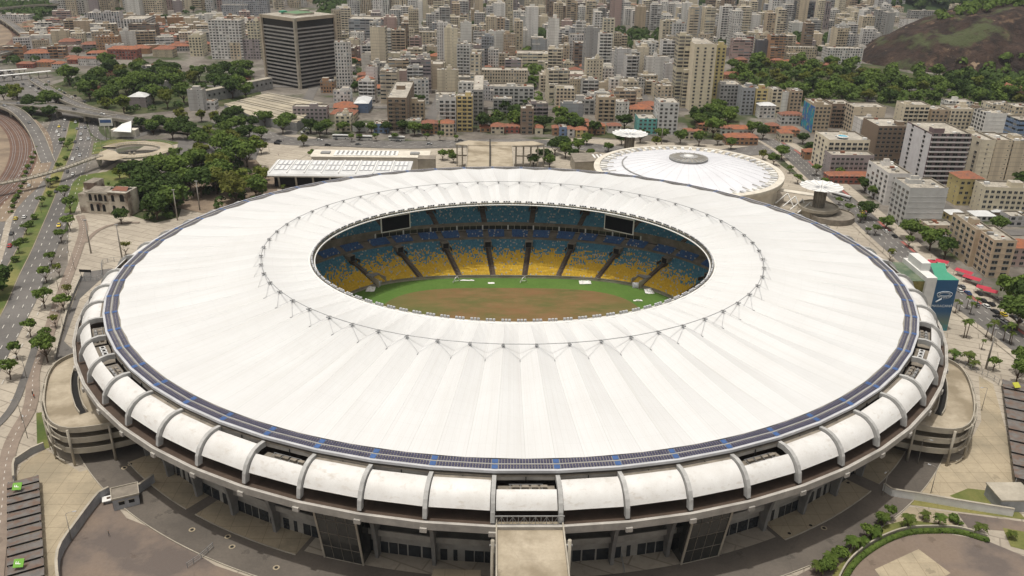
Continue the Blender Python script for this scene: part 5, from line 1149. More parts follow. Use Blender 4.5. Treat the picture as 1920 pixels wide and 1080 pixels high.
for px,py in [(42,790),(52,822),(140,505),(110,545),(130,480),(60,345),(28,455),(78,400),(145,265),(192,285),(120,620),(50,710),(135,1015),(1655,475),(1700,515),(1553,300),(1610,420),(1580,395),(1590,340),(1840,770),(1745,925),(1720,870),(1655,930),(840,300),(849,290),(505,285),(395,228),(1712,312)]:
    p=un(px,py); o=LS if k==0 else dup(LS,(0,0,0)); o.location=(p.x,p.y,0); o.rotation_euler=(0,0,R.uniform(0,6)); k+=1; tag(o,'thin street lamp','lamp','street lamps',True)
bd=thing('billboard','blue and white billboard on two posts above the slip road','billboard',tuple(un(204,262)[:2])+(0,),.1); mb=MB(); mb.tube([(-1.5,0,0),(-1.5,0,11)],.3,'pole'); mb.tube([(1.5,0,0),(1.5,0,11)],.3,'pole'); mb.obj('post',bd); mb=MB(); mb.box((0,0,13),(9,.6,5.5),'white'); mb.box((0,-.4,13.6),(7.6,.1,2.2),'bluepad'); mb.obj('panel',bd)
ls=thing('direction_board','small black direction board on posts where the plaza meets the sunken lane','sign',tuple(un(162,520)[:2])+(0,),-.1); mb=MB(); mb.box((0,0,3.2),(5.5,.3,1.2),'dark'); mb.obj('panel',ls); mb=MB(); mb.beam((-2.4,0,0),(-2.4,0,3),.15,.15,'steel'); mb.beam((2.4,0,0),(2.4,0,3),.15,.15,'steel'); mb.obj('post',ls)
# ================================================================== VEHICLES
mats['carglass']=simple('car_glass',(.02,.022,.025),.5,.2,1,spec=.2)
def make_car(simple_):
    r=bpy.data.objects.new('parked_car' if False else 'car',None); COL.objects.link(r); b=MB(); 
    pr=[(-2.15,.35),(-2.2,.75),(-1.9,.98),(-1.2,1.0),(1.0,.98),(1.9,.86),(2.2,.62),(2.15,.35)]
    for s in (-1,1):
        q=[(x,s*.86,z) for x,z in pr]; b.face(q if s<0 else q[::-1],'car')
    for i in range(len(pr)-1): b.face([(pr[i][0],-.86,pr[i][1]),(pr[i][0],.86,pr[i][1]),(pr[i+1][0],.86,pr[i+1][1]),(pr[i+1][0],-.86,pr[i+1][1])],'car')
    roof=[(-1.35,1.44),(.25,1.46)]; b.face([(roof[0][0],-.62,1.45),(roof[1][0],-.62,1.47),(roof[1][0],.62,1.47),(roof[0][0],.62,1.45)],'car')
    o=b.obj('body',r); o['tint']=1; c=MB(); lo=[(-1.95,-.8,.98),(.95,-.8,.98),(.95,.8,.98),(-1.95,.8,.98)]; hi=[(-1.35,-.62,1.44),(.25,-.62,1.46),(.25,.62,1.46),(-1.35,.62,1.44)]
    for i in range(4): j=(i+1)%4; c.face([lo[i],lo[j],hi[j],hi[i]],'carglass')
    c.obj('windows',r)
    for x in (-1.35,1.35):
        for y in (-.8,.8): wv=MB(); wv.tube([(x,y-.1,.33),(x,y+.1,.33)],.33,'black',10); wv.obj('wheel',r)
    r.location=(0,-2000,-50); return r
CAR=make_car(0); fc=MB(); fc.box((0,0,.65),(4.3,1.7,.7),'car'); fc.box((-.3,0,1.2),(2.4,1.45,.55),'carglass'); fc.box((-.35,0,1.5),(1.9,1.4,.08),'car'); fcm=fc.mesh('distant_car')
CC=[('white',(.62,.62,.60)),('silver',(.38,.39,.40)),('grey',(.14,.145,.15)),('black',(.02,.02,.022)),('white',(.6,.6,.58)),('black',(.03,.03,.03)),('red',(.42,.02,.02)),('yellow',(.55,.42,.03)),('blue',(.04,.08,.20))]
k=0
def car(px,py,rz,ci=None,z=.25,group='cars',pos=None):
    global k
    n_,c=CC[ci] if ci is not None else R.choice(CC[:6]); p=pos or un(px,py); o=CAR if k==0 else dup(CAR,(0,0,0),0,1.0,c)
    if k==0:
        for ch in o.children:
            if ch.get('tint'): ch.color=c+(1,)
    k+=1; o.location=(p.x,p.y,z+p.z if pos else z); o.rotation_euler=(0,0,rz); tag(o,n_+' car','car',group,True); return o
def mdir(px,py,P):
    p=un(px,py); i=min(range(len(P)-1),key=lambda i:(P[i]-p).length); d=P[i+1]-P[i]; return math.atan2(d.y,d.x)
for px,py,ci in [(19,463,6),(30,412,7),(46,409,0),(105,361,3),(55,350,0),(127,324,3),(137,329,0),(150,293,1),(151,304,2),(145,280,2),(141,268,3),(152,263,0),(152,253,1),(166,262,1),(153,241,1),(160,241,2),(145,243,2),(161,232,3),(150,228,2),(142,231,1),(111,239,7),(121,245,2),(107,249,0),(111,255,0),(114,269,3),(122,226,0),(137,300,0),(111,425,7),(22,440,3)]: car(px,py,mdir(px,py,ML)+(PI if px>100 else 0),ci,group='cars on the left highway')
for px,py,ci in [(1798,547,0),(1803,540,2),(1829,572,2),(1814,552,8),(1842,566,3),(1848,577,0),(1858,573,3),(1865,587,3),(1869,598,3),(1880,592,7),(1876,603,0),(1884,608,0),(1900,598,3),(1910,604,0),(1896,615,3),(1835,553,3),(1677,445,3),(1660,436,0),(1616,400,7),(1533,338,0),(1750,493,3),(1722,498,2),(1590,372,1)]: car(px,py,mdir(px,py,AV2)+PI,ci,group='cars on the right street')
for px,py,ci in [(450+R.uniform(0,430),R.uniform(263,274),None) for _ in range(10)]: car(px,py,mdir(px,py,AV),ci,group='cars on the back avenue')
for px,py in [(570,247),(577,251),(582,247),(575,243),(566,250),(630,262)]: car(px,py,R.choice([.3,1.9]),group='cars parked on the forecourt')
for P,fr in ((V1,(.2,.45,.6)),(V3,(.2,.55,)),(V2,(.5,))):
    for f in fr: i=int(f*(len(P)-2)); d=P[i+1]-P[i]; car(0,0,math.atan2(d.y,d.x),pos=P[i],z=.02,group='cars on the viaducts')
for n in range(64):
    f=R.random(); i=int(f*(len(U_)-2)); d=U_[i+1]-U_[i]; off=R.choice([-11,-6.7,-2.2,2.2,6.7,11]); dn=d.normalized(); p=U_[i]+d*R.random()+Vector((-dn.y,dn.x,0))*off
    if any((p-q).length<5.4 for q in [o.location for o in bpy.data.objects if o.name.startswith('distant_car')]): continue
    o=link('distant_car',fcm,None,R.choice(CC[:6])[1],(p.x,p.y,.2),math.atan2(d.y,d.x)); tag(o,'tiny car in the traffic jam at the upper left','car','cars in the traffic jam',False)
def bus(px,py,rz,label,col):
    p=un(px,py); t=thing('bus',label,'bus',(p.x,p.y,.25),rz,'buses'); b=MB(); b.box((0,0,1.75),(12,2.5,2.7),'car'); b.box((0,0,3.2),(10,1.8,.3),'metalroof'); b.obj('body',t,col)
    g_=MB(); g_.box((0,0,2.15),(11.6,2.56,.95),'glass'); g_.box((5.95,0,1.9),(.2,2.2,1.5),'glass'); g_.obj('windows',t)
    for x in (-3.6,3.8):
        for y in (-1.2,1.2): wv=MB(); wv.tube([(x,y-.12,.48),(x,y+.12,.48)],.48,'black',10); wv.obj('wheel',t)
bus(1577,374,-.95,'grey and white bus on the right street beside the umbrella canopy',(.45,.45,.45))
bus(639,261,-.05,'white bus, leftmost of three on the back avenue',(.6,.6,.57)); bus(683,263,-.05,'white bus, middle of three on the back avenue',(.6,.6,.57)); bus(744,264,-.05,'white bus, rightmost of three on the back avenue',(.6,.6,.57))
# people on the path and under the trees
def person_mesh(seed):
    R2=random.Random(seed); b=MB(); hip,sh_=.88,1.42
    for s in (-1,1):
        b.tube([(.12*s+.1*s*s*R2.uniform(-1,1),s*.11,.02),(.02,s*.1,.48),(0,s*.09,.9)],.055,'cloth2',6,.1); b.tube([(0,s*.2,1.42),(.05,s*.27,1.12),(.16,s*.25,.88)],.055,'skin',5,.035)
    b.lathe([(.15,.86),(.17,1.0),(.15,1.15),(.2,1.38),(.1,1.5),(.055,1.53),(.055,1.58)],'cloth',8); b.lathe([(0,1.55),(.09,1.6),(.11,1.68),(.09,1.77),(0,1.8)],'skin',8); return b
mats['skin']=simple('skin',(.30,.17,.11),.6,.1,2); mats['cloth']=objcol('shirt_cloth',.8,.1); mats['cloth2']=simple('trousers',(.04,.045,.07),.8,.2,2)
pms=person_mesh(3).mesh('person')
for px,py,c,l in [(65,748,(.5,.08,.03),'person in a red top standing on the cycle path'),(62,742,(.1,.1,.1),'person in dark clothes just ahead on the cycle path'),(90,712,(.3,.2,.15),'person in a brown shirt standing by the plaza trees'),(205,1006,(.1,.12,.1),'person in dark clothes at the foot of the front left wall'),(522,292,(.6,.6,.6),'person in a white shirt on the forecourt left of the halls'),(532,266,(.1,.1,.3),'person in blue crossing the forecourt road')]:
    p=un(px,py); o=link('person',pms,None,c,(p.x,p.y,.3),R.uniform(0,6)); tag(o,l,'person',None,False)
# ================================================================== CITY
COLS={'white':(.78,.77,.74),'cream':(.72,.65,.50),'beige':(.65,.56,.42),'grey':(.42,.42,.41),'pale grey':(.60,.60,.59),'brown':(.28,.21,.155),'pink':(.48,.35,.32),'yellow':(.60,.50,.24),'blue':(.17,.25,.40),'turquoise':(.16,.46,.44),'mauve':(.38,.33,.34),'orange':(.44,.26,.15),'dark grey':(.12,.13,.15),'green':(.44,.48,.36),'red':(.36,.12,.09),'tan':(.52,.42,.30),'bluish':(.40,.42,.45)}
FOOT=[]
def nearr(x,y,r):
    for a,b,q in FOOT:
        if (a-x)**2+(b-y)**2<(q+r)**2: return True
    return False
WINM={}
def winmesh(w_,h,fr):
    k=(round(w_,1),round(h,1),fr)
    if k not in WINM:
        b=MB(); b.box((0,.0,0),(w_,.12,h),'glass'); b.box((0,-.02,-h/2-.08),(w_+.3,.3,.12),fr); b.box((0,-.04,0),(.08,.12,h),fr); b.box((0,0,h/2+.04),(w_+.16,.16,.1),fr); WINM[k]=b.mesh('window')
    return WINM[k]
def building(pos,rz,w_,d,h,col,fs='A',ss='D',bs=None,kind='apartment_building',label=None,group='city buildings',near=False,rooftype='flat',ref=None,balc=None,sidewin=0,fsW=None,rh=True,cn=None,bc=None,side=None):
    c=COLS[col] if isinstance(col,str) else col; kk=R.uniform(.9,1.06); c=tuple(max(.02,x*kk*R.uniform(.985,1.015)) for x in c); cname=cn or (col if isinstance(col,str) else 'grey')
    fl=max(1,round(h/3.05)); t=thing(kind,'',  'house' if kind=='house' else 'building',pos,rz,group,False)
    mb=MB(); P=[(0,0),(w_,0),(w_,d),(0,d)]; top=h+(.9 if rooftype=='flat' else 0)
    if near: # individually modelled windows on the two faces seen in the photo
        vis=[0,3 if pos[0]>-9 else 1]
    else: vis=[]
    styles=[fs,ss,bs or fs,ss]
    for i in range(4):
        m_=styles[i]
        if i in vis: m_='paint'
        mb.wall(P[i],P[(i+1)%4],0,top,m_)
    if near and h>4: 
        for z in [3.05*k for k in range(1,fl)]:
            if balc is None or True: mb.box((w_/2,-.03,z),(w_+.06,.1,.22),'paint')
    wing=None
    if rooftype=='flat' and h>9 and not near and R.random()<.4:
        ww2,dd2,hh2=w_*R.uniform(.35,.6),d*R.uniform(.25,.4),h*R.uniform(.45,.85); x0=R.choice([0.2,w_-ww2-.2]); sg=R.choice([0,1]); y0=-dd2+.05 if sg==0 else d-.05
        Q=[(x0,y0),(x0+ww2,y0),(x0+ww2,y0+dd2),(x0,y0+dd2)]; u=0
        for i in range(4): mb.wall(Q[i],Q[(i+1)%4],0,hh2,styles[i])
        wing=(Q,hh2)
    mb.obj('wall',t,c); r=MB()
    if wing: r.face([(q[0],q[1],wing[1]) for q in wing[0]],'roof')
    if rooftype=='flat':
        r.face([(.25,.25,h),(w_-.25,.25,h),(w_-.25,d-.25,h),(.25,d-.25,h)],'roof')
        I=[(.25,.25),(w_-.25,.25),(w_-.25,d-.25),(.25,d-.25)]
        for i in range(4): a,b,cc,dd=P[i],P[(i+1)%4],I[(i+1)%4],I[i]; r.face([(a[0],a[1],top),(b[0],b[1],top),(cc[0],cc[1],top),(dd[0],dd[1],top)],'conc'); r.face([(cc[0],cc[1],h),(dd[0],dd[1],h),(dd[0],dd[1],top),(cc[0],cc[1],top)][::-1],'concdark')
        for q in range(R.randint(3,8)):
            x,y=R.uniform(1.5,w_-1.5),R.uniform(1.5,d-1.5); s_=R.uniform(.6,2.0); r.box((x,y,h+s_*.35),(s_*1.4,s_,s_*.7),R.choice(['metalroof','concgrey','white','conc','tile']))
    else:
        e=.6; hh=min(w_,d)*.22; tm='tile' if rooftype=='tile' else 'metalroof'; A=[(-e,-e,h),(w_+e,-e,h),(w_+e,d+e,h),(-e,d+e,h)]
        if w_>=d: k1,k2=(d*.45,d/2,h+hh),(w_-d*.45,d/2,h+hh); F_=[(A[0],A[1],k2,k1),(A[1],A[2],k2),(A[2],A[3],k1,k2),(A[3],A[0],k1)]
        else: k1,k2=(w_/2,w_*.45,h+hh),(w_/2,d-w_*.45,h+hh); F_=[(A[0],A[1],k1),(A[1],A[2],k2,k1),(A[2],A[3],k2),(A[3],A[0],k1,k2)]
        for f in F_: r.face(f,tm)
        r.face(A[::-1],'concdark')
    ro=r.obj('roof',t)
    if rooftype=='flat' and rh and h>10 and w_>7 and d>6 and R.random()<.7:
        b=MB(); bw,bd=min(w_*.45,R.uniform(3.5,8)),min(d*.55,R.uniform(3.5,6.5)); bx,by=R.uniform(bw/2+.6,w_-bw/2-.6),R.uniform(bd/2+.6,d-bd/2-.6); bh=R.uniform(2.0,3.4)
        b.prism([(bx-bw/2,by-bd/2),(bx+bw/2,by-bd/2),(bx+bw/2,by+bd/2),(bx-bw/2,by+bd/2)],h,h+bh,'paint','roof'); 
        if R.random()<.3: b.prism([(bx-bw/4,by-bd/4),(bx+bw/3,by-bd/4),(bx+bw/3,by+bd/3),(bx-bw/4,by+bd/3)],h+bh,h+bh+1.8,'paint','roof')
        b.obj('lift_house',t,c)
    nwin=0
    if near:
        fh=3.05; ww,wh_=(1.85,1.5) if fs in('A','A2') else (2.7,1.6); cw=3.1 if fs in('A','A2') else 3.9
        if fsW: ww,wh_,cw=fsW
        for i in vis:
            st=styles[i]; L=w_ if i in (0,2) else d
            if st in ('D0',) or (st=='D' and not sidewin): 
                if st=='D0': continue
                cwi=max(6,L/2)
            else: cwi=cw
            nn=max(1,int(L/cwi)); cap=70 if i==0 else 30
            if fl*nn>cap: nn=max(1,cap//fl)
            for f in range(fl):
                for j in range(nn):
                    if nwin>=98: break
                    if R.random()<.05: continue
                    s_=L*(j+.5)/nn; z=f*fh+1.75; W=ww if st!='D' else .8; Hh=wh_ if st!='D' else .7; W=min(W,L/nn*.82)
                    if i==0: x,y,a=s_,-.02,0
                    elif i==1: x,y,a=w_+.02,s_,PI/2
                    elif i==3: x,y,a=-.02,d-s_,-PI/2
                    link('window',winmesh(W,Hh,'frame'),t,loc=(x,y,z),rz=a); nwin+=1
    if balc: # projecting balconies: one slab-and-parapet part per floor (or per floor and bay)
        bm_=MB(); bl=w_*balc[0]; bm_.box((0,-.65,0),(bl,1.3,.16),'conc'); bm_.box((0,-1.27,.5),(bl,.1,.9),'paint')
        for s_ in (-1,1): bm_.box((s_*bl/2,-.65,.5),(.1,1.3,.9),'paint')
        me=bm_.mesh('balcony')
        for f in range(1,fl):
            for bxp in balc[1]: link('balcony',me,t,bc or c,(w_*bxp,0,f*3.05),0)
    if side: sb=MB(); sb.box((-.04,d/2,h/2),(.08,d-.2,h-.1),'paint'); sb.obj('side_wall',t,side)
    # facade equipment on nearer buildings
    cx=Vector((w_/2,d/2,0)); cx.rotate(Matrix.Rotation(rz,3,'Z')); cx+=Vector(pos); FOOT.append((cx.x,cx.y,max(w_,d)*.5))
    typ={'apartment_building':'apartment block','house':'house','office_building':'office block','warehouse':'shed'}.get(kind,'building')
    nm=('low ' if fl<=3 else 'tall ' if fl>=13 else '')+cname+' '+(NUM[fl]+'-storey ' if fl<21 and kind!='house' else '')+typ+(' with clay tile roof' if rooftype=='tile' else '')
    t['label']=label or nm; t['cname']=cname; INFO.append((t,label is None,cx,h,w_*h)); del t['cname']; return t
NUM=['','one','two','three','four','five','six','seven','eight','nine','ten','eleven','twelve','thirteen','fourteen','fifteen','sixteen','seventeen','eighteen','nineteen','twenty']
INFO=[]
def B(xa,xb,yb,yt,xs=None,col='cream',fs='A',ss='D',rot=0,d=None,**k):
    right=(xs is not None and xs>xb) or (xs is None and (xa+xb)/2<950)
    xc,xo=(xb,xa) if right else (xa,xb); bx=xc; h=10
    for _ in range(6):
        G=un(bx,yb); lo,hi=1,260
        for _ in range(40):
            h=(lo+hi)/2
            if pj((G.x,G.y,h))[1]>yt: lo=h
            else: hi=h
        bx+=xc-pj((G.x,G.y,h))[0]
    G=un(bx,yb); e1=Vector((cos(rot),sin(rot),0))*(-1 if right else 1); e2=Vector((-sin(rot),cos(rot),0))
    def solve(e,target,mx=160):
        lo,hi=.5,mx; f0=pj(G+Vector((0,0,h)))[0]
        for _ in range(40):
            m_=(lo+hi)/2; x=pj(G+e*m_+Vector((0,0,h)))[0]
            if abs(x-f0)<abs(target-f0): lo=m_
            else: hi=m_
        return (lo+hi)/2
    w_=solve(e1,xo); dd=d or (min(70,solve(e2,xs)) if xs is not None else R.uniform(12,16))
    O=G-Vector((cos(rot),sin(rot),0))*w_ if right else G
    hh=h-(.9 if k.get('rooftype','flat')=='flat' else 0)
    return building((O.x,O.y,0),rot,w_,dd,max(2.5,hh),col,fs,ss,**k)
# ---- dark office tower
def tower():
    t=thing('office_tower','square dark office tower ringed by pale floor bands with its corner towards the camera','building'); G=un(563,167); h=10
    lo,hi=1,260
    for _ in range(40):
        h=(lo+hi)/2
        if pj((G.x,G.y,h))[1]>34: lo=h
        else: hi=h
    def sol(rot,px):
        e=Vector((cos(rot),sin(rot),0)); lo,hi=1,120; f0=pj(G+Vector((0,0,h)))[0]
        for _ in range(40):
            m_=(lo+hi)/2
            if abs(pj(G+e*m_+Vector((0,0,h)))[0]-f0)<abs(px-f0): lo=m_
            else: hi=m_
        return m_
    rot=min([.3+.02*i for i in range(45)],key=lambda r:abs(sol(r,627)-sol(r+PI/2,489))); wr=sol(rot,627); wl=sol(rot+PI/2,489); t.location=(G.x,G.y,0); t.rotation_euler=(0,0,rot); fl=16; s=(wr+wl)/2
    wr=wl=s
    mats['towerglass']=simple('tower_glass',(.010,.008,.008),.12,.3,.2,spec=.5); mats['band']=simple('tower_band',(.33,.315,.30),.8,.25,.2); mats['crownc']=simple('tower_crown',(.46,.39,.30),.8,.2,.2); mats['helig']=simple('green_deck',(.13,.22,.12),.8,.2,.3)
    mb=MB(); mb.prism([(.8,.8),(s-.8,.8),(s-.8,s-.8),(.8,s-.8)],0,h-2,'towerglass','roof'); mb.obj('glass_wall',t)
    for f in range(fl):
        z=2.4+(h-13)*f/(fl-1); mb=MB(); 
        mb.prism([(0,0),(s,0),(s,s),(0,s)],z,z+1.35,'band',bottom=True); mb.obj('floor_band',t)
    mb=MB(); mb.prism([(-.6,-.6),(s+.6,-.6),(s+.6,s+.6),(-.6,s+.6)],h-3.0,h,'crownc','roof',True); mb.obj('crown_slab',t)
    for x,y in ((0,0),(s,0),(0,s),(s,s)): mb=MB(); mb.box((x,y,h/2),(2.6,2.6,h-.2),'crownc' if (x,y)!=(0,0) else 'conc'); mb.obj('corner_pillar',t)
    mb=MB(); mb.box((s/2,s/2,h+.9),(s*.45,s*.45,1.8),'conc',0,'helig'); mb.box((s*.3,s*.7,h+2.2),(6,5,1.5),'green'); mb.box((s*.75,s*.6,h+2),(8,6,2),'conc'); mb.obj('roof_plant',t); FOOT.append((G.x,G.y+s*.7,s*.75))
tower()
K=dict
# ---- front row behind the avenue (individually modelled)
B(725,762,245,183,795,'brown','C','A',near=True,balc=(.32,(.25,.75)),label='brown eleven-storey block with balconies and beige side wing behind the avenue')
B(763,795,228,190,None,'tan','A','D',near=True,d=10)
B(822,855,247,182,None,'pale grey','C','D',near=True,balc=(.3,(.25,.75)),label='grey balcony block left neighbour of the yellow balcony block behind the avenue')
B(856,886,247,180,None,'yellow','C','D',near=True,balc=(.36,(.25,.75)),label='yellow balcony block between two grey blocks behind the avenue')
B(887,906,236,168,911,'grey','R','D0',near=True,label='tall narrow grey slab right neighbour of the yellow balcony block')
B(760,789,250,226,None,'green','A','A',near=True); B(627,657,247,217,None,'cream','A','A',near=True); B(700,727,250,232,None,'blue','A','D',near=True); B(660,688,247,235,None,'white','D','D',d=9)
B(926,1001,205,162,None,'pale grey','R','D',d=16,near=True,label='broad pale grey block with ribbon windows and blank left half behind the avenue houses')
B(977,1001,252,203,None,'brown','C','D',near=True,d=11,label='narrow reddish brown seven-storey block among trees behind the portico')
B(925,960,215,185,None,'grey','R','D',d=12,near=True)
B(1043,1078,212,166,1040,'cream','A','A',d=20,near=True); B(1078,1115,215,186,None,'grey','R','D',near=True,d=14); B(1122,1155,228,182,1118,'tan','C','D',near=True,balc=(.6,(.5,)),d=16)
B(1198,1232,252,222,1191,'turquoise','A','D',near=True,label='small bright turquoise three-storey building behind the left canopy tower'); B(1237,1274,253,192,1231,'pale grey','A','A',near=True,d=22,label='pale grey ten-storey block right of the turquoise building')
B(1115,1152,170,126,1112,'white','C2','D',d=18); B(1145,1176,186,148,None,'white','A','D',d=14,near=True); B(1188,1210,178,148,None,'white','A','D',d=14); B(1212,1232,178,152,None,'beige','C','D',d=14); B(1232,1274,192,160,None,'cream','A','D',near=True,d=14); B(1195,1218,150,88,None,'cream','D','C2',d=16); B(1212,1256,158,106,None,'white','D','C2',d=12)
B(1126,1178,140,95,None,'white','D','C2',d=14); B(1078,1107,130,80,None,'brown','C','A',d=18,label='tall brown balcony block in the middle of the inner city'); B(1133,1155,95,65,None,'green','A','A',d=12); B(1050,1076,98,70,None,'tan','A','D',d=14); B(1108,1132,105,75,None,'pink','A','D',d=14)
B(970,1030,128,100,None,'cream','R','D',d=26); B(1022,1077,140,118,None,'cream','A','D',d=14); B(1017,1097,165,138,None,'pink','D','D',d=24); B(858,893,137,98,None,'yellow','A','A',d=16,label='yellow-framed corner block in the inner city right of the dark tower'); B(915,935,138,93,None,'white','A','D',d=12); B(888,990,168,132,None,'cream','A','A',d=18,label='long cream block with many small windows in the middle of the inner city')
B(852,895,168,145,None,'grey','R','R',d=16); B(685,707,165,125,None,'white','D','D',d=14); B(712,740,168,130,735,'white','D','C',d=16); B(765,792,165,130,None,'beige','D','C2',d=16); B(792,830,168,120,None,'beige','D','C',d=20); B(788,805,130,102,None,'white','D','D',d=12); B(725,765,135,100,None,'cream','D','A',d=18); B(731,752,105,84,None,'cream','D','D',d=14); B(675,702,115,85,None,'white','D0','D0',d=10)
B(653,720,88,36,None,'bluish','R','R',d=32,near=False,label='wide bluish grey office block with ribbon windows right of the dark tower',kind='office_building'); B(745,762,88,58,None,'beige','A','D',d=12); B(780,833,90,60,None,'cream','A','D',d=14); B(842,862,90,55,None,'cream','A','D',d=14); B(862,880,92,52,None,'brown','C','D',d=14); B(880,905,92,50,None,'cream','V','D',d=14)
B(626,668,160,145,None,'cream','A','A',d=14,near=True); B(600,626,175,152,None,'orange','A','A',d=10); B(634,664,120,90,None,'brown','R','D',d=20)
# towers at the top
B(669,698,36,-40,None,'beige','V','V',d=20,label='leftmost slab of the striped tower group at the top edge'); B(703,728,36,-42,None,'white','V','V',d=20,label='middle slab of the striped tower group at the top edge'); B(731,760,36,-40,None,'beige','V','V',d=20,label='rightmost slab of the striped tower group at the top edge')
B(113,212,16,-18,None,'beige','V','V',d=16,label='long reddish beige slab block at the upper left edge'); B(260,300,28,-25,None,'beige','C2','V',d=18); B(232,258,30,-8,None,'white','D','D',d=16); B(385,415,18,-12,None,'pale grey','V','V',d=16); B(415,500,30,-5,None,'bluish','A','A',d=16)
B(158,188,60,24,140,'pale grey','V','D',d=30,rot=.1,label='left half of the striped pale slab block at the upper left'); B(188,222,62,22,None,'pale grey','V','D',d=16,rot=.05); B(225,272,78,36,290,'white','V','C',rot=.1); B(240,290,82,45,None,'brown','C','C',d=14)
B(352,376,106,66,386,'cream','A','A',rot=.05,near=True,label='isolated cream eight-storey block with white cap among trees left of the dark tower'); B(389,450,112,38,None,'white','C2','C2',d=18,label='tall white gridded slab block left of the dark tower'); B(430,450,112,80,None,'beige','A','A',d=12); B(450,486,112,74,None,'mauve','C2','C2',d=18); B(462,484,112,40,None,'cream','C2','A',d=14)
B(3,52,45,28,None,'white','A','A',d=20); B(90,128,60,45,None,'white','A','A',d=12); B(200,255,112,93,None,'red','A','A',rooftype='tile',d=14,kind='school',rh=False,label='long building with bright orange tile roof at the upper left'); B(285,322,108,93,None,'beige','D','A',rooftype='tile',d=16,kind='school',label='shorter building with orange tile roof beside the long orange-roofed one'); B(68,105,107,90,None,'white','R','A',d=14)
B(265,300,153,124,None,'grey','R','R',d=14,near=True,label='small concrete frame block with white cap among trees at the left'); B(272,330,172,152,None,'pale grey','D','D',d=10); B(240,272,202,182,None,'mauve','D','A',rooftype='metal',d=14); B(350,378,208,168,None,'grey','D','D',d=10,label='blank grey tower block beside the warehouse'); B(378,402,206,190,None,'pale grey','A','A',d=10,near=True); B(548,612,232,200,None,'mauve','A','A',d=10,near=True,label='mauve grey warehouse front with small square windows')
B(664,690,212,194,None,'blue','D','D',rooftype='metal',d=26,label='blue-walled shed with a long white roof behind the avenue')
# right
B(1303,1345,208,82,1283,'cream','A','C',rot=0,near=True,fsW=(1.7,1.3,3.0),label='very tall cream and yellow high-rise beside the wooded park'); B(1345,1363,200,84,None,'yellow','A','A',d=14,near=True); B(1274,1298,200,66,None,'cream','C','C',d=14)
B(1352,1392,205,158,None,'grey','A','D',d=24,near=True); B(1394,1417,216,164,None,'bluish','A','D',d=16,near=True); B(1419,1441,216,166,None,'yellow','C','D',d=16,near=True,balc=(.5,(.5,))); B(1449,1468,213,168,None,'cream','C2','D',d=16,near=True); B(1467,1480,213,172,None,'white','D0','D0',d=10); B(1484,1506,212,170,None,'tan','A','D',d=14,near=True); B(1425,1455,222,198,None,'white','A','D',rooftype='metal',d=10)
B(1376,1412,112,74,None,'pink','R','A',d=14,label='pink banded block beyond the wooded park'); B(1422,1444,114,75,None,'dark grey','D','D',d=12,label='dark slate slab beyond the wooded park'); B(1446,1475,116,66,None,'orange','C','D',d=14,label='orange brown tower beyond the wooded park'); B(1475,1533,112,88,None,'beige','A','A',d=14); B(1553,1620,120,90,None,'white','A','A',d=18,label='long white gridded block at the foot of the rock hill'); B(1400,1424,96,68,None,'red','R','D',d=12)
B(1497,1537,52,2,None,'dark grey','R','R',d=18,label='dark banded tower at the top edge above the park'); B(1534,1560,55,4,None,'mauve','V','V',d=14); B(1550,1580,30,-20,None,'beige','V','V',d=16); B(1484,1514,68,42,None,'cream','A','A',d=14); B(1788,1815,30,8,None,'cream','A','A',d=14,label='single cream block peeping over the rock hill'); B(1695,1725,62,36,None,'white','D','A',d=14); B(1710,1768,50,20,None,'grey','A','A',d=16)
B(1530,1560,250,196,1518,'tan','A','D0',d=26,near=True,label='tan block whose left side wall carries a teal and blue mural'); B(1562,1598,240,194,None,'brown','C','D',d=18,near=True,balc=(.7,(.5,))); B(1602,1662,250,200,None,'beige','D','A',d=18,near=True); B(1555,1632,325,262,1536,'cream','R','C',d=26,near=True,label='cream and yellow corner block with a small rooftop pool'); B(1560,1640,337,290,None,'mauve','A','D',d=12,near=True,label='low mauve block in front of the cream corner block')
B(1648,1704,312,236,1618,'brown','A','D0',d=26,near=True,label='brown-fronted block with blank white left side wall'); B(1616,1645,290,224,None,'white','D0','D0',d=14)
B(1748,1822,356,250,1694,(.17,.125,.13),'C','A',near=True,d=34,balc=(.2,(.11,.31,.5,.69,.89)),bc=(.62,.60,.60),side=(.66,.65,.66),label='big grey and maroon block with patterned balconies and white gridded left side'); 
B(1842,1868,345,262,1813,'cream','D','A',near=True,d=26,label='cream gridded end of the stepped beige towers at the right edge'); B(1870,1900,338,262,None,'beige','D','A',d=22,label='middle stepped beige tower at the right edge'); B(1902,1940,338,264,None,'beige','D','A',d=22,label='last stepped beige tower at the right edge'); B(1850,1890,262,212,None,'white','D0','A',d=18,near=True); B(1890,1914,262,222,None,'cream','A','D',d=14,near=True)
B(1698,1745,250,196,None,'cream','C','D',d=16,near=True,balc=(.4,(.25,.75))); B(1748,1780,250,205,None,'tan','A','D',d=16,near=True); B(1785,1832,250,204,None,'cream','A','A',d=18,near=True); B(1832,1855,250,206,None,'brown','C','D',d=16); B(1862,1905,225,196,None,'cream','A','A',d=18); B(1905,1945,235,200,None,'beige','A','A',d=18); B(1780,1825,215,190,None,'white','A','A',d=14); B(1912,1950,300,225,None,'blue','R','R',d=16)
B(1668,1710,385,325,1637,'white','D','C',d=30,near=True,label='white block with roof air conditioners and balconies on its street side'); B(1708,1779,428,352,1686,'pale grey','D0','C',d=20,near=True,label='large blank pale grey end wall with a column of tiny windows by the street'); B(1802,1846,385,335,None,'yellow','A','D',rooftype='tile',d=14,near=True,label='old yellow house with long clay roof below the patterned balcony block'); B(1848,1945,402,350,1843,'cream','A','D',rot=-.1,d=14,near=True,label='long cream four-storey block with square windows at the right edge')
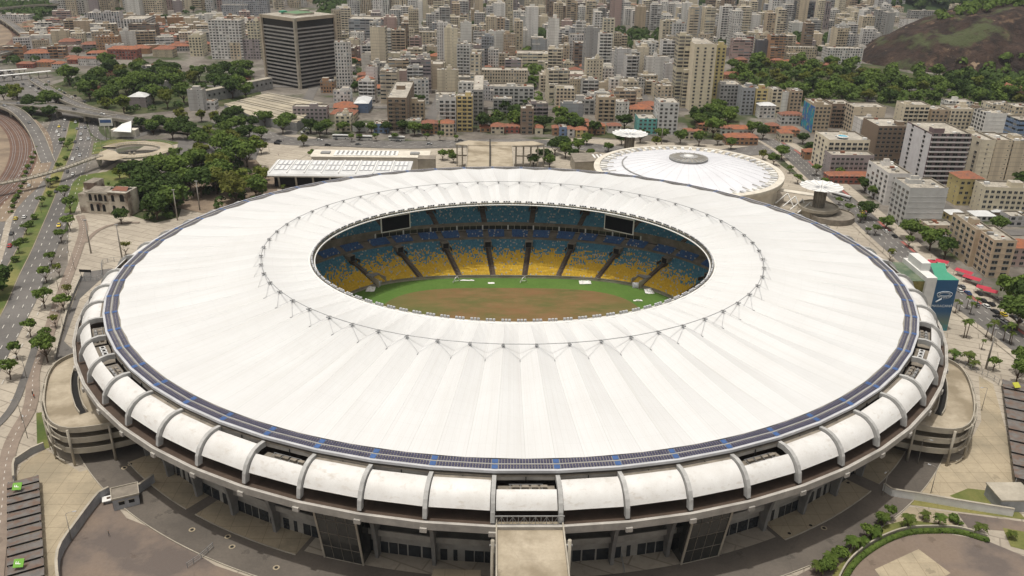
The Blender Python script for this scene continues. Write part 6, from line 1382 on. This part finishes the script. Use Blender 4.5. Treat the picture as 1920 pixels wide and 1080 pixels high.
B(1865,1908,520,450,1822,'tan','R','A',rot=-.05,near=True,d=22,label='right wing of the pinkish brown slab block behind the red awnings'); B(1832,1862,500,430,1787,'tan','D','R',rot=-.05,near=True,d=26,label='left wing of the pinkish brown slab block behind the red awnings'); B(1900,1945,500,465,None,'pink','A','A',rooftype='tile',d=12,near=True,label='pink house with red clay roof right of the pinkish brown slab block')
B(1782,1812,415,402,None,'yellow','A','A',rooftype='metal',d=8,near=True,kind='house'); B(1830,1868,415,405,None,'white','A','A',rooftype='metal',d=9,kind='house'); B(1740,1792,440,422,None,'concgrey' if 0 else 'tan','D','D',d=10,near=True,kind='house'); B(1862,1915,405,398,None,'brown','D','D',rooftype='metal',d=10,kind='house'); B(1895,1925,425,405,None,'grey','A','D',d=10,kind='house')
# mural on the tan block
HS=[(900,920,248,240,'orange'),(921,945,252,238,'cream'),(946,974,250,238,'red'),(915,932,232,222,'white'),(1003,1018,252,240,'cream'),(1036,1048,254,240,'orange'),(1049,1063,256,238,'blue'),(1064,1078,256,242,'white'),(1080,1101,258,244,'yellow'),(1102,1135,252,236,'orange'),(1090,1104,240,228,'orange'),(826,850,256,232,'beige'),(790,821,252,232,'orange'),(1140,1165,250,236,'white'),(1170,1190,262,250,'orange'),(1310,1332,246,233,'orange'),(1332,1352,250,238,'cream'),(1352,1372,252,240,'white'),(1361,1410,252,242,'white'),(1363,1422,272,258,'orange'),(1285,1302,262,246,'cream'),(1303,1320,262,248,'white'),(1440,1462,250,236,'orange'),(1465,1488,268,250,'cream'),(1468,1500,256,244,'orange'),(1466,1508,234,216,'white'),(1510,1525,240,222,'brown'),(1868,1900,180,160,'orange'),(1900,1925,185,166,'orange'),(1778,1808,152,145,'orange'),(1545,1568,132,122,'orange'),(1355,1390,148,140,'orange'),(1382,1402,118,112,'orange'),(1426,1446,120,113,'orange'),(1450,1470,122,113,'orange'),(1472,1492,124,115,'orange'),(1495,1515,125,116,'orange'),(30,60,128,120,'red'),(65,95,126,117,'orange'),(96,115,130,120,'white'),(120,145,115,108,'cream'),(125,162,120,112,'red'),(145,180,124,110,'white'),(182,210,118,108,'cream'),(190,212,145,135,'orange'),(155,178,174,166,'red'),(448,465,158,148,'orange'),(1510,1534,300,285,'orange'),(1555,1640,345,330,'red'),(1700,1745,418,402,'orange')]
for a,b,yb,yt,c in HS: B(a,b,yb,yt,None,c,'A2','A2',rooftype='tile' if c!='blue' else 'flat',d=R.uniform(8,12),kind='house',near=yb>230,group='low houses',rh=False)
# ---- filler city
def inpoly(x,y,P):
    c=False
    for i in range(len(P)):
        (x1,y1),(x2,y2)=P[i],P[i-1]
        if (y1>y)!=(y2>y) and x<(x2-x1)*(y-y1)/(y2-y1)+x1: c=not c
    return c
ZL=[(50,38),(480,38),(485,112),(335,112),(280,100),(190,118),(30,122),(0,122),(60,95)]
ZM=[(640,12),(760,40),(1275,10),(1275,95),(1275,205),(1235,205),(1180,225),(1040,235),(905,228),(640,240),(628,140)]
ZR=[(1275,8),(1690,8),(1650,90),(1640,112),(1362,112),(1275,112)]
ZT=[(100,-60),(1440,-60),(1440,12),(760,40),(760,12),(640,12),(100,38)]
WOOD=[[(945,68),(1230,60),(1260,95),(1150,100),(1130,78),(950,88)],[(590,-8),(668,-8),(668,36),(620,48),(600,38)],[(0,10),(110,8),(75,45),(0,30)],[(1480,72),(1560,72),(1560,88),(1490,88)],[(985,95),(1010,95),(1010,200),(985,200)]]
cand=[]
yy=345.0
while yy<2250:
    step=22 if yy<700 else 25 if yy<900 else 30; xx=-1500.0+R.uniform(0,20); row=(yy*37)%1
    while xx<1500:
        xx+=R.uniform(17,30) if yy<900 else R.uniform(22,38); x,y=xx,yy+R.uniform(-5,5); px,py=pj((x,y,0))
        if not(-60<px<1980): continue
        z='L' if inpoly(px,py,ZL) else 'M' if inpoly(px,py,ZM) else 'R' if inpoly(px,py,ZR) else 'T' if inpoly(px,py,ZT) else None
        if not z or any(inpoly(px,py,W) for W in WOOD): continue
        cand.append((x,y,px,py,z))
    yy+=step
cand.sort(key=lambda c:c[1]); mass=[]; nb=0; near_trees=[]
for x,y,px,py,z in cand:
    w_=R.uniform(12,20) if z!='L' else R.uniform(14,26); d=R.uniform(11,17)
    if nearr(x,y,5 if y<620 else 7): 
        continue
    r=R.random()
    if z=='L': fl=R.choice([2,2,3,3,4,5,6])
    elif y<440: fl=R.choice([2,2,2,3,4,5,6])
    elif R.random()<.2 and y<900: fl=2
    elif y<500: fl=R.choice([3,4,5,6,7,9])
    elif z=='M': fl=R.choice([3,4,5,6,7,8,9,10,12,14,16]); w_*=(.8 if fl>10 else 1)
    elif z=='R': fl=R.choice([3,4,6,7,8,10,12,15,17]); w_*=(.8 if fl>10 else 1)
    else: fl=R.choice([4,6,8,10,12,14,17,21,24]); w_*=(.8 if fl>10 else 1)
    if R.random()<.17 and y<1400: near_trees.append((x,y)); continue
    col=R.choice(['white','white','white','white','white','cream','cream','cream','cream','beige','beige','grey','pale grey','pale grey','tan','brown','pink','beige','bluish','white','cream','pale grey','mauve'] if z!='L' else ['cream','white','beige','orange','tan','pink','grey','white'])
    tile=(fl<=3 and R.random()<(.6 if z=='L' else .7)); rot=R.choice([-.06,.03,.1,.06])+ (0.25 if x<-250 else 0)
    fs=R.choice(['A','A','C','C2','C2','A2','R','C']); ss=R.choice(['D','D','D0','A','D'])
    if R.random()<.35: fs,ss=ss,fs
    if nb<185 and (y<1130 or fl>13):
        nb+=1; building((x-w_/2,y-d/2,0),rot,w_,d,fl*3.05,col,fs,ss,kind='house' if fl<=2 else 'apartment_building',rooftype='tile' if tile else 'flat',balc=((.34,(.27,.73)) if fs in('C','C2') and y<820 and fl>3 else None),group='low houses' if fl<=2 else 'city buildings')
    else: mass.append((x,y,rot,w_,d,fl*3.05,col,fs,ss,tile))
# the far mass beyond the first three hundred, one object per wall colour sheet
mm={}; 
for x,y,rot,w_,d,h,col,fs,ss,tile in mass:
    mb=mm.setdefault(col,MB()); ca,sa=cos(rot),sin(rot); P=[(x+a*ca-b*sa,y+a*sa+b*ca) for a,b in((-w_/2,-d/2),(w_/2,-d/2),(w_/2,d/2),(-w_/2,d/2))]
    for i in range(4): mb.wall(P[i],P[(i+1)%4],0,h,[fs,ss,fs,ss][i],R.uniform(0,200)//1*3.1*0+R.randint(0,40)*12.4)
    mb.face([(p[0],p[1],h) for p in P],'roof' if not tile else 'tile'); 
    for _ in range(2): cx,cy=x+R.uniform(-4,4),y+R.uniform(-3,3); mb.box((cx,cy,h+1.4),(R.uniform(3,6),R.uniform(3,5),2.8),'paint',rot,'roof')
for c,mb in mm.items(): o=mb.obj('distant_'+c.replace(' ','_')+'_buildings',None,COLS[c]); struct(o,'stuff')
print('filler',nb,'mass',len(mass),'cand',len(cand))
R.shuffle(near_trees)
for x,y in near_trees[:52]: tree((x,y,0),R.choice(['far','farg','dark']),R.uniform(.8,1.15),group='trees scattered through the city')
_nt=near_trees[52:]
def _ntf(R2):
    x,y=R2.choice(_nt); return (x+R2.uniform(-7,7),y+R2.uniform(-6,6),0)
# ---- rock hill
hx,hy=618,735; HRX,HRY,HH=180,118,66
def hill(x,y):
    dx,dy=(x-hx)/HRX,(y-hy)/HRY; d=math.hypot(dx,dy)
    if d>=1: return -1
    f=(1-d**2.5)**.95; b=sin(x*.031+1)*2+sin(y*.043)*1.5+sin((x+y)*.09)*.8; return HH*f*(1+.06*dx)+b*min(1,f*3)
from mathutils import noise as mnoise
mb=MB(); n=110; gx=[hx-HRX*1.02+2.04*HRX*i/n for i in range(n+1)]; gy=[hy-HRY*1.02+2.04*HRY*i/n for i in range(n+1)]
Hm=[[hill(x,y) for y in gy] for x in gx]
for i in range(n+1):
    for j in range(n+1):
        if Hm[i][j]>0: Hm[i][j]+=mnoise.fractal(Vector((gx[i]*.03,gy[j]*.03,0)),1,2,5)*5
for i in range(n):
    for j in range(n):
        if max(Hm[i][j],Hm[i+1][j],Hm[i+1][j+1],Hm[i][j+1])>0: mb.face([(gx[i],gy[j],Hm[i][j]),(gx[i+1],gy[j],Hm[i+1][j]),(gx[i+1],gy[j+1],Hm[i+1][j+1]),(gx[i],gy[j+1],Hm[i][j+1])],'rock',smooth=True)
g=N('granite_hill'); ge=g.n('NewGeometry'); x=g.mix(g.ramp(g.noise(1,8,'World',sc3=(.05,.05,.012)),.35,.65),(.020,.013,.010),(.055,.034,.025)); x=g.mix(g.M('MULTIPLY',g.ramp(g.noise(1,9,'World',sc3=(.16,.16,.02)),.45,.62),.7),x,(.012,.009,.008)); x=g.mix(g.ramp(g.noise(1,9,'World',sc3=(.07,.07,.03)),.58,.70),x,(.13,.085,.055)); x=g.mix(g.ramp(g.noise(.05,9,'World'),.66,.69),x,(.26,.19,.13)); x=g.mix(g.ramp(g.noise(.02,8,'World'),.53,.6),x,(.06,.07,.03))
mats['rock']=g.fin(.9,bump=g.noise(.12,8,'World'),bs=3) if False else None
s=g.n('SeparateXYZ'); g.l(ge.outputs['Normal'],s.inputs[0]); s3=g.n('SeparateXYZ'); g.l(ge.outputs['Position'],s3.inputs[0])
gm=g.M('MULTIPLY',g.ramp(g.M('ADD',s.outputs[2],g.M('MULTIPLY',g.M('SUBTRACT',g.noise(.03,6,'World'),.5),.35)),.88,.96),g.ramp(g.M('ADD',s3.outputs[2],g.M('MULTIPLY',g.noise(.02,4,'World'),14)),62,70)); gm=g.M('MULTIPLY',gm,g.ramp(g.M('ADD',g.M('ADD',s3.outputs[0],g.M('MULTIPLY',s3.outputs[1],1.5)),g.M('MULTIPLY',g.noise(.03,5,'World'),60)),1905,1945)); x=g.mix(gm,x,g.mix(g.ramp(g.noise(.08,6,'World'),.4,.6),(.035,.055,.015),(.075,.10,.03))); g.col(x); mats['rock']=g.fin(.9,bump=g.noise(.09,9,'World'),bs=9)
struct(mb.obj('rock_hill'))
# ---- far wooded hills closing the view
def far(x,y):
    a=max(0,(y-(1340 if x>450 else 1340+(450-x)*.5))/900); s=x/600
    return (a**.8)*(300+60*sin(s*2.1)+40*sin(s*5+y*.004))+mnoise.fractal(Vector((x*.006,y*.006,3)),1,2,5)*26*min(1,a*6)-2
mb=MB(); n1,n2=90,40
X=[-1900+4400*i/n1 for i in range(n1+1)]; Y=[1300+1700*j/n2 for j in range(n2+1)]
for i in range(n1):
    for j in range(n2): mb.face([(X[i],Y[j],far(X[i],Y[j])),(X[i+1],Y[j],far(X[i+1],Y[j])),(X[i+1],Y[j+1],far(X[i+1],Y[j+1])),(X[i],Y[j+1],far(X[i],Y[j+1]))],'hillm',smooth=True)
mats['hillm']=two('wooded_slope',(.018,.035,.012),(.045,.07,.022),.03,.35,.65,c=(.03,.05,.02),scale3=.01)
struct(mb.obj('wooded_hills'))
# wooded masses (stuff)
def woods(name,fn,n,seed,s=(5,8),mat='leafd'):
    mb=MB(); R2=random.Random(seed); k=0
    while k<n:
        p=fn(R2)
        if p is None: continue
        k+=1; r=R2.uniform(*s)
        for q in range(26):
            d=Vector((R2.gauss(0,1),R2.gauss(0,1),abs(R2.gauss(0,1))*.9)).normalized(); pos=Vector(p)+Vector((d.x*r,d.y*r,r*.5+d.z*r*.9)); a=(d+Vector((R2.gauss(0,.5),R2.gauss(0,.5),R2.gauss(0,.5)))).normalized().orthogonal().normalized(); b=d.cross(a); a=a*r*.3;b=b*r*.3; mb.face([pos-a-b,pos+a-b*.8,pos+a*.8+b,pos-a*.7+b],mat)
    return struct(mb.obj(name),'stuff')
def inpx(P):
    Q=[un(*q) for q in P]; xs=[q.x for q in Q]; ys=[q.y for q in Q]; PP=[(q.x,q.y) for q in Q]
    def f(R2):
        x,y=R2.uniform(min(xs),max(xs)),R2.uniform(min(ys),max(ys)); return (x,y,0) if inpoly(x,y,PP) else None
    return f
for i,W in enumerate(WOOD): woods('woodland',inpx(W),[110,120,110,30,25][i],100+i,(5,8) if i!=4 else (4,6),['leafd','leafd','leafd','leafd','leaf'][i])
woods('park_woodland',inpx([(1372,136),(1420,122),(1560,124),(1650,140),(1760,156),(1990,168),(1990,213),(1800,206),(1700,202),(1640,192),(1530,203),(1480,193),(1420,166),(1370,150)]),330,31,(3,5),'leaf')
for i_,(W_,n_) in enumerate([([(330,325),(400,298),(470,297),(508,345),(478,388),(400,394),(345,378)],50),([(240,388),(255,334),(320,324),(347,360),(332,405),(290,416),(248,402)],40),([(82,166),(160,140),(240,124),(330,135),(402,160),(380,190),(330,205),(240,214),(182,210),(152,180)],90)]): woods('thicket',inpx(W_),n_,50+i_,(2.5,4),'leafd')
woods('city_greenery',_ntf,len(_nt)*4,77,(2.6,4.6),'leafd')
woods('hill_foot_woodland',inpx([(1760,158),(1810,138),(1860,112),(1990,90),(1990,215),(1800,180)]),240,7,(4,7.5),'leafd')
def onhill(R2):
    x,y=R2.uniform(hx-HRX,hx+HRX),R2.uniform(hy-HRY,hy+HRY); h=hill(x,y); 
    if h<0: return None
    px,py=pj((x,y,h)); ok=(h>50 and y>hy-20 and px>1760) or (px>1830 and h<22 and y<hy) or (px>1790 and h<12 and y<hy) 
    return (x,y,h-2) if ok else None
woods('hilltop_woodland',onhill,170,8,(3.5,6.5),'leaf')
def onfar(R2):
    x,y=R2.uniform(-700,1700),R2.uniform(1350,2000); px,py=pj((x,y,far(x,y))); return (x,y,far(x,y)) if far(x,y)>2 and py>-30 else None
woods('hillside_woodland',onfar,900,9,(7,11),'leafd')
# mural
MUR=[t for t,_,_,_,_ in INFO if 'mural' in t['label']][0]
g=N('mural_paint'); x=g.mix(g.ramp(g.noise(.16,3,'Object'),.45,.5),(.03,.28,.36),(.06,.14,.38)); x=g.mix(g.ramp(g.noise(.3,4,'Object'),.56,.6),x,(.30,.36,.20)); g.col(x); mats['mural']=g.fin(.8)
wl=[c for c in MUR.children if c.name.startswith('wall')][0]; zs=max(v.co.z for v in wl.data.vertices); ys=max(v.co.y for v in wl.data.vertices); mb=MB(); mb.box((-.1,ys*.5,zs*.46),(.12,ys-.4,zs*.9),'mural'); mb.obj('mural',MUR)
# rooftop pool on the cream corner block
PB=[t for t,_,_,_,_ in INFO if 'rooftop pool' in t['label']][0]; rf=[c for c in PB.children if c.name.startswith('roof')][0]; zt=max(v.co.z for v in [c for c in PB.children if c.name.startswith('wall')][0].data.vertices); mats['pool']=simple('pool_water',(.05,.36,.50),.1,.1,1); mb=MB(); mb.lathe([(3.6,0),(3.6,.8),(3.2,.8),(3.2,.6)],'white',20,(12,8,zt)); mb.lathe([(3.2,.6),(0,.6)],'pool',20,(12,8,zt)); mb.obj('roof_pool',PB)
# ---- haze
hz=MB(); hz.box((0,1300,199),(5200,4600,402),'haze'); hm=bpy.data.materials.new('haze'); hm.use_nodes=True; hm.node_tree.nodes.clear(); o_=hm.node_tree.nodes.new('ShaderNodeOutputMaterial'); v=hm.node_tree.nodes.new('ShaderNodeVolumePrincipled'); v.inputs['Color'].default_value=(.80,.88,1.0,1); v.inputs['Density'].default_value=HAZE; v.inputs['Anisotropy'].default_value=.3; hm.node_tree.links.new(v.outputs[0],o_.inputs['Volume']); mats['haze']=hm
if HAZE>0: struct(hz.obj('haze'),'stuff')
# ================================================================== LABELS THAT SINGLE THINGS OUT
LM_=[('the dark office tower',555,95),('the stadium roof',960,420),('the white arena dome',1293,330),('the rock hill',1760,80),('the yellow high-rise',1320,140),('the turquoise building',1212,235),('the yellow balcony block',871,215),('the warehouse',520,205),('the orange-roofed building',230,102),('the footbridge loop',258,283),('the ruined mansion',200,380),('the patterned balcony block',1770,290),('the pinkish brown slab block',1848,475),('the blue annex',1770,570),('the rear portico',918,285),('the bluish office block',686,62),('the striped tower group',715,15),('the long viaduct',180,215),('the white gridded slab',420,75),('the mural block',1540,222),('the pink banded block',1394,95),('the dark banded tower',1515,28),('the long cream block',940,150),('the brown balcony tower',1092,105),('the left ramp',150,760),('the right ramp',1770,770),('the guard hut',238,945),('the F canopies',40,980),('the curved hedge',1680,1010),('the left canopy tower',1172,255),('the right canopy tower',1528,370),('the upper left rail yard',20,65),('the skylight hall',640,305),('the upper left slab block',175,40),('the red awnings',1830,525),('the blank grey end wall',1740,390)]
def relation(px,py,skip=''):
    b=min(LM_,key=lambda l:(l[1]-px)**2+((l[2]-py)*1.7)**2+(1e9 if skip and skip in l[0] else 0)); dx,dy=px-b[1],(py-b[2])*1.7
    if abs(dx)>abs(dy): r='left of ' if dx<0 else 'right of '
    else: r='behind ' if dy<0 else 'in front of '
    far_='well ' if math.hypot(dx,dy)>90 else ''
    return far_+r+b[0]
ORD=['','second ','third ','fourth ','fifth ','sixth ','seventh ','eighth ','ninth ','tenth ','eleventh ','twelfth ']
def scr(o,cx=None,h=0):
    p=Vector(cx) if cx is not None else o.location; return pj((p.x,p.y,p.z+h))
todo=[(t,)+scr(t,c,h*.7) for t,a,c,h,_ in INFO if a]+[(o,)+scr(o) for o,a,_ in THINGS if a]
groups={}
seen=set()
for o,px,py in todo:
    if o.name in seen: continue
    seen.add(o.name); groups.setdefault((o['label'],relation(px,py)),[]).append((o,px,py))
for (lab,rel),L in groups.items():
    L.sort(key=lambda q:q[1])
    if len(L)==1: L[0][0]['label']=lab+' '+rel; continue
    rows=[L] if len(L)<=8 else None
    if rows is None:
        L.sort(key=lambda q:q[2]); k=math.ceil(len(L)/8); sz=math.ceil(len(L)/k); rows=[L[i*sz:(i+1)*sz] for i in range(k)]
    rn=['']if len(rows)==1 else ['back row, ','front row, '] if len(rows)==2 else ['back row, ','middle row, ','front row, '] if len(rows)==3 else ['row %s from the back, '%NUM[i+1] for i in range(len(rows))]
    for ri,row in enumerate(rows):
        row=[r for r in row]; row.sort(key=lambda q:q[1]); n=len(row)
        for i,(o,px,py) in enumerate(row):
            if i<=n-1-i: s=(ORD[i]+'from the left') if i else 'leftmost'
            else: s=(ORD[n-1-i]+'from the right') if i<n-1 else 'rightmost'
            o['label']=lab+' '+rel+', '+rn[ri]+s
for o,_,_ in THINGS:
    w_=o['label'].split()
    if len(w_)>16: o['label']=' '.join(w_[:16]).rstrip(',')
for k_ in list(TR.values())+[PALM]:
    for o in k_:
        if o.location.z<-10:
            for c in list(o.children): bpy.data.objects.remove(c)
            bpy.data.objects.remove(o)
print('objects',len(bpy.data.objects),'things',len(THINGS))
